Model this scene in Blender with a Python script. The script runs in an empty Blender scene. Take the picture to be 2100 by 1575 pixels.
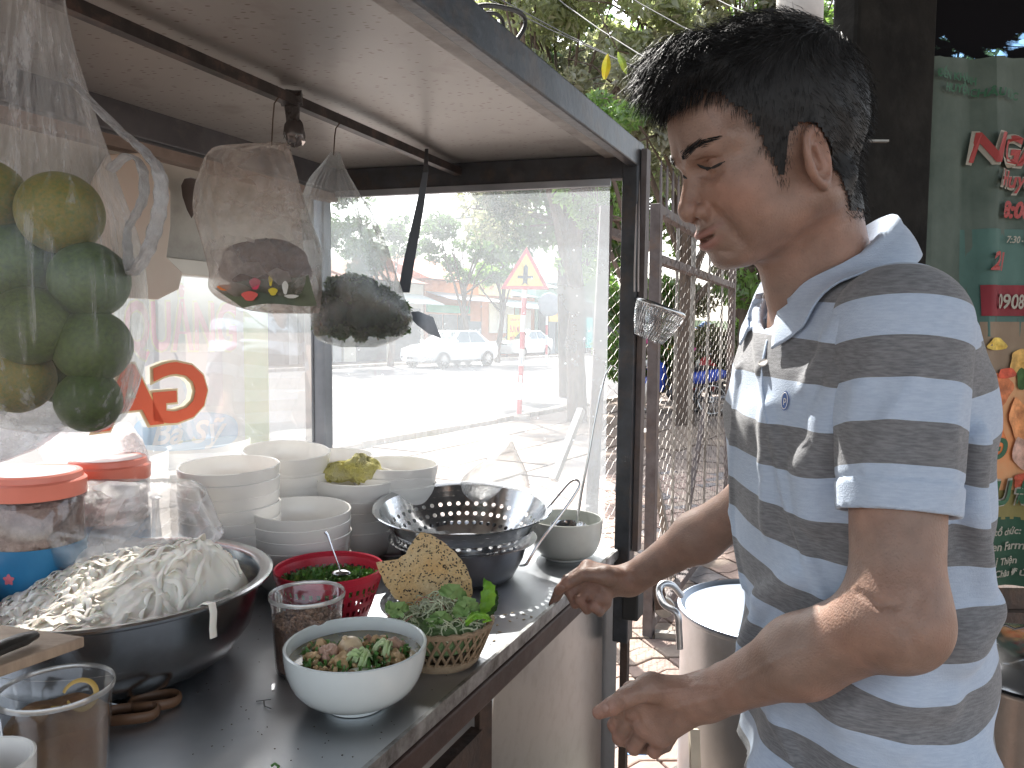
import bpy, math, random
import numpy as np
from mathutils import Vector, Matrix, Euler

# ------------------------------------------------------------------ camera, world, sun, exposure
scene = bpy.context.scene
COL = scene.collection
CAMZ = 1.38
PITCH = math.atan(107/1580)
ROLL = math.radians(0.4)
cam_d = bpy.data.cameras.new('camera')
cam = bpy.data.objects.new('camera', cam_d)
COL.objects.link(cam)
scene.camera = cam
cam_d.sensor_width = 36.0
cam_d.lens = 36.0*1580/2100
cam_d.clip_start = 0.03
cam_d.clip_end = 2000
FWD = Vector((0, math.cos(PITCH), -math.sin(PITCH)))
UP0 = Vector((0, math.sin(PITCH), math.cos(PITCH)))
RT0 = Vector((1, 0, 0))
UPV = UP0*math.cos(ROLL) - RT0*math.sin(ROLL)
RTV = RT0*math.cos(ROLL) + UP0*math.sin(ROLL)
cm = Matrix((RTV, UPV, -FWD)).transposed().to_4x4()
cm.translation = Vector((0, 0, CAMZ))
cam.matrix_world = cm
CAM = Vector((0, 0, CAMZ))

SUN_AZ = math.radians(-16)     # clockwise from +Y
SUN_EL = math.radians(47)
world = bpy.data.worlds.new('World')
scene.world = world
world.use_nodes = True
wn = world.node_tree.nodes
wn.clear()
wo = wn.new('ShaderNodeOutputWorld')
wb = wn.new('ShaderNodeBackground')
sky = wn.new('ShaderNodeTexSky')
sky.sky_type = 'NISHITA'
sky.sun_disc = False
sky.sun_elevation = SUN_EL
sky.sun_rotation = SUN_AZ
sky.altitude = 400
sky.air_density = 1.2
sky.dust_density = 4.0
sky.ozone_density = 1.0
wb.inputs['Strength'].default_value = 0.15
hs = wn.new('ShaderNodeHueSaturation'); hs.inputs['Saturation'].default_value = 0.45   # hazy white sky
world.node_tree.links.new(sky.outputs[0], hs.inputs['Color'])
world.node_tree.links.new(hs.outputs[0], wb.inputs[0])
world.node_tree.links.new(wb.outputs[0], wo.inputs[0])

sun_d = bpy.data.lights.new('sun', 'SUN')
sun_d.energy = 4.0
sun_d.angle = math.radians(0.6)
sun_d.color = (1.0, 0.96, 0.90)
sun = bpy.data.objects.new('sun', sun_d)
COL.objects.link(sun)
SDIR = Vector((math.sin(SUN_AZ)*math.cos(SUN_EL), math.cos(SUN_AZ)*math.cos(SUN_EL), math.sin(SUN_EL)))
sun.rotation_euler = SDIR.to_track_quat('Z', 'Y').to_euler()
sun.location = (0, 0, 20)

vs = scene.view_settings
vs.view_transform = 'Standard'
vs.look = 'None'
vs.gamma = 1
vs.use_curve_mapping = False
vs.exposure = 1.8
scene.cycles.max_bounces = 10
scene.cycles.transparent_max_bounces = 24
scene.cycles.caustics_reflective = False
scene.cycles.caustics_refractive = False

# ------------------------------------------------------------------ helpers
rnd = random.Random(7)
def ray(px, py):
    return FWD + RTV*((px-1050)/1580) + UPV*((787.5-py)/1580)
def PZ(px, py, z):
    r = ray(px, py); return CAM + r*((z-CAMZ)/r.z)
def PY(px, py, y):
    r = ray(px, py); return CAM + r*(y/r.y)
def proj(p):
    v = Vector(p)-CAM; d = v.dot(FWD)
    return (1050+1580*v.dot(RTV)/d, 787.5-1580*v.dot(UPV)/d)

def lin(c):
    return tuple(c)+(1.0,) if len(c) == 3 else tuple(c)

MATS = {}
def mat(name, col, rough=0.6, metal=0.0, var=0.0, vscale=8.0, col2=None, bump=0.0, bscale=60.0,
        spec=0.5, trans=0.0, sss=0.0, emit=None, stretch=None, coat=0.0, dirt=None, dscale=6.0, damt=0.5, aniso=0.0):
    """principled material with procedural colour variation, dirt and bump in object coordinates"""
    if name in MATS: return MATS[name]
    m = bpy.data.materials.new(name); m.use_nodes = True
    nt = m.node_tree; N = nt.nodes; L = nt.links
    b = N['Principled BSDF']
    b.inputs['Roughness'].default_value = rough
    b.inputs['Metallic'].default_value = metal
    b.inputs['Specular IOR Level'].default_value = spec
    b.inputs['Transmission Weight'].default_value = trans
    b.inputs['Coat Weight'].default_value = coat
    b.inputs['Anisotropic'].default_value = aniso
    if sss:
        b.inputs['Subsurface Weight'].default_value = sss
        b.inputs['Subsurface Radius'].default_value = (0.012, 0.005, 0.003)
    if emit:
        b.inputs['Emission Color'].default_value = lin(emit[0]); b.inputs['Emission Strength'].default_value = emit[1]
    tc = N.new('ShaderNodeTexCoord'); mp = N.new('ShaderNodeMapping')
    L.new(tc.outputs['Object'], mp.inputs[0])
    if stretch: mp.inputs['Scale'].default_value = stretch
    c_out = None
    if var or col2:
        n = N.new('ShaderNodeTexNoise'); n.inputs['Scale'].default_value = vscale; n.inputs['Detail'].default_value = 7
        n.inputs['Roughness'].default_value = 0.6
        L.new(mp.outputs[0], n.inputs['Vector'])
        r = N.new('ShaderNodeValToRGB'); r.color_ramp.elements[0].position = 0.32; r.color_ramp.elements[1].position = 0.68
        a = col2 if col2 else tuple(x*(1-var) for x in col)
        bb = col if col2 else tuple(min(1, x*(1+var)) for x in col)
        r.color_ramp.elements[0].color = lin(a); r.color_ramp.elements[1].color = lin(bb)
        L.new(n.outputs[0], r.inputs[0]); c_out = r.outputs[0]
    else:
        rg = N.new('ShaderNodeRGB'); rg.outputs[0].default_value = lin(col); c_out = rg.outputs[0]
    if dirt:
        n2 = N.new('ShaderNodeTexNoise'); n2.inputs['Scale'].default_value = dscale; n2.inputs['Detail'].default_value = 9
        n2.inputs['Roughness'].default_value = 0.7
        L.new(tc.outputs['Object'], n2.inputs['Vector'])
        r2 = N.new('ShaderNodeValToRGB'); r2.color_ramp.elements[0].position = 0.5; r2.color_ramp.elements[1].position = 0.72
        r2.color_ramp.elements[1].color = (damt, damt, damt, 1)
        r2.color_ramp.elements[0].color = (0, 0, 0, 1)
        L.new(n2.outputs[0], r2.inputs[0])
        mx = N.new('ShaderNodeMix'); mx.data_type = 'RGBA'
        L.new(r2.outputs[0], mx.inputs[0]); L.new(c_out, mx.inputs[6]); mx.inputs[7].default_value = lin(dirt)
        c_out = mx.outputs[2]
    L.new(c_out, b.inputs['Base Color'])
    if bump:
        n3 = N.new('ShaderNodeTexNoise'); n3.inputs['Scale'].default_value = bscale; n3.inputs['Detail'].default_value = 6
        L.new(mp.outputs[0], n3.inputs['Vector'])
        bp = N.new('ShaderNodeBump'); bp.inputs['Strength'].default_value = bump; bp.inputs['Distance'].default_value = 0.01
        L.new(n3.outputs[0], bp.inputs['Height']); L.new(bp.outputs[0], b.inputs['Normal'])
    MATS[name] = m
    return m

def film(name, tint=(1, 1, 1), diff=(0.8, 0.8, 0.8), haze=0.25, gloss=0.12, rough=0.15, wr=40.0, thr=(0.45, 0.62), bump=0.6, hmax=0.6, spots=False, stretch=None, facets=0.0):
    """thin clear sheet: transparent + hazy diffuse/translucent + glossy, haze driven by wrinkle noise"""
    if name in MATS: return MATS[name]
    m = bpy.data.materials.new(name); m.use_nodes = True
    nt = m.node_tree; N = nt.nodes; L = nt.links
    N.remove(N['Principled BSDF']); out = [n for n in N if n.type == 'OUTPUT_MATERIAL'][0]
    tc = N.new('ShaderNodeTexCoord'); mp = N.new('ShaderNodeMapping'); L.new(tc.outputs['Object'], mp.inputs[0])
    if stretch: mp.inputs['Scale'].default_value = stretch
    n = N.new('ShaderNodeTexNoise'); n.inputs['Scale'].default_value = wr; n.inputs['Detail'].default_value = 8
    n.inputs['Roughness'].default_value = 0.65
    L.new(mp.outputs[0], n.inputs['Vector'])
    mr = N.new('ShaderNodeMapRange'); mr.inputs[1].default_value = thr[0]; mr.inputs[2].default_value = thr[1]
    mr.inputs[3].default_value = haze; mr.inputs[4].default_value = hmax
    L.new(n.outputs[0], mr.inputs[0])
    fac = mr.outputs[0]
    if facets:
        wv = N.new('ShaderNodeTexNoise'); wv.inputs['Scale'].default_value = 9; L.new(tc.outputs['Object'], wv.inputs['Vector'])
        vm = N.new('ShaderNodeVectorMath'); vm.operation = 'MULTIPLY_ADD'; vm.inputs[1].default_value = (.06, .06, .06); L.new(wv.outputs['Color'], vm.inputs[0]); L.new(tc.outputs['Object'], vm.inputs[2])
        vf = N.new('ShaderNodeTexVoronoi'); vf.inputs['Scale'].default_value = facets; L.new(vm.outputs[0], vf.inputs['Vector'])
        sc_ = N.new('ShaderNodeSeparateColor'); L.new(vf.outputs['Color'], sc_.inputs[0])
        pw_ = N.new('ShaderNodeMath'); pw_.operation = 'POWER'; pw_.inputs[1].default_value = 2.2; L.new(sc_.outputs[0], pw_.inputs[0])
        mf = N.new('ShaderNodeMath'); mf.operation = 'MULTIPLY_ADD'; mf.inputs[1].default_value = .42; mf.use_clamp = True; L.new(pw_.outputs[0], mf.inputs[0]); L.new(fac, mf.inputs[2]); fac = mf.outputs[0]
    if spots:
        v = N.new('ShaderNodeTexVoronoi'); v.inputs['Scale'].default_value = 38; L.new(tc.outputs['Object'], v.inputs['Vector'])
        m2 = N.new('ShaderNodeMapRange'); m2.inputs[1].default_value = 0.03; m2.inputs[2].default_value = 0.09
        m2.inputs[3].default_value = 0.35; m2.inputs[4].default_value = 0.0
        L.new(v.outputs['Distance'], m2.inputs[0])
        ad = N.new('ShaderNodeMath'); ad.operation = 'ADD'; ad.use_clamp = True
        L.new(fac, ad.inputs[0]); L.new(m2.outputs[0], ad.inputs[1]); fac = ad.outputs[0]
    bp = N.new('ShaderNodeBump'); bp.inputs['Strength'].default_value = bump; bp.inputs['Distance'].default_value = 0.006
    L.new(n.outputs[0], bp.inputs['Height'])
    tr = N.new('ShaderNodeBsdfTransparent'); tr.inputs[0].default_value = lin(tint)
    tl = N.new('ShaderNodeBsdfTranslucent'); tl.inputs[0].default_value = lin(diff)
    df = N.new('ShaderNodeBsdfDiffuse'); df.inputs[0].default_value = lin(diff)
    ms = N.new('ShaderNodeMixShader'); ms.inputs[0].default_value = 0.35
    L.new(tl.outputs[0], ms.inputs[1]); L.new(df.outputs[0], ms.inputs[2])
    gl = N.new('ShaderNodeBsdfGlossy'); gl.inputs['Roughness'].default_value = rough
    for q in (gl, tl, df): L.new(bp.outputs[0], q.inputs['Normal'])
    a = N.new('ShaderNodeMixShader'); L.new(fac, a.inputs[0]); L.new(tr.outputs[0], a.inputs[1]); L.new(ms.outputs[0], a.inputs[2])
    fr = N.new('ShaderNodeLayerWeight'); fr.inputs[0].default_value = 0.35
    L.new(bp.outputs[0], fr.inputs['Normal'])
    mu = N.new('ShaderNodeMath'); mu.operation = 'MULTIPLY_ADD'; mu.inputs[1].default_value = 0.5; mu.inputs[2].default_value = gloss
    L.new(fr.outputs['Fresnel'], mu.inputs[0])
    c = N.new('ShaderNodeMixShader'); L.new(mu.outputs[0], c.inputs[0]); L.new(a.outputs[0], c.inputs[1]); L.new(gl.outputs[0], c.inputs[2])
    L.new(c.outputs[0], out.inputs[0])
    MATS[name] = m
    return m

def smooth_path(pts, k=5):
    P = [Vector(p) for p in pts]; out = []
    for i in range(len(P)-1):
        a, b_, c, d = P[max(0, i-1)], P[i], P[i+1], P[min(len(P)-1, i+2)]
        for j in range(k):
            t = j/k; out.append(0.5*((2*b_)+(c-a)*t+(2*a-5*b_+4*c-d)*t*t+(3*b_-a-3*c+d)*t**3))
    out.append(P[-1]); return out
class MB:
    """collects shapes in world space; build() links them as one mesh object"""
    def __init__(s): s.v = []; s.f = []; s.uv = None
    def add(s, vs_, fs_):
        o = len(s.v); s.v.extend([tuple(p) for p in vs_]); s.f.extend([tuple(i+o for i in f) for f in fs_]); return s
    def box(s, c, size, rz=0.0, M=None):
        hx, hy, hz = size[0]/2, size[1]/2, size[2]/2
        R = M if M is not None else Matrix.Rotation(rz, 3, 'Z')
        vs_ = [Vector(c)+R@Vector((x*hx, y*hy, z*hz)) for x in (-1, 1) for y in (-1, 1) for z in (-1, 1)]
        return s.add(vs_, [(0, 1, 3, 2), (4, 6, 7, 5), (0, 4, 5, 1), (2, 3, 7, 6), (0, 2, 6, 4), (1, 5, 7, 3)])
    def beam(s, p0, p1, w, h, up=(0, 0, 1)):
        p0 = Vector(p0); p1 = Vector(p1); d = (p1-p0).normalized(); up = Vector(up)
        if abs(d.dot(up)) > 0.99: up = Vector((0.9, 0.42, 0))
        sd = d.cross(up).normalized(); uu = sd.cross(d).normalized()
        vs_ = []
        for p in (p0, p1):
            for a, b in ((-1, -1), (1, -1), (1, 1), (-1, 1)):
                vs_.append(p+sd*(a*w/2)+uu*(b*h/2))
        return s.add(vs_, [(3, 2, 1, 0), (4, 5, 6, 7), (0, 1, 5, 4), (1, 2, 6, 5), (2, 3, 7, 6), (3, 0, 4, 7)])
    def tube(s, pts, r, n=8, closed=False, flat=None, cap=True):
        pts = [Vector(p) for p in pts]; m = len(pts)
        rs = r if isinstance(r, (list, tuple)) else [r]*m
        vs_ = []; prev = None
        for i, p in enumerate(pts):
            a = pts[(i-1) % m] if (closed or i > 0) else p
            b = pts[(i+1) % m] if (closed or i < m-1) else p
            t = (b-a)
            t = t.normalized() if t.length > 1e-9 else Vector((0, 0, 1))
            if prev is None:
                ref = Vector((0, 0, 1)) if abs(t.z) < 0.9 else Vector((1, 0, 0))
                nrm = (ref-t*ref.dot(t)).normalized()
            else:
                nrm = prev-t*prev.dot(t)
                nrm = nrm.normalized() if nrm.length > 1e-6 else t.orthogonal().normalized()
            prev = nrm; bn = t.cross(nrm)
            fx, fy = (flat if flat else (1, 1))
            for k in range(n):
                an = 2*math.pi*k/n
                vs_.append(p+nrm*(math.cos(an)*rs[i]*fx)+bn*(math.sin(an)*rs[i]*fy))
        fs_ = []
        for i in range(m if closed else m-1):
            j = (i+1) % m
            for k in range(n):
                fs_.append((i*n+k, i*n+(k+1) % n, j*n+(k+1) % n, j*n+k))
        if not closed and cap:
            fs_.append(tuple(range(n))[::-1]); fs_.append(tuple(range((m-1)*n, m*n)))
        return s.add(vs_, fs_)
    def lathe(s, prof, c=(0, 0, 0), n=32, sx=1.0, sy=1.0, M=None, fn=None):
        """prof: list of (radius, z)"""
        vs_ = []; fs_ = []; c = Vector(c)
        for (r, z) in prof:
            for k in range(n):
                a = 2*math.pi*k/n
                p = Vector((r*math.cos(a)*sx, r*math.sin(a)*sy, z))
                if fn: p = fn(p, a)
                if M is not None: p = M@p
                vs_.append(c+p)
        m = len(prof)
        for i in range(m-1):
            for k in range(n):
                fs_.append((i*n+k, i*n+(k+1) % n, (i+1)*n+(k+1) % n, (i+1)*n+k))
        if prof[0][0] > 1e-5 and False: pass
        return s.add(vs_, fs_)
    def disc(s, c, r, n=32, M=None, wob=None):
        vs_ = [Vector(c)]
        for k in range(n):
            a = 2*math.pi*k/n; p = Vector((r*math.cos(a), r*math.sin(a), 0))
            if M is not None: p = M@p
            vs_.append(Vector(c)+p)
        return s.add(vs_, [(0, 1+k, 1+(k+1) % n) for k in range(n)])
    def sph(s, c, r, nu=14, nv=9, M=None, fn=None):
        rr = r if isinstance(r, (tuple, list)) else (r, r, r)
        vs_ = []; fs_ = []
        for i in range(nv+1):
            t = math.pi*i/nv
            for k in range(nu):
                a = 2*math.pi*k/nu
                p = Vector((math.sin(t)*math.cos(a)*rr[0], math.sin(t)*math.sin(a)*rr[1], math.cos(t)*rr[2]))
                if fn: p = p*fn(t, a)
                if M is not None: p = M@p
                vs_.append(Vector(c)+p)
        for i in range(nv):
            for k in range(nu):
                fs_.append((i*nu+k, (i+1)*nu+k, (i+1)*nu+(k+1) % nu, i*nu+(k+1) % nu))
        return s.add(vs_, fs_)
    def grid(s, fn, nu, nv, wrap=False):
        vs_ = [fn(i/(nu if wrap else nu-1), j/(nv-1)) for j in range(nv) for i in range(nu)]
        fs_ = []
        for j in range(nv-1):
            for i in range(nu if wrap else nu-1):
                i2 = (i+1) % nu
                fs_.append((j*nu+i, j*nu+i2, (j+1)*nu+i2, (j+1)*nu+i))
        return s.add(vs_, fs_)
    def prism(s, poly, p0, ax, ay, an, th):
        """polygon (2d list) in plane p0 + ax*u + ay*v, extruded by th along an"""
        p0 = Vector(p0); ax = Vector(ax); ay = Vector(ay); an = Vector(an); n = len(poly)
        vs_ = [p0+ax*u+ay*v for u, v in poly]+[p0+ax*u+ay*v+an*th for u, v in poly]
        fs_ = [tuple(range(n))[::-1], tuple(range(n, 2*n))]+[(k, (k+1) % n, n+(k+1) % n, n+k) for k in range(n)]
        return s.add(vs_, fs_)
    def build(s, name, m, parent=None, smooth=False, bevel=0.0, solid=0.0, sub=0, kind=None):
        L = ORG.get(parent.name, Vector((0, 0, 0))) if parent is not None else Vector((0, 0, 0))
        me = bpy.data.meshes.new(name)
        me.from_pydata([tuple(Vector(p)-L) for p in s.v], [], s.f)
        me.validate(); 
        import bmesh
        if smooth or solid or bevel:
            bm = bmesh.new(); bm.from_mesh(me)
            bmesh.ops.remove_doubles(bm, verts=bm.verts, dist=1e-6)
            bmesh.ops.recalc_face_normals(bm, faces=bm.faces)
            bm.to_mesh(me); bm.free()
        for mm in (m if isinstance(m, (list, tuple)) else [m]): me.materials.append(mm)
        if smooth:
            me.polygons.foreach_set('use_smooth', [True]*len(me.polygons))
            try: me.set_sharp_from_angle(angle=math.radians(42))
            except Exception: pass
        o = bpy.data.objects.new(name, me); COL.objects.link(o)
        if parent is not None: o.parent = parent; ORG[o.name] = L
        if solid:
            md = o.modifiers.new('solid', 'SOLIDIFY'); md.thickness = solid; md.offset = 0
        if sub:
            md = o.modifiers.new('sub', 'SUBSURF'); md.levels = sub; md.render_levels = sub
        if bevel:
            md = o.modifiers.new('bevel', 'BEVEL'); md.width = bevel; md.segments = 2; md.limit_method = 'ANGLE'
        if kind: o['kind'] = kind
        return o
ORG = {}
def thing(name, label, cat, loc=(0, 0, 0), group=None, rz=0):
    o = bpy.data.objects.new(name, None); COL.objects.link(o)
    o.location = Vector(loc); o.rotation_euler = (0, 0, rz)
    o.empty_display_size = 0.1
    ORG[o.name] = Vector(loc)
    o['label'] = label; o['category'] = cat
    if group: o['group'] = group
    return o
def tag(o, label, cat, group=None):
    o['label'] = label; o['category'] = cat
    if group: o['group'] = group
    return o
def dup(root, loc, rz=0, label=None, sc=None, tilt=None):
    r = root.copy(); COL.objects.link(r); r.location = loc; r.rotation_euler = (tilt[0] if tilt else 0, tilt[1] if tilt else 0, rz)
    if sc: r.scale = (sc, sc, sc)
    if label: r['label'] = label
    ORG[r.name] = Vector(loc)
    for ch in list(root.children):
        c = ch.copy(); COL.objects.link(c); c.parent = r
        for g in ch.children:
            d = g.copy(); COL.objects.link(d); d.parent = c
    return r
def structure(o): o['kind'] = 'structure'; return o

def text_mb(body, p0, ax, ay, height, shear=0.0, offset=0.0, align='LEFT', extr=0.0, squeeze=1.0):
    """flat lettering: baseline start p0, unit axes ax (reading) and ay (up)"""
    cu = bpy.data.curves.new('txt', 'FONT'); cu.body = body; cu.size = 1.0; cu.shear = shear; cu.offset = offset
    cu.align_x = align; cu.resolution_u = 3
    ob = bpy.data.objects.new('txt', cu); COL.objects.link(ob)
    dg = bpy.context.evaluated_depsgraph_get()
    me = bpy.data.meshes.new_from_object(ob.evaluated_get(dg))
    p0 = Vector(p0); ax = Vector(ax)*height/0.72*squeeze; ay = Vector(ay)*height/0.72
    mb = MB(); mb.add([p0+ax*v.co.x+ay*v.co.y for v in me.vertices], [tuple(p.vertices) for p in me.polygons])
    bpy.data.objects.remove(ob); bpy.data.curves.remove(cu); bpy.data.meshes.remove(me)
    return mb

def fbm(p, s=1.0, o=3):
    from mathutils import noise
    return noise.fractal(Vector(p)*s, 1.0, 2.0, o)
# ------------------------------------------------------------------ implicit surfaces (numpy surface nets)
def nets(sdf, lo, hi, h, B=16, margin=1.0):
    lo = np.array(lo, float); hi = np.array(hi, float)
    nb = np.ceil((hi-lo)/(h*B)).astype(int); NC = nb*B+2
    gx = np.stack(np.meshgrid(*[np.arange(k) for k in nb], indexing='ij'), -1).reshape(-1, 3)
    cen = lo+(gx+.5)*B*h
    d = sdf(cen); gx = gx[np.abs(d) < h*B*0.87*1.25*margin+0.006]
    off = np.stack(np.meshgrid(*[np.arange(B+1)]*3, indexing='ij'), -1)
    ids = []; verts = []; edges = []
    CH = 60
    for s in range(0, len(gx), CH):
        g_ = gx[s:s+CH]
        gi = g_[:, None, None, None, :]*B+off[None]
        P = lo+gi*h
        v = sdf(P.reshape(-1, 3)).reshape(P.shape[:-1]).astype(np.float32)
        c = np.stack([v[:, i:i+B, j:j+B, k:k+B] for i in (0, 1) for j in (0, 1) for k in (0, 1)], -1)
        ins = c < 0; act = ins.any(-1) & ~ins.all(-1)
        w = np.nonzero(act)
        if len(w[0]) == 0: continue
        cv = c[w]; base = gi[w[0], w[1], w[2], w[3]]
        acc = np.zeros((len(cv), 3)); cnt = np.zeros(len(cv))
        co = [(i, j, k) for i in (0, 1) for j in (0, 1) for k in (0, 1)]
        for a in range(8):
            for ax in range(3):
                if co[a][ax] == 0:
                    bb = list(co[a]); bb[ax] = 1; b_ = co.index(tuple(bb))
                    va, vb = cv[:, a], cv[:, b_]; m = (va < 0) != (vb < 0)
                    t = np.where(m, va/np.where(m, va-vb, 1), 0)
                    p = np.array(co[a], float)[None].repeat(len(cv), 0); p[:, ax] += t
                    acc += p*m[:, None]; cnt += m
        verts.append(lo+(base+acc/cnt[:, None])*h)
        gid = (base[:, 0]*NC[1]+base[:, 1])*NC[2]+base[:, 2]; ids.append(gid)
        for ax in range(3):
            b_ = {0: 4, 1: 2, 2: 1}[ax]
            m = (cv[:, 0] < 0) != (cv[:, b_] < 0)
            edges.append((ax, base[m], cv[m, 0] < 0))
    V = np.concatenate(verts); ID = np.concatenate(ids); o = np.argsort(ID); SID = ID[o]
    st = np.array([NC[1]*NC[2], NC[2], 1])
    F = []
    for ax, b_, neg in edges:
        if len(b_) == 0: continue
        u, w = [(1, 2), (2, 0), (0, 1)][ax]
        g0 = b_@st
        q = np.stack([g0, g0-st[u], g0-st[u]-st[w], g0-st[w]], 1)
        pos = np.searchsorted(SID, q); pos = np.clip(pos, 0, len(SID)-1)
        ok = (SID[pos] == q).all(1)
        f = o[pos[ok]]; ng = neg[ok]
        f[~ng] = f[~ng][:, ::-1]
        F.append(f)
    return V, np.concatenate(F)

def npmesh(name, V, F, m, parent=None, attrs=None, world_org=True):
    L = ORG.get(parent.name, Vector((0, 0, 0))) if parent is not None else Vector((0, 0, 0))
    V = np.asarray(V)-np.array(L)
    me = bpy.data.meshes.new(name); me.vertices.add(len(V)); me.vertices.foreach_set('co', V.astype(np.float32).ravel())
    n = F.shape[1]
    me.loops.add(F.size); me.loops.foreach_set('vertex_index', F.ravel().astype(np.int32))
    me.polygons.add(len(F)); me.polygons.foreach_set('loop_start', np.arange(0, F.size, n, dtype=np.int32))
    me.update(calc_edges=True); me.validate()
    me.polygons.foreach_set('use_smooth', [True]*len(me.polygons))
    if attrs:
        for k, a in attrs.items():
            a = np.asarray(a, np.float32)
            if a.ndim == 1:
                at = me.attributes.new(k, 'FLOAT', 'POINT'); at.data.foreach_set('value', a)
            else:
                at = me.attributes.new(k, 'FLOAT_COLOR', 'POINT')
                at.data.foreach_set('color', np.concatenate([a, np.ones((len(a), 1), np.float32)], 1).ravel())
    for mm in (m if isinstance(m, (list, tuple)) else [m]): me.materials.append(mm)
    o = bpy.data.objects.new(name, me); COL.objects.link(o)
    if parent is not None: o.parent = parent; ORG[o.name] = L
    return o

def sm(a, b_, k):
    h = np.clip(.5+.5*(b_-a)/k, 0, 1); return b_*(1-h)+a*h-k*h*(1-h)
def smax(a, b_, k): return -sm(-a, -b_, k)
def cap(P, a, b_, r1, r2=None):
    a = np.array(a, float); b_ = np.array(b_, float); r2 = r1 if r2 is None else r2
    pa = P-a; ba = b_-a; t = np.clip((pa@ba)/(ba@ba+1e-12), 0, 1)
    return np.sqrt(((pa-t[:, None]*ba)**2).sum(1))-(r1+(r2-r1)*t)
def ell(P, c, r, R=None):
    q = P-np.array(c, float)
    if R is not None: q = q@np.array(R)     # columns = local axes
    r = np.array(r, float); k0 = np.sqrt(((q/r)**2).sum(1)); k1 = np.sqrt(((q/(r*r))**2).sum(1))
    return k0*(k0-1)/(k1+1e-9)
def sp(P, c, r): return np.sqrt(((P-np.array(c, float))**2).sum(1))-r
# ------------------------------------------------------------------ materials
M_dust = mat('laterite_dust', (0.25, 0.19, 0.15), 0.95, col2=(0.18, 0.135, 0.11), vscale=3, bump=0.4, bscale=30, dirt=(0.16, 0.11, 0.08), dscale=1.3, damt=0.5)
M_asph = mat('dusty_asphalt', (0.095, 0.094, 0.096), 0.9, col2=(0.07, 0.07, 0.074), vscale=1.2, bump=0.3, bscale=90, dirt=(0.125, 0.108, 0.096), dscale=0.5, damt=0.6)
M_slab = mat('paving_slab', (0.21, 0.16, 0.132), 0.9, col2=(0.19, 0.15, 0.125), vscale=5, bump=0.3, bscale=50, dirt=(0.22, 0.17, 0.13), dscale=3, damt=0.5)
M_kerb = mat('kerb_concrete', (0.40, 0.35, 0.30), 0.9, var=0.25, vscale=7, bump=0.3)
M_steel = mat('stainless_brushed', (0.50, 0.51, 0.52), 0.24, 1.0, var=0.12, vscale=14, dirt=(0.30, 0.28, 0.26), dscale=9, damt=0.35, bump=0.03, bscale=200)
M_steelp = mat('stainless_polished', (0.58, 0.59, 0.60), 0.13, 1.0, var=0.06, vscale=10)
M_alu = mat('worn_aluminium', (0.52, 0.54, 0.57), 0.36, 1.0, var=0.10, vscale=6, bump=0.05, bscale=120, dirt=(0.35, 0.33, 0.31), dscale=5, damt=0.35)
M_paintdark = mat('dark_painted_steel', (0.045, 0.05, 0.058), 0.42, 0.3, var=0.35, vscale=20, dirt=(0.14, 0.09, 0.055), dscale=18, damt=0.45, bump=0.1, bscale=80)
M_rust = mat('rusty_brown_steel', (0.10, 0.062, 0.045), 0.7, 0.2, col2=(0.045, 0.035, 0.032), vscale=25, bump=0.3, bscale=90)
M_gate = mat('weathered_gate_paint', (0.085, 0.068, 0.066), 0.6, 0.2, col2=(0.15, 0.13, 0.13), vscale=16, bump=0.15, dirt=(0.2, 0.12, 0.07), dscale=9, damt=0.5)
M_galv = mat('galvanised_wire', (0.32, 0.31, 0.29), 0.45, 0.7, var=0.3, vscale=12)
M_china = mat('white_melamine', (0.86, 0.83, 0.79), 0.25, var=0.03, vscale=9, coat=0.2)
M_china2 = mat('glazed_celadon_bowl', (0.72, 0.76, 0.75), 0.2, var=0.04, vscale=9, coat=0.4)
M_black = mat('black_rubber', (0.02, 0.02, 0.02), 0.6, var=0.3)
M_white = mat('white_paint', (0.78, 0.78, 0.77), 0.4, var=0.05, dirt=(0.5, 0.42, 0.35), dscale=2, damt=0.4)
M_carwhite = mat('car_white', (0.80, 0.80, 0.80), 0.2, coat=0.8, var=0.02, dirt=(0.6, 0.52, 0.45), dscale=1.5, damt=0.25)
M_glassdark = mat('car_glass', (0.10, 0.15, 0.17), 0.08, spec=0.8)
M_red = mat('sign_red', (0.60, 0.12, 0.13), 0.5, var=0.1)
M_yellow = mat('sign_yellow', (0.78, 0.58, 0.18), 0.5, var=0.1)
M_blue = mat('sign_blue', (0.05, 0.22, 0.55), 0.5, var=0.1)
M_tyre = mat('tyre', (0.025, 0.024, 0.023), 0.85, var=0.2)
M_chrome = mat('wheel_silver', (0.55, 0.55, 0.56), 0.3, 0.8)
M_bark = mat('bark', (0.16, 0.12, 0.09), 0.95, col2=(0.08, 0.06, 0.05), vscale=18, bump=0.8, bscale=25, stretch=(1, 1, 0.3))

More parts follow.
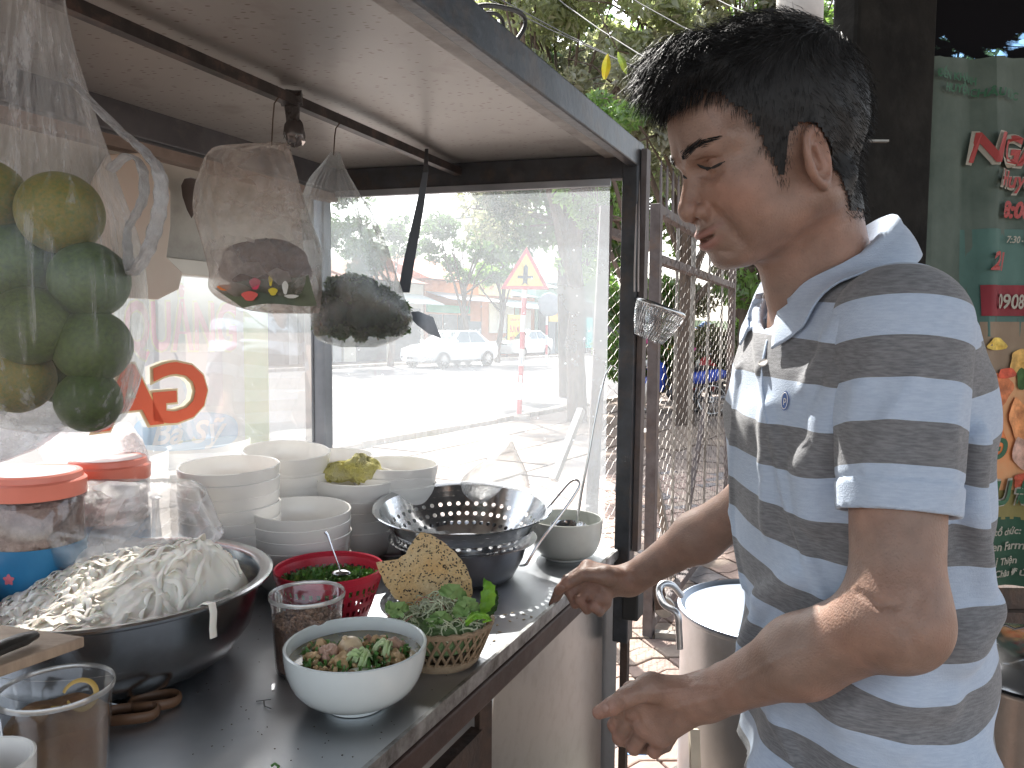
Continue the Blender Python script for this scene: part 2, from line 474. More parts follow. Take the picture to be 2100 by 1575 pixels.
def leafmat(name, c, t):
    m = bpy.data.materials.new(name); m.use_nodes = True
    N = m.node_tree.nodes; L = m.node_tree.links
    N.remove(N['Principled BSDF']); out = [n for n in N if n.type == 'OUTPUT_MATERIAL'][0]
    tc = N.new('ShaderNodeTexCoord'); n = N.new('ShaderNodeTexNoise'); n.inputs['Scale'].default_value = 1.6; n.inputs['Detail'].default_value = 4
    L.new(tc.outputs['Object'], n.inputs['Vector'])
    r = N.new('ShaderNodeValToRGB'); r.color_ramp.elements[0].position = 0.35; r.color_ramp.elements[1].position = 0.65
    r.color_ramp.elements[0].color = lin(tuple(x*0.6 for x in c)); r.color_ramp.elements[1].color = lin(c)
    L.new(n.outputs[0], r.inputs[0])
    d = N.new('ShaderNodeBsdfDiffuse'); L.new(r.outputs[0], d.inputs[0])
    tl = N.new('ShaderNodeBsdfTranslucent'); tl.inputs[0].default_value = lin(t)
    g = N.new('ShaderNodeBsdfGlossy'); g.inputs['Roughness'].default_value = 0.4; g.inputs[0].default_value = (0.6, 0.6, 0.6, 1)
    a = N.new('ShaderNodeMixShader'); a.inputs[0].default_value = 0.55; L.new(d.outputs[0], a.inputs[1]); L.new(tl.outputs[0], a.inputs[2])
    b = N.new('ShaderNodeMixShader'); b.inputs[0].default_value = 0.1; L.new(a.outputs[0], b.inputs[1]); L.new(g.outputs[0], b.inputs[2])
    L.new(b.outputs[0], out.inputs[0]); return m
M_leaf = [leafmat('leaf_grey_green', (0.31, 0.33, 0.20), (0.42, 0.48, 0.20)),
          leafmat('leaf_green', (0.14, 0.24, 0.07), (0.30, 0.50, 0.10)),
          leafmat('leaf_dusty', (0.35, 0.34, 0.24), (0.42, 0.44, 0.24)),
          leafmat('leaf_dark', (0.07, 0.12, 0.05), (0.12, 0.22, 0.06))]

# ------------------------------------------------------------------ ground, road, pavement
g = MB(); g.add([(-400, -60, -0.02), (400, -60, -0.02), (400, 900, -0.02), (-400, 900, -0.02)], [(0, 1, 2, 3)])
structure(g.build('ground', M_dust))
K0 = Vector((-2.2, 8.7, 0)); KV = Vector((0.515, 0.857, 0)).normalized(); KN = Vector((-KV.y, KV.x, 0))
def rd(s, n, z=0.0): return K0+KV*s+KN*n+Vector((0, 0, z))
g = MB(); g.add([rd(-60, 0.0, -0.012), rd(160, 0.0, -0.012), rd(160, 13.5, -0.012), rd(-60, 13.5, -0.012)], [(0, 1, 2, 3)])
structure(g.build('road', M_asph))
g = MB()
for k in range(-14, 40):
    g.add([rd(k*3.0, 6.9, -0.007), rd(k*3.0+1.4, 6.9, -0.007), rd(k*3.0+1.4, 7.02, -0.007), rd(k*3.0, 7.02, -0.007)], [(0, 1, 2, 3)])
structure(g.build('lane_marking', mat('worn_road_paint', (0.55, 0.53, 0.5), 0.8, dirt=(0.2, 0.18, 0.16), dscale=8, damt=0.9)))
# near kerb stones and far kerb
kerb = structure(bpy.data.objects.new('kerb', None)); COL.objects.link(kerb); ORG['kerb'] = Vector((0, 0, 0))
stone = MB(); stone.box((0, 0, 0), (0.98, 0.2, 0.16)); st0 = stone.build('kerbstone', M_kerb, kerb, bevel=0.015)
first = True
for k in range(-8, 22):
    o = st0 if first else st0.copy()
    if not first: COL.objects.link(o)
    first = False
    p = rd(k*1.0, -0.12, -0.01+rnd.uniform(-.01, .012)); o.location = p; o.rotation_euler = (rnd.uniform(-.02, .02), 0, math.atan2(KV.y, KV.x)+rnd.uniform(-.01, .01))
for k in range(0, 60):
    o = st0.copy(); COL.objects.link(o); o.location = rd(k*1.0+4, 13.6, 0.03); o.rotation_euler = (0, 0, math.atan2(KV.y, KV.x))
# pavement of big dusty slabs between kerb and cart
pv = structure(bpy.data.objects.new('pavement', None)); COL.objects.link(pv); ORG['pavement'] = Vector((0, 0, 0))
sl = []
for t in range(3):
    b_ = MB(); b_.box((0, 0, 0), (1.17, 0.77, 0.06)); sl.append(b_.build('slab', [M_slab, mat('slab_b', (0.19, 0.155, 0.134), 0.9, col2=(0.18, 0.14, 0.12), vscale=4, bump=0.3, dirt=(0.2, 0.15, 0.12), dscale=2, damt=0.6), mat('slab_c', (0.22, 0.168, 0.132), 0.9, col2=(0.21, 0.165, 0.13), vscale=6, bump=0.3)][t], pv, bevel=0.008))
used = [False]*3
for i in range(-6, 14):
    for j in range(0, 9):
        t = rnd.randrange(3)
        o = sl[t] if not used[t] else sl[t].copy()
        if used[t]: COL.objects.link(o)
        used[t] = True
        o.location = rd(i*1.2+(0.6 if j % 2 else 0), -0.65-j*0.8, -0.022+rnd.uniform(-.008, .008))
        o.rotation_euler = (rnd.uniform(-.008, .008), rnd.uniform(-.008, .008), math.atan2(KV.y, KV.x)+rnd.uniform(-.006, .006))
# zigzag interlocking pavers beside the cart
ZP = structure(bpy.data.objects.new('paver_area', None)); COL.objects.link(ZP); ORG['paver_area'] = Vector((0, 0, 0))
zig = [(-.11, -.055), (-.055, -.075), (0.0, -.055), (.055, -.035), (.11, -.055), (.11, .055), (.055, .075), (0, .055), (-.055, .035), (-.11, .055)]
zig = [(x*1.0, y*1.0) for x, y in zig]
Mz = [mat('paver_pink', (0.30, 0.22, 0.185), 0.9, var=0.15, vscale=14, bump=0.3, dirt=(0.3, 0.22, 0.18), dscale=8, damt=0.5),
      mat('paver_grey', (0.18, 0.165, 0.165), 0.9, var=0.2, vscale=14, bump=0.3, dirt=(0.4, 0.3, 0.24), dscale=8, damt=0.5),
      mat('paver_sand', (0.31, 0.245, 0.20), 0.9, var=0.15, vscale=14, bump=0.3, dirt=(0.3, 0.22, 0.18), dscale=8, damt=0.5)]
zp = []
for t in range(3):
    b_ = MB(); b_.prism([(x*0.955, y*0.95) for x, y in zig], (0, 0, 0), (1, 0, 0), (0, 1, 0), (0, 0, 1), 0.05); zp.append(b_.build('paver', Mz[t], ZP, bevel=0.006))
used = [False]*3
cells = []
for i in range(-4, 22):
    for j in range(-8, 40):
        lx = i*0.22; ly = j*0.11
        x = 0.35+lx*math.cos(0.36)-ly*math.sin(0.36); y = 2.35+lx*math.sin(0.36)+ly*math.cos(0.36)
        if y < 2.0: continue
        q = proj((x, y, 0.03)); cells.append((0 if (1270 < q[0] < 1520 and 850 < q[1] < 1620) else 1, y, x, y))
cells.sort()
rest = MB()
for n_, (_, _, x, y) in enumerate(cells):
    z = -0.012+rnd.uniform(-.004, .004)
    if n_ < 295:
        t = rnd.choice((0, 0, 1, 2, 2))
        o = zp[t] if not used[t] else zp[t].copy()
        if used[t]: COL.objects.link(o)
        used[t] = True
        o.location = (x, y, z); o.rotation_euler = (0, 0, 0.36+rnd.uniform(-.01, .01))
    else:
        ax = Vector((math.cos(.36), math.sin(.36), 0)); ay = Vector((-ax.y, ax.x, 0))
        rest.prism([(a*.955, b*.95) for a, b in zig], (x, y, z), ax, ay, (0, 0, 1), 0.05)
rest.build('paver_field', Mz[0], ZP, kind='stuff')

# ------------------------------------------------------------------ trees
def leaf_cloud(name, m, parent, centers, n, size, seed, asp=0.4, kind=None, droop=0.0):
    r = np.random.RandomState(seed)
    C = np.array([c[:3] for c in centers]); R = np.array([c[3] for c in centers])
    w = R**2; idx = r.choice(len(C), n, p=w/w.sum())
    d = r.normal(size=(n, 3)); d /= np.linalg.norm(d, axis=1)[:, None]
    rad = R[idx]*(0.35+0.65*r.rand(n)**0.5)
    P = C[idx]+d*rad[:, None]*np.array([1, 1, 0.75])
    a = r.normal(size=(n, 3)); a[:, 2] -= droop; a /= np.linalg.norm(a, axis=1)[:, None]
    b = np.cross(a, r.normal(size=(n, 3))); b /= np.linalg.norm(b, axis=1)[:, None]
    c = np.cross(a, b)
    s = size*(0.6+0.8*r.rand(n))[:, None]
    V = np.stack([P-a*s, P+b*s*asp+c*s*0.15-a*s*0.1, P+a*s, P-b*s*asp+c*s*0.15-a*s*0.1], 1).reshape(-1, 3)
    i = np.arange(n)*4
    F = np.stack([np.stack([i, i+1, i+2], 1), np.stack([i, i+2, i+3], 1)], 1).reshape(-1, 3)
    L = ORG.get(parent.name, Vector((0, 0, 0)))
    V = V-np.array(L)
    me = bpy.data.meshes.new(name); me.vertices.add(len(V)); me.vertices.foreach_set('co', V.ravel())
    me.loops.add(F.size); me.loops.foreach_set('vertex_index', F.ravel().astype(np.int32))
    me.polygons.add(len(F)); me.polygons.foreach_set('loop_start', np.arange(0, F.size, 3, dtype=np.int32))
    me.update(); me.validate()
    me.materials.append(m)
    o = bpy.data.objects.new(name, me); COL.objects.link(o); o.parent = parent; ORG[o.name] = L
    if kind: o['kind'] = kind
    return o
def tree(name, label, base, hgt, crown, nleaf, lsize, mi, seed, tr=0.16, cat='tree', group='trees behind the gate'):
    """crown: list of (dx,dy,z,r) blobs"""
    t = thing(name, label, cat, base, group)
    r = random.Random(seed); b = Vector(base)
    tk = MB()
    top = b+Vector((r.uniform(-.3, .3), r.uniform(-.3, .3), hgt*0.55))
    pts = [b+(top-b)*(k/6)+Vector((r.uniform(-.06, .06), r.uniform(-.06, .06), 0))*(1 if k else 0) for k in range(7)]
    tk.tube(pts, [tr*(1-0.07*k) for k in range(7)], 10)
    o = tk.build('trunk', M_bark, t, smooth=True)
    lb = MB()
    C = [(b.x+c[0], b.y+c[1], b.z+c[2], c[3]) for c in crown]
    for c in C:
        st = b+(top-b)*r.uniform(0.45, 1.0); e = Vector(c[:3])
        mid = (st+e)/2+Vector((r.uniform(-.2, .2), r.uniform(-.2, .2), r.uniform(0, .3)))
        lb.tube([st, mid, e], [tr*.4, tr*.25, tr*.08], 6)
        for q in range(7):
            dd = Vector((r.gauss(0, 1), r.gauss(0, 1), r.gauss(0, .7))).normalized()*c[3]*0.95
            lb.tube([mid if q < 2 else e, e+dd*0.5+Vector((0, 0, .1)), e+dd], [tr*.12, tr*.07, tr*.025], 5)
    lb.build('limb', M_bark, t, smooth=True)
    # clumps inside blobs
    cl = []
    for c in C:
        for q in range(9):
            d = Vector((r.gauss(0, 1), r.gauss(0, 1), r.gauss(0, .8))); d = d.normalized()*c[3]*r.uniform(0.3, 0.95)
            cl.append((c[0]+d.x, c[1]+d.y, c[2]+d.z, c[3]*r.uniform(.22, .42)))
    leaf_cloud('crown', M_leaf[mi], t, cl, nleaf, lsize, seed, droop=0.3)
    return t
def blobs(n, rx, ry, z0, z1, r0, r1, seed):
    r = random.Random(seed)
    return [(r.uniform(-rx, rx), r.uniform(-ry, ry), r.uniform(z0, z1), r.uniform(r0, r1)) for _ in range(n)]
tree('broadleaf_tree', 'dusty grey green tree hanging over the cart roof edge', (1.0, 11.8, 0), 6.5, blobs(9, 1.3, 1.2, 4.2, 7.2, .7, 1.2, 1), 15000, .075, 0, 11)
tree('broadleaf_tree', 'bushy pale green tree behind the wire gate, left of the man\'s face', (2.6, 11.5, 0), 6.5, blobs(11, 1.3, 1.0, 2.6, 7.0, .7, 1.1, 2), 17000, .07, 2, 12)
tree('broadleaf_tree', 'bright green tree behind the man\'s forehead', (3.9, 12.6, 0), 7, blobs(11, 1.5, 1.0, 2.2, 7.5, .7, 1.2, 3), 16000, .075, 1, 13)
tree('broadleaf_tree', 'dark green tree furthest back behind the gate', (3.0, 17.5, 0), 9, blobs(14, 3.2, 1.4, 2.2, 9.0, 1.0, 1.7, 4), 17000, .10, 3, 14, tr=.25)
tree('broadleaf_tree', 'olive tree right of the man\'s head behind the pale post', (5.6, 11.0, 0), 7, blobs(9, 1.4, 1.2, 2.6, 7.0, .8, 1.3, 5), 10000, .08, 0, 15)
tree('broadleaf_tree', 'tall pale tree filling the gap left of the yellow leaf', (1.2, 16.5, 0), 9, blobs(16, 2.6, 1.4, 3.4, 9.4, 1.0, 1.6, 14), 15000, .09, 2, 16, tr=.2)
tree('broadleaf_tree', 'tall green tree far behind the man\'s forehead', (4.9, 16.8, 0), 9, blobs(16, 2.6, 1.4, 2.6, 9.4, 1.0, 1.6, 15), 15000, .09, 1, 17, tr=.2)
# low hedge of shrubs behind the motorbikes
for k, (x, y, s_, mi, lb_) in enumerate([(2.3, 13.6, .9, 1, 'green shrub behind the gate post'), (3.35, 13.9, 1.0, 2, 'dusty shrub behind the parked motorbike'), (4.5, 13.5, 1.0, 1, 'leafy shrub beside the man\'s collar'), (5.6, 13.8, 1.1, 3, 'dark shrub hidden behind the man\'s back')]):
    t = thing('shrub', lb_, 'shrub', (x, y, 0), 'shrubs behind the parked motorbikes')
    sb = MB()
    for q in range(9): sb.tube([(x, y, 0), (x+rnd.uniform(-.3, .3), y+rnd.uniform(-.3, .3), .8), (x+rnd.uniform(-.6, .6), y+rnd.uniform(-.4, .4), 1.6)], [.03, .02, .008], 5)
    sb.build('stem', M_bark, t, smooth=True)
    leaf_cloud('foliage', M_leaf[mi], t, [(x+rnd.uniform(-.6, .6), y+rnd.uniform(-.4, .4), rnd.uniform(.5, 2.3), .38) for _ in range(13)], 5000, .07, 40+k)
# street trees across and along the road
def ptree(px, D, label, hgt, cr, nl, ls, mi, seed, tr=.14):
    p = PY(px, 690, D); tree('street_tree', label, (p.x, D, 0), hgt, cr, nl, ls, mi, seed, tr, group='trees along the road')
ptree(960, 33, 'street tree above the white sedan, seen through the dirty glass', 6, blobs(9, 1.7, 1.2, 3.6, 6.4, .7, 1.2, 6), 6000, .11, 3, 21)
ptree(1020, 35, 'street tree just left of the warning sign', 6, blobs(6, 1.2, 1.0, 3.8, 6.2, .7, 1.0, 7), 4500, .11, 1, 22)
ptree(800, 30, 'street tree behind the hanging strap', 6, blobs(7, 1.6, 1.0, 3.8, 6.8, .8, 1.3, 8), 5000, .11, 3, 23)
ptree(1292, 9.2, 'roadside tree whose leaves reach in above the gate', 5, [(-.75, 0, 3.1, .35), (-.5, .2, 2.75, .28), (-.6, 0, 3.5, .45), (-.2, 0, 3.9, .5), (-.1, .3, 3.2, .4)], 3500, .05, 1, 24, tr=.09)
ptree(1245, 52, 'distant street tree beside the blue hoarding', 7, blobs(7, 2.5, 1.5, 3.6, 7, 1.2, 1.8, 9), 4000, .2, 1, 25)

# ------------------------------------------------------------------ shops across the road
def plaster(n, c): return mat(n, c, 0.85, var=0.08, vscale=2, dirt=tuple(x*0.55 for x in c), dscale=1.2, damt=0.5, bump=0.1, bscale=20)
def shop(label, s0, s1, n0, h, wallm, depth=7, roofm=None, rise=1.2):
    c = rd((s0+s1)/2, n0+depth/2); t = thing('shop_building', label, 'building', (c.x, c.y, 0), 'shops across the road')
    w = MB()
    q = [rd(s0, n0), rd(s1, n0), rd(s1, n0+depth), rd(s0, n0+depth)]
    w.add([Vector((p.x, p.y, 0)) for p in q]+[Vector((p.x, p.y, h)) for p in q], [(0, 1, 5, 4), (1, 2, 6, 5), (2, 3, 7, 6), (3, 0, 4, 7), (4, 5, 6, 7)])
    w.build('wall', wallm, t)
    if roofm:
        r_ = MB()
        a = [rd(s0-.2, n0-.5, h+0.02), rd(s1+.2, n0-.5, h+0.02), rd(s1+.2, n0+depth/2, h+rise), rd(s0-.2, n0+depth/2, h+rise), rd(s1+.2, n0+depth, h+.02), rd(s0-.2, n0+depth, h+.02)]
        r_.add(a, [(0, 1, 2, 3), (3, 2, 4, 5), (0, 3, 5), (1, 4, 2)])
        r_.build('roof', roofm, t)
    return t
def panel(t, name, m, s0, s1, n, z0, z1, th=0.06):
    p = MB(); a = rd(s0, n, z0); b_ = rd(s1, n, z0)
    p.add([a, b_, b_+Vector((0, 0, z1-z0)), a+Vector((0, 0, z1-z0)), a-KN*th, b_-KN*th, b_-KN*th+Vector((0, 0, z1-z0)), a-KN*th+Vector((0, 0, z1-z0))],
          [(0, 3, 2, 1), (4, 5, 6, 7), (0, 1, 5, 4), (3, 7, 6, 2), (0, 4, 7, 3), (1, 2, 6, 5)])
    return p.build(name, m, t)
def awning(t, m, s0, s1, n, z, out=1.4, drop=.5):
    p = MB(); a = [rd(s0, n-.02, z), rd(s1, n-.02, z), rd(s1, n-out, z-drop), rd(s0, n-out, z-drop)]
    p.add(a+[v-Vector((0, 0, .05)) for v in a], [(0, 1, 2, 3), (7, 6, 5, 4), (0, 4, 5, 1), (1, 5, 6, 2), (2, 6, 7, 3), (3, 7, 4, 0)])
    return p.build('awning', m, t)
M_tile = mat('orange_roof_tiles', (0.48, 0.17, 0.10), 0.8, var=0.2, vscale=3, bump=0.4)
M_tin = mat('pale_tin_roof', (0.45, 0.55, 0.55), 0.5, var=0.1)
M_shop = mat('dark_shop_interior', (0.06, 0.06, 0.065), 0.7, var=0.5, vscale=1.2)
M_shut = mat('grey_shutter', (0.35, 0.37, 0.40), 0.5, var=0.1)
M_green = mat('green_awning', (0.05, 0.40, 0.22), 0.6, var=0.1)
M_or = plaster('orange_wall', (0.55, 0.24, 0.14)); M_cr = plaster('cream_wall', (0.62, 0.58, 0.50)); M_gr = plaster('grey_wall', (0.42, 0.43, 0.44)); M_mint = plaster('mint_wall', (0.36, 0.52, 0.45))
def s_at(px, n):   # station along the road whose facade point at offset n falls on photo column px
    r = (px-1050)/1580
    # (K0+KV s+KN n): x = r*y
    return (r*(K0.y+KN.y*n)-(K0.x+KN.x*n))/(KV.x-r*KV.y)
N0 = 17.5
def S(px, n=N0): return s_at(px, n)
# A far left
t = shop('grey shop far left with dark open front behind the hanging bags', S(480), S(700), N0, 3.6, M_gr, roofm=M_tile)
panel(t, 'shopfront', M_shop, S(510), S(590), N0-.01, 0, 2.6); panel(t, 'shopfront', M_shop, S(610), S(680), N0-.01, 0, 2.6); awning(t, M_tin, S(485), S(695), N0, 3.2)
t = shop('cream shop with a green fascia behind the white sedan', S(705), S(868), N0, 3.7, M_cr, roofm=M_tile)
panel(t, 'shopfront', M_shop, S(730), S(790), N0-.01, 0, 2.5); panel(t, 'shopfront', M_shop, S(800), S(860), N0-.01, 0, 2.5); awning(t, M_tin, S(710), S(865), N0, 3.2)
t = shop('orange roofed shop with a green strip and yellow signboard', S(871), S(985), N0, 4.0, M_or, roofm=M_tile, rise=1.6)
panel(t, 'fascia', M_green, S(873), S(960), N0-.02, 2.35, 2.75, .1)
for a, b_ in ((878, 905), (908, 935), (938, 962)): panel(t, 'shopfront', M_shop, S(a), S(b_), N0-.02, 0, 2.25, .04)
awning(t, M_shut, S(873), S(985), N0, 3.4, 1.6, .4)
sg = panel(t, 'signboard', mat('pale_yellow_board', (0.75, 0.68, 0.35), .6, var=.1), S(926), S(992), N0-1.7, 3.3, 4.7, .1)
for i_, (tx, z, mm) in enumerate((('BÚN BÒ - HỦ TIẾU', 4.2, M_red), ('CƠM TẤM', 3.55, M_red))):
    a = rd(S(928), N0-1.83, z); text_mb(tx, a, KV, (0, 0, 1), .32, squeeze=.55).build('lettering', mm, sg)
t = shop('orange brick shop with white metal shutters right of the sedan roof', S(987), S(1095), N0, 3.5, M_or, roofm=M_tin, rise=.9)
for a, b_ in ((1001, 1017), (1018, 1034), (1035, 1051)): panel(t, 'shutter', M_white, S(a), S(b_), N0-.02, 1.3, 3.0, .05)
panel(t, 'door', M_mint, S(1054), S(1062), N0-.02, .1, 2.8, .05); panel(t, 'door', M_white, S(1072), S(1086), N0-.02, .1, 2.7, .05)
awning(t, M_tin, S(1000), S(1093), N0, 3.3, 1.5, .5)
t = shop('tall white windowless building behind the warning sign', S(1092, 23), S(1180, 23), 23.5, 10.5, M_white, roofm=M_tin, rise=.6)
t = shop('mint green shop with grey awnings right of the warning sign', S(1097), S(1142), N0, 4.2, M_mint, roofm=M_tin)
panel(t, 'shopfront', M_shop, S(1102), S(1119), N0-.02, 0, 2.8, .05); panel(t, 'shopfront', M_shut, S(1123), S(1139), N0-.02, 0, 2.8, .05); awning(t, M_tin, S(1098), S(1141), N0, 3.4, 2.2, .5)
t = shop('row shop with dark front and blue posters behind the motorcyclist', S(1144), S(1232), N0, 4.6, M_gr, roofm=M_tin)
for a, b_ in ((1148, 1162), (1166, 1180), (1184, 1200), (1204, 1222)): panel(t, 'shopfront', M_shop, S(a), S(b_), N0-.02, 0, 3.0, .05)
awning(t, M_tin, S(1146), S(1230), N0, 3.9, 2.6, .6)
t = shop('low far shop at the right end of the row', S(1235), S(1330), N0, 4.0, M_cr, roofm=M_tile)
panel(t, 'shopfront', M_shop, S(1240), S(1320), N0-.02, 0, 3.0, .05)
def board(label, px0, px1, n, z0, z1, m, lines, posts=True, cat='sign'):
    c = rd((S(px0, n)+S(px1, n))/2, n); t = thing('signboard', label, cat, (c.x, c.y, 0), 'shop signs across the road')
    p_ = panel(t, 'board', m, S(px0, n), S(px1, n), n, z0, z1, .08)
    if posts:
        q = MB(); q.beam(rd(S(px0, n)+.05, n+.05, 0), rd(S(px0, n)+.05, n+.05, z1), .06, .06); q.beam(rd(S(px1, n)-.05, n+.05, 0), rd(S(px1, n)-.05, n+.05, z1), .06, .06); q.build('post', M_gate, t)
    W = (rd(S(px1, n), n)-rd(S(px0, n), n)).length
    for tx, z, h_, mm in lines:
        mb = text_mb(tx, (0, 0, 0), (1, 0, 0), (0, 1, 0), h_, offset=.01)
        w = max(v[0] for v in mb.v); sq = min(1.4, W*.9/w)
        a = rd(S(px0, n), n-.095, z)+KV*(W-w*sq)/2
        text_mb(tx, a, KV, (0, 0, 1), h_, offset=.01, squeeze=sq).build('lettering', mm, p_)
    return t
board('yellow sign reading BUN MAM in red beside the striped pole', 1040, 1070, 15.2, .35, 2.3, mat('sign_bright_yellow', (0.85, 0.72, 0.12), .5), [('GÁNH ĐẬP', 1.95, .18, M_red), ('BÚN MẮM', 1.35, .40, M_red), ('MIỀN TÂY', .95, .2, M_red), ('BÚN BÒ HUẾ', .45, .28, M_blue)])
board('blue hoarding with orange and yellow letters above the awnings', 1176, 1206, 17.0, 4.3, 7.0, M_blue, [('BIA HƠI', 5.9, .55, M_red), ('Quán', 5.0, .5, M_yellow)])
board('light blue poster stand left of the motorcyclist', 1168, 1193, 14.6, .2, 2.4, mat('poster_cyan', (0.10, 0.42, 0.62), .5), [('RỬA XE', 1.6, .35, M_white), ('PHỞ', .9, .4, M_white)])
board('teal poster stand right of the motorcyclist', 1200, 1212, 14.6, .4, 2.3, mat('poster_teal', (0.06, 0.42, 0.38), .5), [('LÀ', 1.4, .35, M_white)])
board('small yellow sign under the round mirror', 1124, 1142, 15.4, 2.0, 3.0, mat('sign_orange_yellow', (0.8, 0.55, 0.15), .5), [('BÁN', 2.4, .3, M_red)])
board('dark chalk board leaning in front of the orange shop', 955, 984, 15.6, .3, 1.9, mat('dark_board', (.07, .09, .1), .6), [('CÀ PHÊ', 1.3, .2, M_white), ('SINH TỐ', .8, .2, M_yellow)])

# hills / far tree line closing the horizon
g = MB(); hr = random.Random(3)
pts = [(-260+i*12, 300+20*math.sin(i*.6), 8+5*math.sin(i*.37)+hr.uniform(0, 3)) for i in range(48)]
for i in range(47):
    a, b_ = pts[i], pts[i+1]
    g.add([(a[0], a[1], -1), (b_[0], b_[1], -1), (b_[0], b_[1]+12, b_[2]), (a[0], a[1]+12, a[2]), (a[0], a[1]+60, -1), (b_[0], b_[1]+60, -1)], [(0, 1, 2, 3), (3, 2, 5, 4)])
structure(g.build('hills', mat('far_trees', (0.07, 0.10, 0.05), .95, var=.4, vscale=.3), smooth=True))
# ------------------------------------------------------------------ warning sign pole
p0 = PZ(1064, 860, 0.0); t = thing('traffic_sign', 'triangular yellow and red junction warning sign on a red and white striped pole', 'traffic sign', (p0.x, p0.y, 0))
TOP = PY(1080, 508, p0.y); lean = Vector((TOP.x-p0.x, 0, TOP.z)).normalized(); Hh = (TOP-Vector((p0.x, p0.y, 0))).length
b_ = MB(); b_.lathe([(0, 0), (.19, 0), (.17, .06), (.05, .09), (0, .09)], (p0.x, p0.y, 0), 14); b_.build('base', M_kerb, t, smooth=True)
zz = np.linspace(0.05, Hh-.25, 10)
for k in range(9):
    q = MB(); a = p0+lean*zz[k]; e = p0+lean*zz[k+1]; q.tube([a, e], .042, 14); q.build('pole_band', M_red if k % 2 == 0 else M_white, t, smooth=True)
def tri(r): return [(-r*.866, -r*.5), (r*.866, -r*.5), (0, r)]
cz = p0+lean*(Hh-.43)+Vector((0, -.06, 0))
ax, ay, an = Vector((1, .05, 0)).normalized(), lean, Vector((0, -1, 0))
q = MB(); q.prism(tri(.44), cz, ax, ay, an, .012); q.build('plate', M_red, t, bevel=.01)
q = MB(); q.prism(tri(.335), cz+an*.0135, ax, ay, an, .003); pl_ = q.build('face', M_yellow, t)
q = MB(); q.prism([(-.035, -.12), (-.06, -.16), (0, -.12), (.06, -.16), (.035, -.12), (.035, -.05), (.12, -.05), (.12, -.01), (.035, -.01), (.035, .12), (0, .17), (-.035, .12), (-.035, -.01), (-.12, -.01), (-.12, -.05), (-.035, -.05)], cz+an*.018, ax, ay, an, .003)
q.build('junction_symbol', mat('symbol_black', (.03, .05, .08), .5), t)
for z, s_ in ((.95, 'KHOAN'), (.62, 'CẮT BT')):   # stickers on the pole
    q = MB(); c_ = p0+lean*z+Vector((0, -.0445, 0)); q.box(c_, (.05, .004, .16)); st = q.build('sticker', M_white, t)
    text_mb(s_, c_+Vector((.012, -.004, -.07)), (0, 0, 1), (-1, 0, 0), .028, squeeze=.75, offset=.01).build('lettering', M_blue, st)
# far striped pole with round convex mirror
f0 = PY(1121, 700, 33); t = thing('traffic_mirror', 'round grey convex mirror on a striped pole in front of the shops', 'traffic mirror', (f0.x, f0.y, 0))
for k in range(7):
    q = MB(); q.tube([(f0.x, f0.y, k*.42), (f0.x, f0.y, (k+1)*.42)], .05, 10); q.build('pole_band', M_red if k % 2 else M_white, t)
q = MB(); q.sph((f0.x+.1, f0.y-.1, 2.55), (.5, .12, .5), 18, 10); q.build('mirror', M_shut, t, smooth=True)

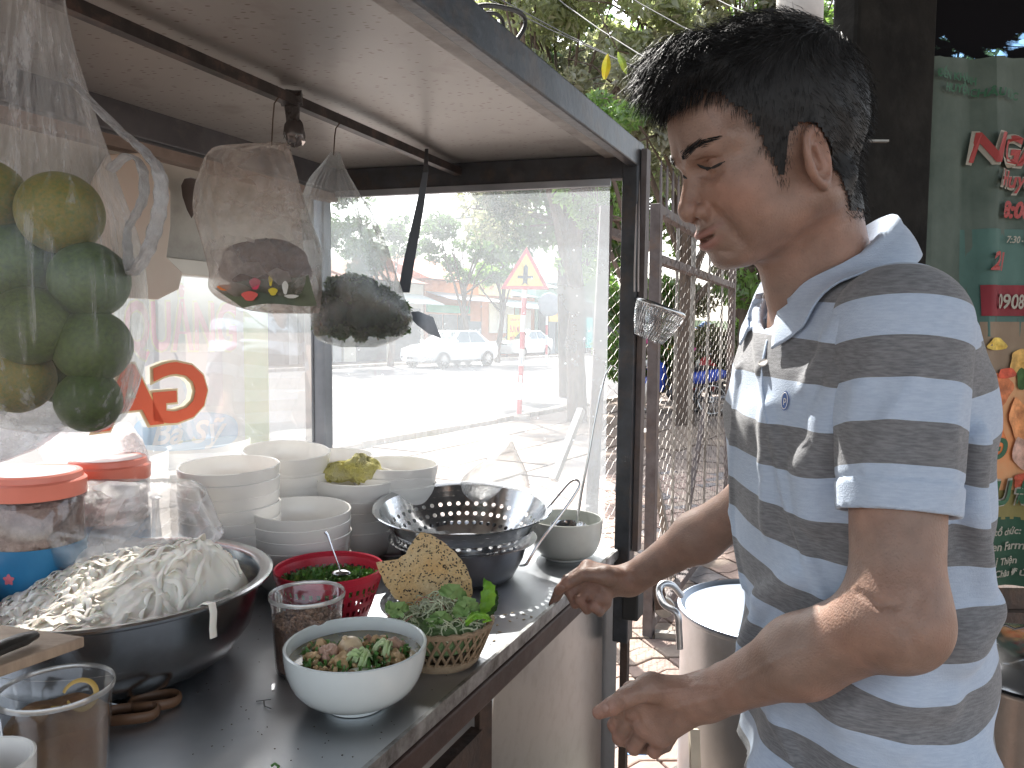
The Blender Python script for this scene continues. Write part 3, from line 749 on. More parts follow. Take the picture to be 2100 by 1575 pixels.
# ------------------------------------------------------------------ cars
def car(label, loc, head, kind):
    t = thing('parked_car' if kind else 'sedan_car', label, 'car', (0, 0, 0), 'white cars in the street')
    if kind == 0:
        st = [(2.12, .60, .32, .60), (2.08, .72, .24, .68), (1.9, .80, .2, .76), (1.5, .835, .2, .86), (1.1, .84, .2, .92), (.7, .84, .2, .95), (0, .84, .2, .96), (-1.0, .84, .2, .97), (-1.6, .83, .22, 1.0), (-1.95, .80, .26, .98), (-2.1, .72, .34, .88), (-2.14, .6, .45, .7)]
        cb = dict(f0=.92, f1=.15, r1=-.95, r0=-1.62, zt=1.42, wb=.77, wt=.57)
    else:
        st = [(2.2, .60, .34, .66), (2.14, .74, .22, .76), (1.95, .83, .18, .84), (1.5, .86, .18, .94), (1.1, .86, .18, .99), (.7, .86, .18, 1.0), (0, .86, .18, 1.01), (-1.0, .86, .18, 1.04), (-1.6, .85, .22, 1.06), (-2.0, .82, .28, 1.05), (-2.15, .72, .4, .92), (-2.2, .6, .5, .75)]
        cb = dict(f0=1.05, f1=.15, r1=-1.0, r0=-1.9, zt=1.47, wb=.78, wt=.56)
    def sec(x, hw, zb, zt):
        zm = zb+(zt-zb)*.55
        pr = [(0, zb), (hw*.8, zb), (hw*.97, zb+.08), (hw, zm-.1), (hw, zm+.05), (hw*.965, zt-.09), (hw*.88, zt-.015), (hw*.5, zt+.012), (0, zt+.02)]
        L_ = [(x, y, z) for y, z in pr]; R_ = [(x, -y, z) for y, z in pr[1:-1]][::-1]
        return L_+R_
    b_ = MB(); n = 16
    for s_ in st: b_.v.extend(sec(*s_))
    for i in range(len(st)-1):
        for k in range(n): b_.f.append((i*n+k, i*n+(k+1) % n, (i+1)*n+(k+1) % n, (i+1)*n+k))
    b_.f.append(tuple(range(n))); b_.f.append(tuple(range((len(st)-1)*n, len(st)*n))[::-1])
    b_.build('body', M_carwhite, t, smooth=True)
    zb = st[5][3]-.03
    c8 = [(cb['f0'], cb['wb'], zb), (cb['f0'], -cb['wb'], zb), (cb['r0'], -cb['wb'], zb), (cb['r0'], cb['wb'], zb), (cb['f1'], cb['wt'], cb['zt']), (cb['f1'], -cb['wt'], cb['zt']), (cb['r1'], -cb['wt'], cb['zt']), (cb['r1'], cb['wt'], cb['zt'])]
    b_ = MB(); b_.add(c8, [(0, 1, 5, 4), (1, 2, 6, 5), (2, 3, 7, 6), (3, 0, 4, 7), (4, 5, 6, 7)]); b_.build('cabin', M_carwhite, t, bevel=.05, smooth=False)
    def quad(a, b2, c, d, u0, u1, v0, v1, off=.012):
        a, b2, c, d = map(Vector, (a, b2, c, d)); nrm = (b2-a).cross(d-a).normalized()
        def P(u, v): return (a.lerp(b2, u)).lerp(d.lerp(c, u), v)+nrm*off
        return [P(u0, v0), P(u1, v0), P(u1, v1), P(u0, v1)]
    A = [Vector(v) for v in c8]
    def win(name, pts):
        w = MB(); w.add(pts, [(0, 1, 2, 3)]); return w.build(name, M_glassdark, t)
    win('windscreen', quad(A[1], A[0], A[4], A[5], .06, .94, .08, .9, -.012 if False else .012))
    win('rear_window', quad(A[3], A[2], A[6], A[7], .08, .92, .1, .9))
    for a, b2, c, d in ((A[0], A[3], A[7], A[4]), (A[2], A[1], A[5], A[6])):
        win('side_window', quad(a, b2, c, d, .10, .47, .06, .88)); win('side_window', quad(a, b2, c, d, .5, .88, .06, .88))
    for x in (1.32, -1.28):
        for y in (.80, -.80):
            s_ = 1 if y > 0 else -1; Rm = Matrix.Rotation(math.pi/2, 3, 'X')
            ar = MB(); ar.lathe([(0, 0), (.37, 0), (.37, .05)], (x, y+s_*.0, .32), 26, M=Rm if s_ < 0 else Matrix.Rotation(-math.pi/2, 3, 'X')); ar.build('wheel_arch', M_tyre, t)
            w = MB(); w.lathe([(.19, -.09), (.28, -.1), (.31, -.05), (.31, .05), (.28, .09), (.19, .085)], (x, y, .31), 28, M=Rm)
            wo = w.build('tyre', M_tyre, t, smooth=True)
            w = MB()
            for k in range(7):
                an = k*2*math.pi/7; w.beam((x, y+s_*.085, .31), (x+.18*math.cos(an), y+s_*.08, .31+.18*math.sin(an)), .06, .02, (0, 1, 0))
            w.lathe([(.20, -.08*1), (.205, .0), (.20, .085), (.18, .085)], (x, y, .31), 24, M=Rm); w.build('rim', M_chrome, t)
    fx = st[1][0]+.01; bl = mat('grille_black', (.03, .03, .03), .5); lt = mat('headlamp_glass', (.55, .6, .62), .12, spec=.8)
    for s_ in (1, -1):
        q = MB(); q.sph((st[2][0]+.06, s_*.60, st[2][3]-.10), (.14, .17, .07), 12, 8); q.build('headlight', lt, t, smooth=True)
        q = MB(); q.sph((st[1][0]-.02, s_*.58, .40), (.07, .13, .05), 10, 6); q.build('fog_lamp', bl, t, smooth=True)
        q = MB(); q.sph((cb['f0']-.22, s_*.93, zb+.07), (.07, .1, .065), 10, 8); q.build('wing_mirror', M_carwhite, t, smooth=True)
        q = MB(); q.box((-.15, s_*(st[5][1]+.006), .78), (.14, .02, .03)); q.box((-1.05, s_*(st[5][1]+.006), .79), (.14, .02, .03)); q.build('door_handle', M_chrome, t)
    q = MB()
    if kind == 0:
        for y in (-.27, 0, .27): q.sph((fx-.02, y, .62), (.06, .12, .035), 12, 6)
        q.box((fx-.0, 0, .36), (.06, .62, .08))
    else:
        q.sph((fx-.02, 0, .72), (.07, .45, .06), 16, 6); q.box((fx, 0, .42), (.06, .75, .16))
    q.build('grille', bl, t)
    q = MB(); q.box((fx+.04, 0, .48), (.02, .46, .11)); q.build('number_plate', M_white, t)
    t.location = loc; t.rotation_euler = (0, 0, head)
    return t
hd = math.atan2(-KV.y, -KV.x)
car1 = PZ(922, 752, 0.0); car('small white sedan driving past left of the striped pole', (car1.x, car1.y+.6, 0), hd-.12, 0)
car2 = PZ(1072, 733, 0.0); car('white modern sedan standing behind the striped pole', (car2.x, car2.y+1, 0), hd-.02, 1)

# ------------------------------------------------------------------ motorbikes and rider
def motorbike(label, loc, head, colm, group='motorbikes in the street', rider=False, lean=0.0):
    t = thing('motorbike', label, 'motorbike', (0, 0, 0), group)
    Rm = Matrix.Rotation(math.pi/2, 3, 'X'); blk = mat('bike_black', (.03, .03, .035), .4, var=.2)
    for x, nm in ((.62, 'front_wheel'), (-.58, 'rear_wheel')):
        w = MB(); ring = [(x+.27*math.cos(a), 0, .28+.27*math.sin(a)) for a in np.linspace(0, 2*math.pi, 24, endpoint=False)]
        w.tube(ring, .035, 8, closed=True); wo = w.build(nm, M_tyre, t, smooth=True)
        w = MB()
        for k in range(14):
            a = k*math.pi/7; w.tube([(x, .03*(-1)**k, .28), (x+.24*math.cos(a), 0, .28+.24*math.sin(a))], .004, 4)
        ring = [(x+.235*math.cos(a), 0, .28+.235*math.sin(a)) for a in np.linspace(0, 2*math.pi, 24, endpoint=False)]
        w.tube(ring, .014, 6, closed=True); w.lathe([(0, -.05), (.05, -.05), (.05, .05), (0, .05)], (x, 0, .28), 12, M=Rm); w.build('rim', M_chrome, wo, smooth=True)
    q = MB(); q.tube([(.62, .06, .28), (.42, .06, .85)], .018, 8); q.tube([(.62, -.06, .28), (.42, -.06, .85)], .018, 8)
    q.tube([(.36, .33, 1.0), (.40, .15, .97), (.42, 0, .93), (.40, -.15, .97), (.36, -.33, 1.0)], .014, 8); q.build('fork', M_chrome, t, smooth=True)
    q = MB(); q.sph((.44, 0, .80), (.13, .13, .18), 14, 10); q.sph((.30, 0, .62), (.07, .2, .26), 14, 10)
    q.sph((-.45, 0, .66), (.38, .11, .12), 16, 10, M=Matrix.Rotation(.18, 3, 'Y')); q.sph((.60, 0, .50), (.24, .07, .10), 14, 8, M=Matrix.Rotation(.5, 3, 'Y')); q.build('fairing', colm, t, smooth=True)
    q = MB(); q.sph((-.25, 0, .78), (.42, .13, .06), 16, 8, M=Matrix.Rotation(.08, 3, 'Y')); q.build('seat', blk, t, smooth=True)
    q = MB(); q.sph((.02, 0, .36), (.2, .12, .12), 12, 8); q.tube([(.35, 0, .7), (.1, 0, .42), (-.3, 0, .5), (-.7, 0, .72)], .03, 8); q.tube([(-.58, .1, .28), (-.2, .1, .34)], .025, 6); q.build('engine', blk, t, smooth=True)
    q = MB(); q.tube([(.05, -.13, .28), (-.3, -.15, .26), (-.85, -.17, .34)], [.02, .03, .04], 8); q.build('exhaust', M_chrome, t, smooth=True)
    q = MB(); q.sph((.55, 0, .86), (.06, .09, .07), 12, 8); q.build('headlight', mat('bike_lamp', (.7, .7, .65), .15), t, smooth=True)
    for s_ in (1, -1):
        q = MB(); q.tube([(.38, s_*.22, .98), (.36, s_*.28, 1.15)], .006, 5); q.sph((.36, s_*.3, 1.18), (.02, .06, .04), 10, 6); q.build('mirror', blk, t, smooth=True)
    t.location = loc; t.rotation_euler = (lean, 0, head)
    return t
mb_ = PZ(1186, 738, 0)
motorbike('white motor scooter being ridden toward the camera far up the road', (mb_.x, mb_.y+.4, 0), math.radians(-97), M_carwhite, 'motorbikes in the street')
rb = Vector((mb_.x, mb_.y+.55, 0))
def rider_sdf(P):
    q = P-np.array(rb); q = np.stack([q[:, 0], q[:, 1], q[:, 2]], 1)
    d = cap(q, (0, .1, .85), (0, .02, 1.28), .15, .17)
    for s_ in (1, -1):
        d = sm(d, cap(q, (s_*.16, .02, 1.32), (s_*.33, -.05, 1.08), .055, .045), .05)
        d = sm(d, cap(q, (s_*.33, -.05, 1.08), (s_*.3, -.38, 1.0), .042, .035), .02)
        d = sm(d, cap(q, (s_*.1, .1, .82), (s_*.2, -.33, .78), .085, .065), .05)
        d = sm(d, cap(q, (s_*.2, -.33, .78), (s_*.17, -.25, .32), .06, .045), .02)
    d = sm(d, cap(q, (0, .02, 1.36), (0, -.01, 1.5), .055, .06), .04)
    return np.minimum(d, ell(q, (0, -.02, 1.56), (.085, .10, .115)))
V, F = nets(rider_sdf, (rb.x-.6, rb.y-.7, .2), (rb.x+.6, rb.y+.5, 1.75), .02)
tr_ = thing('person', 'motorcyclist in a pale lilac jacket riding toward the camera', 'person', (rb.x, rb.y, 0))
zc = V[:, 2]; colr = np.where((zc > 1.47)[:, None], [.35, .22, .16], np.where((zc > .84)[:, None], [.62, .52, .66], [.10, .11, .16]))
def attr_mat(name, rough=.7, attr='Col', sss=0, bump=0, bscale=200):
    m = bpy.data.materials.new(name); m.use_nodes = True; N = m.node_tree.nodes; L = m.node_tree.links; b_ = N['Principled BSDF']
    a = N.new('ShaderNodeAttribute'); a.attribute_name = attr; L.new(a.outputs['Color'], b_.inputs['Base Color']); b_.inputs['Roughness'].default_value = rough
    return m
npmesh('body', V, F, attr_mat('rider_cloth'), tr_, {'Col': colr})
q = MB(); q.sph((rb.x, rb.y-.02, 1.60), (.125, .14, .11), 16, 10, fn=lambda t_, a: 1 if t_ < 2.0 else .8); q.build('helmet', mat('helmet', (.65, .68, .75), .2), tr_, smooth=True)
q = MB(); q.sph((rb.x, rb.y-.135, 1.54), (.05, .03, .035), 10, 6); q.build('face_mask', mat('mask', (.5, .5, .55), .7), tr_, smooth=True)

# parked bikes behind the gate, seen through the wire
for i_, (px, D, hd_, m_, lb_) in enumerate([(1390, 13.0, 2.65, mat('bike_blue', (.04, .09, .5), .35), 'blue motorbike parked behind the wire gate'), (1465, 14.2, 2.5, mat('bike_silver', (.4, .42, .45), .3), 'silver motorbike parked behind the blue one'), (1500, 13.2, 2.9, mat('bike_red', (.5, .04, .05), .35), 'red motorbike parked nearest the man\'s shoulder')]):
    p = PY(px, 780, D); motorbike(lb_, (p.x, p.y, 0), hd_, m_, 'motorbikes parked behind the gate', lean=.1)
# white low wall / parked van shape behind bikes -> tarpaulin stall
a = PY(1330, 740, 15.5); e = PY(1475, 740, 16.3)
t = thing('roadside_stall', 'white tarpaulin stall with coloured bundles behind the parked motorbikes', 'stall', ((a.x+e.x)/2, (a.y+e.y)/2, 0))
q = MB(); d_ = (e-a); d_.z = 0; dn = d_.normalized()
q.grid(lambda u, v: Vector((a.x, a.y, 0))+d_*u+Vector((0, 0, .15+.85*v))+Vector((-dn.y, dn.x, 0))*(.05*math.sin(u*23+v*3)), 40, 8); q.build('tarpaulin', M_white, t, smooth=True, solid=.01)
for k in range(7):
    c_ = Vector((a.x, a.y, 0))+d_*(.08+.14*k); cc = [(.6, .08, .25), (.7, .4, .1), (.1, .4, .35), (.65, .1, .4), (.75, .6, .5), (.2, .3, .5), (.6, .1, .1)][k]
    q = MB(); q.sph(c_+Vector((0, 0, 1.15+.1*(k % 3))), (.22, .2, .2+.05*(k % 2)), 14, 9, fn=lambda t_, a_: 1+.12*math.sin(3*a_+4*t_)); q.build('bundle', mat('bundle_%d' % k, cc, .8, var=.2), t, smooth=True)

# ------------------------------------------------------------------ the wire gate
U = Vector((0.416, 0.909, 0)).normalized(); UN = Vector((-U.y, U.x, 0))
def chain(mb, o, d, L, z0, z1, pitch=.072, r=.0015, seed=0):
    n = int(L/pitch); m = int((z1-z0)/.0265); rr = random.Random(seed)
    nrm = Vector((-d.y, d.x, 0))
    for i in range(n):
        x0 = i*pitch
        pts = []
        for k in range(m+1):
            w = .0035*math.sin(k*1.3+i)
            x = x0+(pitch/2*1.04 if (k+i) % 2 else -pitch/2*1.04)
            pts.append(o+d*max(0, min(L, x+w+pitch/2))+Vector((0, 0, z0+k*(z1-z0)/m))+nrm*(.004*(1 if (k+i) % 2 else -1)+.008*math.sin(x0*4+k*.25)))
        mb.tube(pts, r, 3, cap=False)
G0 = PZ(1330, 1292, 0.06); G0.z = 0
t = thing('wire_gate', 'brown framed chain link gate leaf with spikes, just right of the cart post', 'gate', (G0.x, G0.y, 0), 'gate leaves behind the cart')
GL = 2.1; ZT = 1.93
def gp(s, z, n=0): return G0+U*s+UN*n+Vector((0, 0, z))
def bar(nm, a, b2, w=.04, h=.04, m=M_gate): q = MB(); q.beam(a, b2, w, h, up=UN); return q.build(nm, m, t, bevel=.003)
bar('post', gp(0, .03), gp(0, ZT), .05, .045); bar('post', gp(GL, .03), gp(GL, ZT), .045, .045)
bar('rail', gp(.024, ZT-.022), gp(GL-.024, ZT-.022)); bar('rail', gp(.024, ZT-.23), gp(GL-.024, ZT-.23)); bar('rail', gp(.024, .09), gp(GL-.024, .09), .045, .045)
for s_ in (.42, .80, 1.25, 1.7): bar('stile', gp(s_, .12), gp(s_, ZT-.05), .014, .014, M_galv) if s_ != .80 else bar('stile', gp(s_, .12), gp(s_, ZT-.05), .022, .022, M_galv)
bar('brace', gp(.02, .95, .03), gp(.62, .12, .03), .03, .03, M_galv); bar('brace', gp(1.4, .95, .03), gp(.7, .12, .03), .03, .03, M_gate)
for k in range(18):
    s_ = .07+k*.115; q = MB(); q.prism([(-.014, 0), (.014, 0), (.016, .12), (.0, .2), (-.016, .12)], gp(s_, ZT-.002, -.002), U, (0, 0, 1), UN, .006); q.build('spike', M_gate, t)
q = MB(); chain(q, gp(.02, 0, -.024), U, GL-.04, .1, ZT-.03); q.build('wire_mesh', mat('wire_mesh_dark', (.12, .105, .095), .5, .4, var=.4, vscale=20), t, kind='stuff')
q = MB(); rg = [gp(.045, 1.62, 0)+U*(.022*math.cos(a))+Vector((0, 0, .022*math.sin(a))) for a in np.linspace(0, 6.28, 14, endpoint=False)]; q.tube(rg, .005, 6, closed=True); q.build('latch_ring', M_gate, t, smooth=True)
wc = PY(1362, 1245, G0.y-.02)
q = MB(); Ry = Matrix.Rotation(math.pi/2, 3, 'X'); q.lathe([(0, -.014), (.042, -.014), (.046, -.008), (.046, .008), (.042, .014), (0, .014)], wc, 22, M=Ry); q.build('caster', M_galv, t, smooth=True)
q = MB(); q.beam(wc+Vector((-.02, -.03, 0)), wc+Vector((-.035, -.03, .12)), .05, .006, up=(0, 1, 0)); q.beam(wc+Vector((-.02, .03, 0)), wc+Vector((-.035, .03, .12)), .05, .006, up=(0, 1, 0)); q.box(wc+Vector((-.035, 0, .13)), (.1, .1, .012)); q.build('caster_bracket', M_rust, t)
bar('foot_rail', gp(0, .045, -.03), gp(.05, .045, -.03)+Vector((.9, -.25, 0)), .035, .035, M_galv)
# second leaf, left, standing open behind the glass
A2 = PY(1205, 990, 3.45); A2.z = 0; B2 = PY(1334, 990, 4.25); B2.z = 0; dd = (B2-A2); L2 = dd.length; dn2 = dd.normalized(); nn2 = Vector((-dn2.y, dn2.x, 0))
t = thing('wire_gate', 'chain link gate leaf with leaning post seen through the cart glass', 'gate', (A2.x, A2.y, 0), 'gate leaves behind the cart')
lt_ = PY(1243, 470, 3.45)
q = MB(); q.beam(A2+Vector((0, 0, .05)), lt_+Vector((0, 0, .1)), .055, .05, up=(0, 1, 0)); q.build('post', M_gate, t)
for z in (1.84, .1): q = MB(); q.beam(A2.lerp(B2, .04)+Vector((0.03, 0, z)), B2+Vector((0, 0, z)), .04, .04, up=nn2); q.build('rail', M_gate, t)
q = MB(); q.beam(PY(1192, 840, 3.5), PY(1135, 985, 3.3), .03, .03); q.build('brace', M_galv, t)
q = MB(); q.beam(PY(1325, 790, 3.6), PY(1268, 1010, 3.3), .03, .03); q.build('brace', M_galv, t)
q = MB(); q.beam(PY(1318, 560, 4.0), PY(1300, 1130, 4.0), .028, .028); q.build('stile', M_galv, t)
q = MB(); chain(q, A2+Vector((.03, 0, 0))+nn2*-.02, dn2, L2, .1, 1.84, seed=3); q.build('wire_mesh', mat('wire_mesh_dark', (.12, .105, .095), .5, .4, var=.4, vscale=20), t, kind='stuff')

# pale post rising behind the man's head and wires
pp = PY(1640, 20, 4.6); t_ = MB(); t_.tube([(pp.x, pp.y, 0), (pp.x, pp.y, 2.0), (pp.x, pp.y, 5.2)], .13, 20)
tag(t_.build('utility_post', mat('pale_concrete_post', (.42, .40, .36), .85, var=.15, vscale=5, bump=.2), smooth=True), 'pale round concrete post rising behind the man\'s hair', 'post')
wg = 'power cables crossing above the gate'
for k, (a, b2) in enumerate([((900, -60), (1380, 190)), ((930, -60), (1410, 210)), ((1240, -40), (1560, 150)), ((1370, -60), (1600, 70)), ((1100, -40), (1345, 160))]):
    p = PY(a[0]+40*k*0, a[1], 9.0); e = PY(b2[0]+60, b2[1], 6.5); m_ = (p+e)/2-Vector((0, 0, .07)); q = MB(); q.tube([p, p.lerp(m_, .5)-Vector((0, 0, .02)), m_, m_.lerp(e, .5)-Vector((0, 0, .02)), e], .006, 5)
    tag(q.build('power_cable', M_black), ['leftmost cable crossing in front of the trees', 'second cable from the left, parallel to the first', 'cable meeting the front of the man\'s hair', 'cable just above the top of the man\'s hair', 'middle cable above the yellow leaf'][k], 'cable', wg)
# two big bright leaves on a twig
t = thing('leafy_twig', 'thin twig with one bright yellow leaf and one yellow green leaf', 'twig', PY(1262, 90, 4.0))
q = MB(); q.tube([PY(1225, 20, 4.0), PY(1250, 70, 4.0), PY(1268, 105, 4.02), PY(1290, 110, 4.05)], .003, 5); q.build('stem', M_bark, t)
def leafblade(a, b2, w, y):
    A_ = PY(*a, y); B_ = PY(*b2, y-.01); d_ = (B_-A_); sd = d_.cross(Vector((0, 1, 0))).normalized(); q = MB()
    q.grid(lambda u, v: A_+d_*v+sd*((u-.5)*2*w*math.sin(math.pi*min(1, v*.92+.04))**.8)+Vector((0, abs(u-.5)*.02+.006*math.sin(v*9), 0)), 5, 9); return q
leafblade((1247, 110), (1240, 162), .023, 4.0).build('leaf', mat('yellow_leaf', (.75, .72, .02), .5, col2=(.75, .55, .02), vscale=30, sss=0), t, smooth=True)
leafblade((1268, 105), (1286, 150), .018, 4.02).build('leaf', mat('lime_leaf', (.35, .5, .06), .5, var=.3, vscale=30), t, smooth=True)
# ------------------------------------------------------------------ the food cart
CZ = 0.91                                   # counter height
A = Vector((.233, 1.644, 0)); Bc = Vector((-.448, 1.835, 0))
EU = (Bc-A).normalized()                    # along the end wall
Lc = 1.75
RZ = CAMZ+.352
def cf(s, z=0.0, n=0.0): return A-U*s+UN*n+Vector((0, 0, z))     # s metres toward the camera from the far right post, n inward
def cb_(s, z=0.0, n=0.0): return Bc-U*s+UN*n+Vector((0, 0, z))
cart = thing('food_cart', 'stainless steel noodle cart with glass sides and a stained white roof', 'food cart', (A.x, A.y, 0))
# counter top: folded steel sheet
def ctop(): 
    q = MB(); n = 24
    o0, o1 = cf(-.01, CZ), cf(Lc, CZ); i0, i1 = cb_(-.01, CZ), cb_(Lc, CZ)
    q.add([o0, o1, i1, i0, o0-Vector((0, 0, .022)), o1-Vector((0, 0, .022)), i1-Vector((0, 0, .022)), i0-Vector((0, 0, .022))], [(0, 3, 2, 1), (4, 5, 6, 7), (0, 1, 5, 4), (1, 2, 6, 5), (2, 3, 7, 6), (3, 0, 4, 7)])
    return q
def steel_counter():
    m = bpy.data.materials.new('counter_steel'); m.use_nodes = True; N = m.node_tree.nodes; L = m.node_tree.links; b_ = N['Principled BSDF']
    tc = N.new('ShaderNodeTexCoord'); n1 = N.new('ShaderNodeTexNoise'); n1.inputs['Scale'].default_value = 5; n1.inputs['Detail'].default_value = 8; L.new(tc.outputs['Object'], n1.inputs['Vector'])
    r = N.new('ShaderNodeValToRGB'); r.color_ramp.elements[0].color = (.50, .52, .55, 1); r.color_ramp.elements[1].color = (.66, .68, .71, 1); r.color_ramp.elements[0].position = .35; r.color_ramp.elements[1].position = .65
    L.new(n1.outputs[0], r.inputs[0]); L.new(r.outputs[0], b_.inputs['Base Color']); b_.inputs['Metallic'].default_value = 1
    n2 = N.new('ShaderNodeTexNoise'); n2.inputs['Scale'].default_value = 3; n2.inputs['Detail'].default_value = 10; n2.inputs['Roughness'].default_value = .7; L.new(tc.outputs['Object'], n2.inputs['Vector'])
    mr = N.new('ShaderNodeMapRange'); mr.inputs[1].default_value = .3; mr.inputs[2].default_value = .7; mr.inputs[3].default_value = .28; mr.inputs[4].default_value = .52; L.new(n2.outputs[0], mr.inputs[0]); L.new(mr.outputs[0], b_.inputs['Roughness'])
    n3 = N.new('ShaderNodeTexNoise'); n3.inputs['Scale'].default_value = 9; n3.inputs['Detail'].default_value = 2; L.new(tc.outputs['Object'], n3.inputs['Vector'])
    bp = N.new('ShaderNodeBump'); bp.inputs['Strength'].default_value = .12; bp.inputs['Distance'].default_value = .01; L.new(n3.outputs[0], bp.inputs['Height']); L.new(bp.outputs[0], b_.inputs['Normal'])
    return m
M_count = steel_counter()
ctop().build('counter_top', M_count, cart, bevel=.002)
q = MB(); q.beam(cf(0.0, CZ-.003, .0)-UN*(.004), cf(Lc, CZ-.003, 0)-UN*.004, .006, .02, up=(0, 0, 1)); q.build('edge_strip', mat('grimy_edge', (.52, .52, .52), .4, .8, col2=(.12, .11, .10), vscale=34, bump=.2), cart)
q = MB(); q.beam(cf(.10, CZ-.042, .012), cf(Lc, CZ-.042, .012), .028, .036, up=(0, 0, 1)); q.build('wooden_rail', mat('dark_greasy_wood', (.085, .045, .035), .5, col2=(.035, .022, .02), vscale=10, stretch=(1, .2, 1), bump=.2, dirt=(.15, .13, .12), dscale=14, damt=.3), cart, bevel=.004)
# steel side panel, dark open cupboard beside it
M_panel = mat('side_panel_steel', (.58, .57, .56), .30, .95, col2=(.52, .51, .50), vscale=3, stretch=(1, 1, .4), bump=.04, bscale=8, dirt=(.2, .17, .14), dscale=30, damt=.25)
q = MB(); a, e = cf(.03, .2, .022), cf(.585, .2, .022)
q.add([a, e, e+Vector((0, 0, CZ-.28-.06)), cf(.565, CZ-.065, .022), cf(.03, CZ-.065, .022), a+UN*.02, e+UN*.02, e+UN*.02+Vector((0, 0, CZ-.34)), cf(.565, CZ-.065, .042), cf(.03, CZ-.065, .042)],
      [(0, 1, 2, 3, 4), (9, 8, 7, 6, 5), (0, 5, 6, 1), (1, 6, 7, 2), (2, 7, 8, 3), (3, 8, 9, 4), (4, 9, 5, 0)]); q.build('side_panel', M_panel, cart, bevel=.003)
q = MB(); q.beam(cf(.59, .2, .03), cf(.59, CZ-.08, .03), .02, .02); q.build('cupboard_stile', M_rust, cart)
q = MB(); q.add([cf(.6, .2, .5), cf(Lc, .2, .5), cf(Lc, CZ-.03, .5), cf(.6, CZ-.03, .5)], [(0, 1, 2, 3)]); q.add([cf(.6, .2, .03), cf(Lc, .2, .03), cf(Lc, .2, .6), cf(.6, .2, .6)], [(0, 1, 2, 3)]); q.build('cupboard_lining', M_rust, cart)
q = MB(); q.beam(cf(.6, CZ-.16, .035), cf(Lc, CZ-.16, .035), .02, .08); q.build('cupboard_apron', M_rust, cart)
ew = MB(); ew.add([A+Vector((0, 0, .15)), Bc+Vector((0, 0, .15)), Bc+Vector((0, 0, CZ-.03)), A+Vector((0, 0, CZ-.03))], [(0, 1, 2, 3)]); ew.add([cb_(0, .15), cb_(Lc, .15), cb_(Lc, CZ-.03), cb_(0, CZ-.03)], [(0, 1, 2, 3)]); ew.build('base_panel', M_alu, cart, solid=.004)
# posts
q = MB(); q.beam(A+Vector((.012, .0, CZ-.20)), A+Vector((.018, .0, RZ+.045)), .034, .042, up=tuple(U)); q.build('corner_post', M_paintdark, cart, bevel=.003)
q = MB(); q.beam(A+Vector((.04, .0, CZ+.0)), A+Vector((.045, 0, RZ+.03)), .012, .03, up=tuple(U)); q.build('post_flange', M_gate, cart)
q = MB(); q.beam(A+Vector((.032, -.012, CZ-.085)), A+Vector((.032, -.012, CZ-.145)), .035, .05, up=tuple(U)); q.build('corner_guard', M_black, cart, bevel=.004)
q = MB(); q.beam(A+Vector((.018, 0, .1)), A+Vector((.018, 0, CZ-.2)), .016, .02, up=tuple(U)); q.build('leg', M_rust, cart)
q = MB(); q.beam(Bc+Vector((0, -.01, CZ)), Bc+Vector((0, -.01, RZ)), .032, .03, up=tuple(U)); q.build('rear_post', mat('rear_post_alu', (.22, .24, .27), .4, .6, var=.2, dirt=(.4, .4, .4), damt=.4), cart, bevel=.003)
q = MB(); q.beam(Bc+Vector((-.03, -.008, CZ)), Bc+Vector((-.03, -.008, RZ)), .018, .02, up=tuple(U)); q.build('sliding_track', mat('pale_alu', (.55, .56, .58), .35, .8), cart)
# end wall header
q = MB(); q.beam(A+Vector((.02, 0, RZ-.005)), Bc+Vector((0, 0, RZ-.005)), .03, .05); q.build('header_rail', M_paintdark, cart, bevel=.003)
q = MB(); q.beam(A+EU*.03+Vector((0, -.012, RZ-.038)), Bc+Vector((0, -.012, RZ-.038)), .012, .014); q.build('glazing_bead', mat('grey_bead', (.28, .30, .33), .4, .5, var=.2), cart)
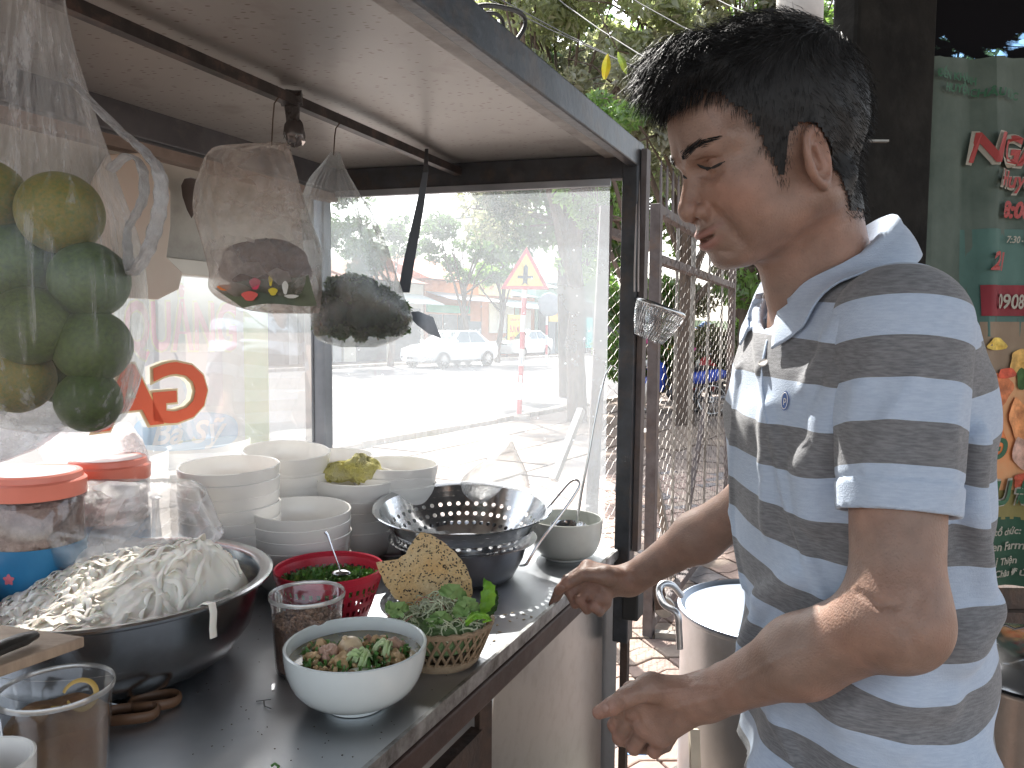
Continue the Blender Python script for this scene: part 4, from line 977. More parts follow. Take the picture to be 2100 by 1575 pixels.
# roof: underside board, frame beams, hanging rail
M_roof = None
def roofmat():
    m = bpy.data.materials.new('fly_specked_roof_board'); m.use_nodes = True; N = m.node_tree.nodes; L = m.node_tree.links; b_ = N['Principled BSDF']
    tc = N.new('ShaderNodeTexCoord'); n1 = N.new('ShaderNodeTexNoise'); n1.inputs['Scale'].default_value = 2.2; n1.inputs['Detail'].default_value = 7; L.new(tc.outputs['Object'], n1.inputs['Vector'])
    r = N.new('ShaderNodeValToRGB'); r.color_ramp.elements[0].color = (.22, .205, .195, 1); r.color_ramp.elements[1].color = (.36, .34, .32, 1); r.color_ramp.elements[0].position = .3; r.color_ramp.elements[1].position = .7; L.new(n1.outputs[0], r.inputs[0])
    mp = N.new('ShaderNodeMapping'); mp.inputs['Scale'].default_value = (.75, 1.7, 1); L.new(tc.outputs['Object'], mp.inputs[0])
    v = N.new('ShaderNodeTexVoronoi'); v.inputs['Scale'].default_value = 85; L.new(mp.outputs[0], v.inputs['Vector'])
    lt = N.new('ShaderNodeMapRange'); lt.inputs[1].default_value = .16; lt.inputs[2].default_value = .26; lt.inputs[3].default_value = .85; lt.inputs[4].default_value = 0; L.new(v.outputs['Distance'], lt.inputs[0])
    gt = N.new('ShaderNodeSeparateColor'); L.new(v.outputs['Color'], gt.inputs[0]); g2 = N.new('ShaderNodeMath'); g2.operation = 'GREATER_THAN'; g2.inputs[1].default_value = .45; L.new(gt.outputs[0], g2.inputs[0])
    mu = N.new('ShaderNodeMath'); mu.operation = 'MULTIPLY'; L.new(lt.outputs[0], mu.inputs[0]); L.new(g2.outputs[0], mu.inputs[1])
    n2 = N.new('ShaderNodeTexNoise'); n2.inputs['Scale'].default_value = 11; n2.inputs['Detail'].default_value = 8; L.new(tc.outputs['Object'], n2.inputs['Vector'])
    m2 = N.new('ShaderNodeMapRange'); m2.inputs[1].default_value = .6; m2.inputs[2].default_value = .75; m2.inputs[3].default_value = 0; m2.inputs[4].default_value = .45; L.new(n2.outputs[0], m2.inputs[0])
    ad = N.new('ShaderNodeMath'); ad.operation = 'MAXIMUM'; L.new(mu.outputs[0], ad.inputs[0]); L.new(m2.outputs[0], ad.inputs[1])
    mx = N.new('ShaderNodeMix'); mx.data_type = 'RGBA'; L.new(ad.outputs[0], mx.inputs[0]); L.new(r.outputs[0], mx.inputs[6]); mx.inputs[7].default_value = (.09, .05, .035, 1)
    L.new(mx.outputs[2], b_.inputs['Base Color']); b_.inputs['Roughness'].default_value = .38; b_.inputs['Metallic'].default_value = .25
    return m
M_roof = roofmat()
q = MB(); a0, a1, b0, b1 = cf(-.02, RZ+.022, -.03), cf(Lc, RZ+.022, -.03), cb_(-.02, RZ+.022, .03), cb_(Lc, RZ+.022, .03)
q.add([a0, a1, b1, b0]+[p+Vector((0, 0, .02)) for p in (a0, a1, b1, b0)], [(0, 1, 2, 3), (7, 6, 5, 4), (0, 4, 5, 1), (1, 5, 6, 2), (2, 6, 7, 3), (3, 7, 4, 0)]); q.build('roof_board', M_roof, cart)
q = MB(); q.beam(cf(-.035, RZ+.018, -.022), cf(Lc, RZ+.018, -.022), .022, .052); q.build('roof_edge_beam', M_paintdark, cart, bevel=.003)
q = MB(); q.beam(cf(.03, RZ+.016, .018), cf(Lc, RZ+.016, .018), .03, .012); q.build('edge_trim', mat('worn_cream_trim', (.34, .31, .28), .5, col2=(.12, .10, .09), vscale=14, bump=.1), cart)
q = MB(); q.beam(cb_(0, RZ-.0, -.02), cb_(Lc, RZ-.0, -.02), .05, .06); q.build('rear_beam', mat('rear_beam_grey', (.10, .10, .11), .5, .3, var=.3, dirt=(.25, .22, .2), damt=.5, dscale=12), cart, bevel=.003)
q = MB(); q.beam(cb_(0, RZ-.045, -.03), cb_(Lc, RZ-.045, -.03), .03, .018); q.build('rear_ledge', mat('brown_ledge', (.28, .22, .19), .6, var=.3, vscale=14), cart)
HB0 = A.lerp(Bc, .515); 
def hb(s, z=0.0): return HB0-U*s*1.0+Vector((.0, 0, RZ+z))
# rail direction fitted to the photo line
HB1 = PZ(120, 0, RZ-.0)
hbd = (HB1-hb(0)).normalized(); HBL = (HB1-hb(0)).length
def hbar(px):   # point on the hanging rail seen at photo column px
    r = ray(px, 0); r.z = 0; o = hb(0); k = (o.x*r.y-o.y*r.x)/(hbd.y*r.x-hbd.x*r.y); return o+hbd*k
q = MB(); q.beam(hb(0), hb(0)+hbd*(HBL+.5), .016, .016); q.build('hanging_rail', mat('rail_dark', (.05, .045, .045), .5, .4, var=.4, vscale=30, dirt=(.2, .12, .08), dscale=30, damt=.5), cart)
# back wall: upper panel, window
wz = 1.506
q = MB(); a, e = cb_(.04, wz, -.004), cb_(Lc, wz, -.004); q.add([a, e, e+Vector((0, 0, RZ-.05-wz)), a+Vector((0, 0, RZ-.05-wz))], [(0, 1, 2, 3)])
M_wallp = mat('dull_white_panel', (.40, .38, .34), .45, .2, var=.12, vscale=4, dirt=(.16, .13, .11), dscale=9, damt=.55)
q.build('rear_wall_panel', M_wallp, cart, solid=.004)
q = MB(); q.beam(cb_(.04, wz-.01, -.012), cb_(Lc, wz-.01, -.012), .02, .03); q.build('window_head', mat('cream_alu', (.50, .47, .42), .45, .4, var=.1), cart, bevel=.002)
q = MB(); q.beam(cb_(.02, CZ+.012, -.01), cb_(Lc, CZ+.012, -.01), .02, .024); q.build('window_sill', mat('pale_alu2', (.5, .5, .5), .4, .7), cart)
M_glass = film('dirty_glass', tint=(.97, .985, .98), diff=(.84, .91, .97), haze=.20, gloss=.03, rough=.02, wr=2.5, thr=(.35, .7), bump=.0, hmax=.33, spots=True)
q = MB(); q.add([A+EU*.03+Vector((0, 0, CZ+.001)), Bc-EU*.02+Vector((0, 0, CZ+.001)), Bc-EU*.02+Vector((0, 0, RZ-.04)), A+EU*.03+Vector((0, 0, RZ-.04))], [(0, 1, 2, 3)]); q.build('end_glass', M_glass, cart)
q = MB(); q.add([cb_(.04, CZ+.02, 0), cb_(Lc, CZ+.02, 0), cb_(Lc, wz-.02, 0), cb_(.04, wz-.02, 0)], [(0, 1, 2, 3)]); rg_ = q.build('rear_glass', M_glass, cart)
# mirrored sticker letters on the rear glass (read from the street side)
M_stO = mat('sticker_orange', (.80, .13, .05), .5, var=.05); M_stC = mat('sticker_cream', (.85, .72, .45), .5)
def rwp(px):  # station on rear wall for a photo column
    r = ray(px, 700); o = Bc; return -((o.x*r.y-o.y*r.x)/((-U.y)*r.x-(-U.x)*r.y))*-1
sG = rwp(418)
gz = PY(360, 852, cb_(sG).y).z
for ch, px0, m_ in (('G', 420, 1), ('A', 318, 1)):
    s0 = rwp(px0); o_ = cb_(s0, gz, -.006)
    text_mb(ch, o_, -U, (0, 0, 1), .108, offset=.055, squeeze=1.25).build('sticker_letter_outline', M_stC, cart)
    text_mb(ch, o_-UN*.003, -U, (0, 0, 1), .108, offset=.028, squeeze=1.25).build('sticker_letter', M_stO, cart)
# tear-drop rubber gasket hanging on the upper wall
o_ = cb_(rwp(374), 1.63, -.03); q = MB(); q.lathe([(0, .03), (.012, .027), (.018, .015), (.016, -.005), (.008, -.03), (0, -.045)], o_, 14, sy=.35); tag(q.build('hanging_tassel', mat('tassel', (.16, .13, .12), .8, var=.3), smooth=True), 'dark teardrop ornament hanging on the pale upper rear wall', 'ornament')
# cream rounded board leaning behind the fruit bag
o_ = cb_(rwp(255), 0, -.05); zc_ = PY(270, 430, o_.y).z
q = MB(); pl = [(-.09, -.13), (.03, -.13), (.075, -.11), (.085, -.08), (.05, -.055), (.06, 0), (.062, .06), (.04, .10), (0, .115), (-.06, .10), (-.09, .05)]
q.prism(pl, Vector((o_.x, o_.y, zc_-.02)), U, (0, 0, 1), UN, .006)
tag(q.build('hanging_board', mat('pinkish_plastic_board', (.66, .60, .52), .5, col2=(.64, .46, .38), vscale=3), bevel=.002), 'cream to salmon rounded plastic board hanging behind the bag of green oranges', 'board')

# banner standing outside, seen through the rear glass
bo = PY(290, 930, 2.45); be = PY(552, 925, 2.62)
bd = be-bo; bd.z = 0; BW = bd.length; bx = bd.normalized(); bn = Vector((bx.y, -bx.x, 0)); 
t = thing('street_banner', 'noodle stall banner with pink letters and a blue oval, standing outside behind the rear glass', 'banner', (bo.x, bo.y, 0))
ztop, zbot = PY(420, 545, 2.5).z, PY(420, 932, 2.5).z
def bp_(u, z, n=0): return Vector((bo.x, bo.y, 0))+bx*(u*BW)+Vector((0, 0, z))+bn*n
X0 = -.95
q = MB(); q.grid(lambda u, v: bp_(X0+(1-X0)*u, zbot+(ztop-zbot)*v, .006*math.sin(u*9)), 24, 12)
q.build('sheet', mat('banner_white', (.82, .82, .78), .6, var=.03), t)
def bquad(u0, u1, z0, z1, m, n, nm='printed_field'): q = MB(); q.add([bp_(u0, z0, n), bp_(u1, z0, n), bp_(u1, z1, n), bp_(u0, z1, n)], [(0, 1, 2, 3)]); return q.build(nm, m, t)
bzp = lambda py: PY(420, py, 2.5).z
bup = lambda px: (px-290)/262.0
bquad(bup(500), 1, zbot, ztop, mat('banner_green_yellow', (.45, .75, .25), .6, col2=(.80, .75, .30), vscale=4), .010)
bquad(bup(300), bup(455), bzp(835), bzp(722), mat('banner_photo', (.62, .50, .58), .6, col2=(.55, .60, .62), vscale=16), .010)
q = MB(); cx, cz_ = bup(380), bzp(885)
q.add([bp_(cx, cz_, .014)]+[bp_(cx+.40*math.copysign(abs(math.cos(a))**.6, math.cos(a)), cz_+.062*math.copysign(abs(math.sin(a))**.7, math.sin(a)), .014) for a in np.linspace(0, 2*math.pi, 40, endpoint=False)], [(0, 1+k, 1+(k+1) % 40) for k in range(40)]); q.build('blue_oval', mat('banner_sky_blue', (.12, .45, .80), .6), t)
M_pink = mat('banner_pink', (.85, .22, .30), .6, col2=(.85, .35, .40), vscale=8)
def btext(tx, px0, px1, pyb, h, m, n, shear=0, nm='lettering', off=.02):
    mb = text_mb(tx, (0, 0, 0), (1, 0, 0), (0, 1, 0), h, offset=off, shear=shear); xs = [v[0] for v in mb.v]; w = max(xs)-min(xs)
    W = (bup(px1)-bup(px0))*BW; sq = W/w
    text_mb(tx, bp_(bup(px0), bzp(pyb), n), bx, (0, 0, 1), h, offset=off, shear=shear, squeeze=sq).build(nm, m, t)
btext('MÌ QUẢNG', 185, 482, 716, .155, mat('banner_letter_edge', (.8, .75, .3), .6), .014, nm='lettering_outline', off=.05)
btext('MÌ QUẢNG', 185, 482, 716, .155, M_pink, .018)
btext('Bà Sỹ', 308, 458, 908, .075, M_white, .020, shear=.3)

# ------------------------------------------------------------------ crockery
bowlR = .0875; bowlH = .066
def bowl_prof(R, H, foot=.42, th=.0035, ft=.007):
    o_ = [(R*foot*.93, 0), (R*foot, 0), (R*foot, ft)]
    for k in range(1, 13):
        a = k/12; o_.append((R*(foot+(1-foot)*math.sin(a*math.pi/2)**.72), ft+(H-ft)*(1-math.cos(a*math.pi/2))**1.0*1.0 if a < 1 else H))
    o_.append((R-th*.5, H+.0012))
    i_ = [(r-th, z+th*.9) for r, z in o_[3:-2]][::-1]
    return o_+[(R-th, H)]+i_+[(0, ft+th*.9)]
stackm = MB(); stackm.lathe(bowl_prof(bowlR, bowlH, .5), n=56)
def stack(px, py, D, n, pitch, label0, scale=1.0, tilt=.0):
    """stack whose top rim centre is seen at px,py at distance D"""
    p = PY(px, py, D); top = p.z
    res = []
    for k in range(n):
        z = CZ+.001+k*pitch
        if z+bowlH*scale > top+.01 and k > 0: break
        res.append(z)
    off = (top-bowlH*scale)-res[-1]
    r_ = random.Random(int(px))
    for k, z in enumerate(res):
        place_bowl((p.x+(r_.uniform(-.002, .002) if k < len(res)-1 else 0), p.y+r_.uniform(-.002, .002), z+off*(k/max(1, len(res)-1))), label0 % ['bottom', 'second', 'third', 'fourth', 'fifth', 'sixth', 'seventh', 'eighth', 'ninth'][k] if k < len(res)-1 else label0 % 'top', scale,
                   (r_.uniform(-.02, .02)+(tilt if k == len(res)-1 else 0), r_.uniform(-.02, .02)+(tilt*.8 if k == len(res)-1 else 0)))
    return p
bowl0 = [None]
def place_bowl(loc, label, scale, tilt):
    if bowl0[0] is None:
        o = stackm.build('bowl', M_china, smooth=True); o['category'] = 'bowl'; o['group'] = 'white serving bowls stacked on the counter'; bowl0[0] = o
    else:
        o = bowl0[0].copy(); COL.objects.link(o)
    o.location = loc; o.scale = (scale,)*3; o.rotation_euler = (tilt[0], tilt[1], 0); o['label'] = label
    return o
stack(617, 1042, 1.37, 6, .019, '%s bowl of the short front stack behind the red basket', 1.0, .05)
stack(470, 953, 1.37, 9, .022, '%s bowl of the tall stack furthest left', 1.0, .02)
stack(585, 922, 1.56, 9, .022, '%s bowl of the tall stack just left of the rear post', 1.0, .06)
stack(728, 974, 1.58, 8, .020, '%s bowl of the stack holding the yellow cloth', 1.03, .04)
stack(690, 932, 1.71, 8, .022, '%s bowl of the stack hidden behind, under the rear post', .92, .02)
stack(812, 950, 1.62, 8, .021, '%s bowl of the stack right of the yellow cloth', 1.0, .02)
# yellow cloth in the top bowl
pc = PY(728, 962, 1.58)
q = MB()
for k, (dx, dy, rx, ry, rz_, an) in enumerate([(-.03, -.01, .042, .022, .018, .4), (.028, -.015, .034, .026, .024, -.3), (-.005, .022, .05, .02, .02, .1), (.01, -.005, .03, .03, .028, .9), (-.045, -.02, .02, .02, .016, 0)]):
    q.sph((pc.x+dx, pc.y+dy, pc.z-.005+.006*k % .012), (rx, ry, rz_), 26, 16, M=Matrix.Rotation(an, 3, 'Z'), fn=lambda t_, a, k=k: 1+.16*math.sin(3*a+2.2*t_+k)+.08*math.sin(7*a-5*t_))
tag(q.build('cleaning_cloth', mat('yellow_cloth', (.80, .72, .18), .95, col2=(.72, .66, .40), vscale=25, bump=1.0, bscale=350), smooth=True), 'crumpled yellow cloth lying in the top bowl of a stack', 'cloth')
# spare ladle bowl
p = PY(1160, 1062, 1.585)
b2_ = MB(); b2_.lathe(bowl_prof(.077, p.z-CZ-.001, .56, ft=.006), n=56); lb_ = tag(b2_.build('bowl', mat('cream_enamel', (.66, .67, .62), .3, var=.05, dirt=(.4, .38, .33), dscale=9, damt=.25), smooth=True), 'greyish white bowl holding the ladle beside the corner post', 'bowl'); lb_.location = (p.x, p.y, CZ+.001)
lt = thing('ladle', 'steel ladle with a long hooked handle standing in the greyish white bowl', 'ladle', (p.x+.01, p.y, CZ+.02))
q = MB(); pts = [(1182, 1078, 1.575), (1192, 1010, 1.575), (1206, 940, 1.58), (1218, 870, 1.585), (1230, 810, 1.59), (1242, 768, 1.59), (1253, 750, 1.59), (1262, 750, 1.59)]
q.tube([PY(*a) for a in pts], [.010, .0085, .007, .0065, .006, .0055, .004, .0035], 8, flat=(.35, 1.0)); q.build('handle', M_steelp, lt, smooth=True)
q = MB(); q.lathe([(0, 0), (.02, .002), (.034, .012), (.038, .024), (.037, .024), (.033, .013), (.019, .004), (0, .002)], PY(1165, 1098, 1.585), 24); q.build('scoop', M_steelp, lt, smooth=True)

# soup bowl
p = PY(730, 1318, .944)
SB = thing('soup_bowl', 'large pale celadon bowl of mì quảng noodle soup in the foreground', 'bowl of soup', (p.x, p.y, CZ))
Hs = p.z-CZ-.001
q = MB(); pr = bowl_prof(.0885, Hs, .43, th=.004, ft=.011)
def chip(pp, a): 
    if pp.z > Hs-.001 and 2.25 < a < 2.42: pp.z -= .003
    return pp
q.lathe(pr, (p.x, p.y, CZ+.001), 90, fn=chip); q.build('bowl', M_china2, SB, smooth=True)
q = MB(); zs = CZ+Hs-.0155
q.lathe([(0, 0), (.04, 0), (.0832, 0)], (p.x, p.y, zs), 60); q.build('broth', mat('oily_broth', (.23, .17, .06), .12, col2=(.10, .09, .035), vscale=22, spec=.8, coat=.5), SB, smooth=True)
M_nut = mat('peanut', (.50, .33, .17), .6, var=.25, vscale=60, sss=0); M_meat = mat('meat', (.48, .28, .20), .45, col2=(.36, .22, .15), vscale=45, bump=.5, bscale=150); M_egg = mat('egg', (.66, .50, .32), .35, var=.1, vscale=30); M_herb = mat('chopped_herb', (.07, .19, .045), .5, col2=(.15, .30, .07), vscale=90); M_cab = mat('pale_lettuce', (.62, .68, .42), .45, col2=(.40, .55, .22), vscale=30)
def lump(c, r, m, nm, seed, parent=SB, sq=(1, 1, .7)):
    r_ = random.Random(seed); a1, a2, a3 = [r_.uniform(0, 6) for _ in range(3)]
    q = MB(); q.sph(c, (r*sq[0], r*sq[1], r*sq[2]), 20, 13, M=Euler((a1, a2*.2, a3)).to_matrix(), fn=lambda t_, a: 1+.18*math.sin(3*a+a1+2*t_)+.12*math.sin(5*t_+a2)+.08*math.sin(7*a+a3)); return q.build(nm, m, parent, smooth=True)
def at(dx, dy, dz=0.0): return Vector((p.x+dx, p.y+dy, zs+dz))
q = MB(); q.sph(at(-.008, .004, .008), (.0155, .0155, .0145), 24, 16); q.sph(at(-.014, .001, .0225), (.0035, .0035, .003), 10, 7); q.build('quail_egg', M_egg, SB, smooth=True)
for k, (dx, dy, r, m_, nm) in enumerate([(-.03, -.018, .016, M_meat, 'pork_slice'), (-.012, -.035, .014, M_nut, 'minced_meat'), (.045, .012, .017, M_meat, 'pork_slice'), (.052, -.015, .011, M_nut, 'minced_meat'), (-.045, .012, .011, M_nut, 'minced_meat'), (-.05, -.02, .010, M_nut, 'minced_meat'), (.002, -.018, .012, M_meat, 'pork_slice'), (.026, .028, .012, M_nut, 'minced_meat'), (.012, .03, .010, M_meat, 'pork_slice')]):
    lump(at(dx, dy, .003), r, m_, nm, k)
for k, (dx, dy, an) in enumerate([(.006, -.034, .2), (.013, -.028, .9), (.019, -.038, 1.4), (.034, -.002, .5), (.041, -.006, 1.5)]):
    q = MB(); c_ = at(dx, dy, .006); 
    q.grid(lambda u, v: c_+Matrix.Rotation(an, 3, 'Z')@Vector(((u-.5)*.026, (v-.5)*.010, .013*math.sin(u*3.1)+.004*math.sin(v*9+u*5))), 9, 6); q.build('banana_blossom', M_cab, SB, smooth=True, solid=.0012)
q = MB(); q.sph(at(.018, -.05, .002), (.018, .01, .004), 16, 8); q.build('egg_slice', mat('egg_white', (.78, .76, .66), .35), SB, smooth=True)
def crumbs(nm, m, parent, n, fn, sz, seed, flat=.6, tri_=False, kind='stuff'):
    r_ = random.Random(seed); q = MB()
    for k in range(n):
        c_ = fn(r_); s_ = sz*r_.uniform(.6, 1.35); M_ = Euler((r_.uniform(0, 6), r_.uniform(0, 6), r_.uniform(0, 6))).to_matrix()
        if tri_: q.add([c_+M_@Vector((-s_, -s_*.4, 0)), c_+M_@Vector((s_, -s_*.3, s_*.3)), c_+M_@Vector((s_*.8, s_*.5, 0)), c_+M_@Vector((-s_*.6, s_*.5, s_*.3))], [(0, 1, 2), (0, 2, 3)])
        else: q.sph(c_, (s_, s_*.8, s_*flat), 6, 4, M=M_)
    return q.build(nm, m, parent, smooth=not tri_, kind=kind)
def inbowl(r_, R=.066, z0=0.0, z1=.010):
    a = r_.uniform(0, 6.283); rr = R*math.sqrt(r_.random()); x, y = rr*math.cos(a), rr*math.sin(a)
    return at(x, y if y < .03 else y-.03, r_.uniform(z0, z1))
crumbs('peanut_crumbs', M_nut, SB, 130, inbowl, .0036, 5); crumbs('herb_pieces', M_herb, SB, 320, inbowl, .0045, 6, tri_=True)

# small tub of dried shallots
def tub(label, p, R, H, mcont, fill, cat='tub', rb=.82, seed=1, liquid=False, hz=.05):
    t = thing('plastic_tub', label, cat, (p.x, p.y, CZ), 'clear plastic tubs on the counter')
    q = MB(); th = .0012
    q.lathe([(0, .001), (R*rb, .001), (R*(rb+.02), .004), (R*.94, H*.86), (R*.955, H*.87), (R*.975, H*.97), (R*.985, H-.002)], (p.x, p.y, CZ+.001), 56)
    q.build('tub_wall', film('clear_tub_%d' % seed, tint=(.97, .97, .97), diff=(.8, .8, .8), haze=hz, gloss=.05, rough=.08, wr=9, bump=.05, hmax=hz+.08), t, smooth=True)
    q = MB(); q.lathe([(R*.965, H-.002), (R*1.005, H-.003), (R*1.01, H+.001), (R*.99, H+.003), (R*.965, H+.001), (R*.965, H-.002)], (p.x, p.y, CZ+.001), 56); q.build('tub_rim', film('tub_rim_plastic', diff=(.85, .83, .8), haze=.5, gloss=.2, rough=.15, wr=20, bump=.1, hmax=.7), t, smooth=True)
    zf = H*fill
    q = MB(); q.lathe([(0, .005), (R*(rb-.02), .005), (R*(rb-.02+(.92-rb)*fill), zf-.004), (R*.7, zf+.002), (0, zf+.004)], (p.x, p.y, CZ+.001), 40, fn=lambda v, a: v+Vector((0, 0, .002*math.sin(5*a)*(v.z > zf-.01)))); q.build('filling', mcont, t, smooth=True)
    return t, zf
p3 = PY(630, 1218, 1.045)
M_shal = mat('fried_shallot', (.30, .17, .11), .8, col2=(.16, .085, .06), vscale=70, bump=.9, bscale=160)
t3, zf = tub('clear round tub of brown crushed peanuts beside the red basket', p3, .0515, p3.z-CZ-.001, M_shal, .66)
crumbs('peanut_crumbs', mat('crumb_brown', (.34, .20, .13), .8, var=.4, vscale=120), t3, 420, lambda r_: (lambda a, rr: Vector((p3.x+rr*math.cos(a), p3.y+rr*math.sin(a), CZ+zf+r_.uniform(-.002, .012)*(1-rr/.06))))(r_.uniform(0, 6.28), .045*math.sqrt(r_.random())), .0034, 9)
# big sauce cup lower left
p4 = PY(116, 1410, .775)
M_sauce = mat('chilli_garlic_sauce', (.56, .31, .14), .5, col2=(.36, .18, .09), vscale=26, bump=.4, bscale=90, dirt=(.55, .36, .18), dscale=30, damt=.7)
t4, zf4 = tub('large translucent cup of brown garlic sauce in the lower left foreground', p4, .0545, p4.z-CZ-.001, M_sauce, .72, seed=4, hz=.09)
q = MB(); c_ = PY(165, 1425, .76)
q.tube([c_+Vector((.016*math.cos(a)*1.0, .004*math.sin(a*1.3), .014*math.sin(a))) for a in np.linspace(-2.6, 2.9, 22)], .0016, 6, flat=(1.6, .6)); q.tube([c_+Vector((-.03, 0, -.014)), c_+Vector((0, .0, -.012)), c_+Vector((.014, 0, 0))], .0022, 6); q.build('rubber_band', mat('ochre_band', (.50, .33, .09), .5), t4, smooth=True)
# white dish bottom left corner
p5 = PY(-38, 1560, .66); q = MB(); q.lathe(bowl_prof(.042, max(.02, p5.z-CZ-.001), .5), (p5.x, p5.y, CZ+.001), 40); tag(q.build('sauce_dish', M_china, smooth=True), 'small white dish cut off by the bottom left corner', 'dish')

# red perforated basket with chopped herbs and spoon
p6 = PY(675, 1163, 1.195)
H6 = p6.z-CZ-.001; t6 = thing('plastic_basket', 'red perforated plastic basket full of chopped green herbs', 'basket', (p6.x, p6.y, CZ))
M_redp = mat('red_plastic', (.62, .03, .06), .35, var=.12, vscale=9)
R6 = .085
q = MB(); nseg = 84; rows = [(.60, 0), (.66, .01), (.72, .025), (.77, .037), (.81, .048), (.85, .058), (.885, .067), (.915, .076), (.945, .086), (.965, .094)]
rows = [(a, z*H6/.106) for a, z in rows]+[(.98, H6*.93)]
vs_ = []; fs_ = []
for r_, z in rows:
    for k in range(nseg): a = 2*math.pi*k/nseg; vs_.append(Vector((p6.x+R6*r_*math.cos(a), p6.y+R6*r_*math.sin(a), CZ+.001+z)))
for i in range(len(rows)-1):
    for k in range(nseg):
        if i in (1, 2, 3, 4, 5, 6, 7, 8) and (k+i) % 2 == 0 and i % 2 == 1: continue
        fs_.append((i*nseg+k, i*nseg+(k+1) % nseg, (i+1)*nseg+(k+1) % nseg, (i+1)*nseg+k))
q.add(vs_, fs_); q.build('basket_wall', M_redp, t6, solid=.0014)
q = MB(); q.lathe([(R6*.975, H6*.9), (R6*1.0, H6*.91), (R6*1.01, H6), (R6*.99, H6+.002), (R6*.97, H6), (R6*.975, H6*.9)], (p6.x, p6.y, CZ+.001), 60); q.disc((p6.x, p6.y, CZ+.002), R6*.6, 40); q.build('basket_rim', M_redp, t6, smooth=True)
def herbp(r_):
    a = r_.uniform(0, 6.283); rr = .076*math.sqrt(r_.random()); x, y = rr*math.cos(a), rr*math.sin(a)
    h_ = .014*math.exp(-((x+.03)**2+(y)**2)/.0012)+.010*math.exp(-((x-.045)**2+y*y)/.0009)-.010*math.exp(-((x-.01)**2+(y+.01)**2)/.0005)
    return Vector((p6.x+x, p6.y+y, CZ+H6*.74+h_+r_.uniform(-.006, .005)))
hb_ = thing('chopped_herbs', 'heap of chopped green onion and herbs in the red basket', 'herbs', (p6.x, p6.y, CZ+.06))
q = MB(); q.disc((p6.x, p6.y, CZ+H6*.70), R6*.90, 40); q.build('herb_bed', mat('herb_dark', (.03, .07, .02), .8, var=.5, vscale=80), hb_)
for mm, sd in ((M_herb, 3), (mat('herb_light', (.18, .38, .07), .5, var=.4, vscale=60), 4)):
    crumbs('herb_pieces', mm, hb_, 1300 if sd == 3 else 500, herbp, .0052, sd, tri_=True)
ts = thing('teaspoon', 'steel teaspoon standing in the chopped herbs', 'spoon', PY(700, 1160, 1.19))
q = MB(); q.tube([PY(667, 1090, 1.20), PY(672, 1096, 1.20), PY(682, 1125, 1.195), PY(692, 1152, 1.19), PY(697, 1168, 1.185)], [.0055, .0045, .0024, .002, .0022], 8, flat=(.45, 1)); q.build('handle', M_steelp, ts, smooth=True)
q = MB(); q.sph(PY(700, 1175, 1.185), (.015, .011, .005), 14, 8); q.build('spoon_bowl', M_steelp, ts, smooth=True)

# wicker basket with shredded vegetables and rice cracker
p7 = PY(903, 1268, 1.075); H7 = p7.z-CZ-.001; R7 = .071
t7 = thing('wicker_basket', 'small oval woven plastic basket with open lattice', 'basket', (p7.x, p7.y, CZ))
M_wick = mat('tan_wicker', (.42, .30, .19), .6, col2=(.28, .19, .12), vscale=60, bump=.3, bscale=120)
q = MB(); n7 = 30
def wk(a, v, o=0.0):
    r_ = R7*(.66+.34*v**.8)+o; return Vector((p7.x+r_*math.cos(a)*1.05, p7.y+r_*math.sin(a)*.95, CZ+.002+v*H7*.95))
for k in range(n7):
    a = 2*math.pi*k/n7
    for sg_ in (1, -1):
        q.tube([wk(a+sg_*.42*v, v, .0009*sg_) for v in np.linspace(.16, .98, 7)], .0028, 5, flat=(.55, 1), cap=False)
for v in (.0, .05, .10, .15): q.tube([wk(a, v) for a in np.linspace(0, 6.283, 48, endpoint=False)], .0034, 6, closed=True)
for k in range(48):
    a = 2*math.pi*k/48; 
q.tube([wk(a, 1.0+.02*math.sin(a*24)) for a in np.linspace(0, 6.283, 120, endpoint=False)], .0032, 6, closed=True)
q.tube([wk(a, .95) for a in np.linspace(0, 6.283, 60, endpoint=False)], .0026, 6, closed=True); q.disc((p7.x, p7.y, CZ+.004), R7*.66, 30)
q.build('lattice', M_wick, t7, smooth=True)
q = MB(); q.lathe([(R7*.5, H7*.3), (R7*.8, H7*.5), (R7*.88, H7*.9), (R7*.7, H7*1.05), (0, H7*1.2)], (p7.x, p7.y, CZ), 30); 
vg = thing('shredded_vegetables', 'pale shredded cabbage and herbs heaped in the wicker basket', 'vegetables', (p7.x, p7.y, CZ+.03))
q.build('leaf_bed', mat('pale_green_bed', (.20, .29, .13), .7, col2=(.09, .16, .06), vscale=50, bump=.8), vg, smooth=True)
r_ = random.Random(11); q = MB(); q2 = MB()
for k in range(260):
    a = r_.uniform(0, 6.283); rr = .058*math.sqrt(r_.random()); x, y = rr*math.cos(a), rr*math.sin(a); hz = CZ+H7*.95+.030*math.exp(-(x*x+y*y)/.0011)+r_.uniform(-.004, .006)
    c_ = Vector((p7.x+x, p7.y+y, hz)); rad = r_.uniform(.006, .016); M_ = Euler((r_.uniform(-.9, .9), r_.uniform(-.9, .9), r_.uniform(0, 6))).to_matrix(); ph = r_.uniform(0, 6); sp_ = r_.uniform(1.5, 4.8)
    (q if r_.random() < .93 else q2).tube([c_+M_@Vector((rad*math.cos(ph+sp_*u), rad*math.sin(ph+sp_*u), rad*.5*math.sin(3*u+k))) for u in np.linspace(0, 1, 9)], r_.uniform(.0006, .0012), 4, cap=False)
q.build('cabbage_shreds', mat('cabbage_shred', (.66, .66, .50), .45, col2=(.48, .56, .34), vscale=60), vg, smooth=True, kind='stuff')
q2.build('blossom_shreds', mat('blossom_shred', (.34, .16, .12), .5, var=.3), vg, smooth=True, kind='stuff')
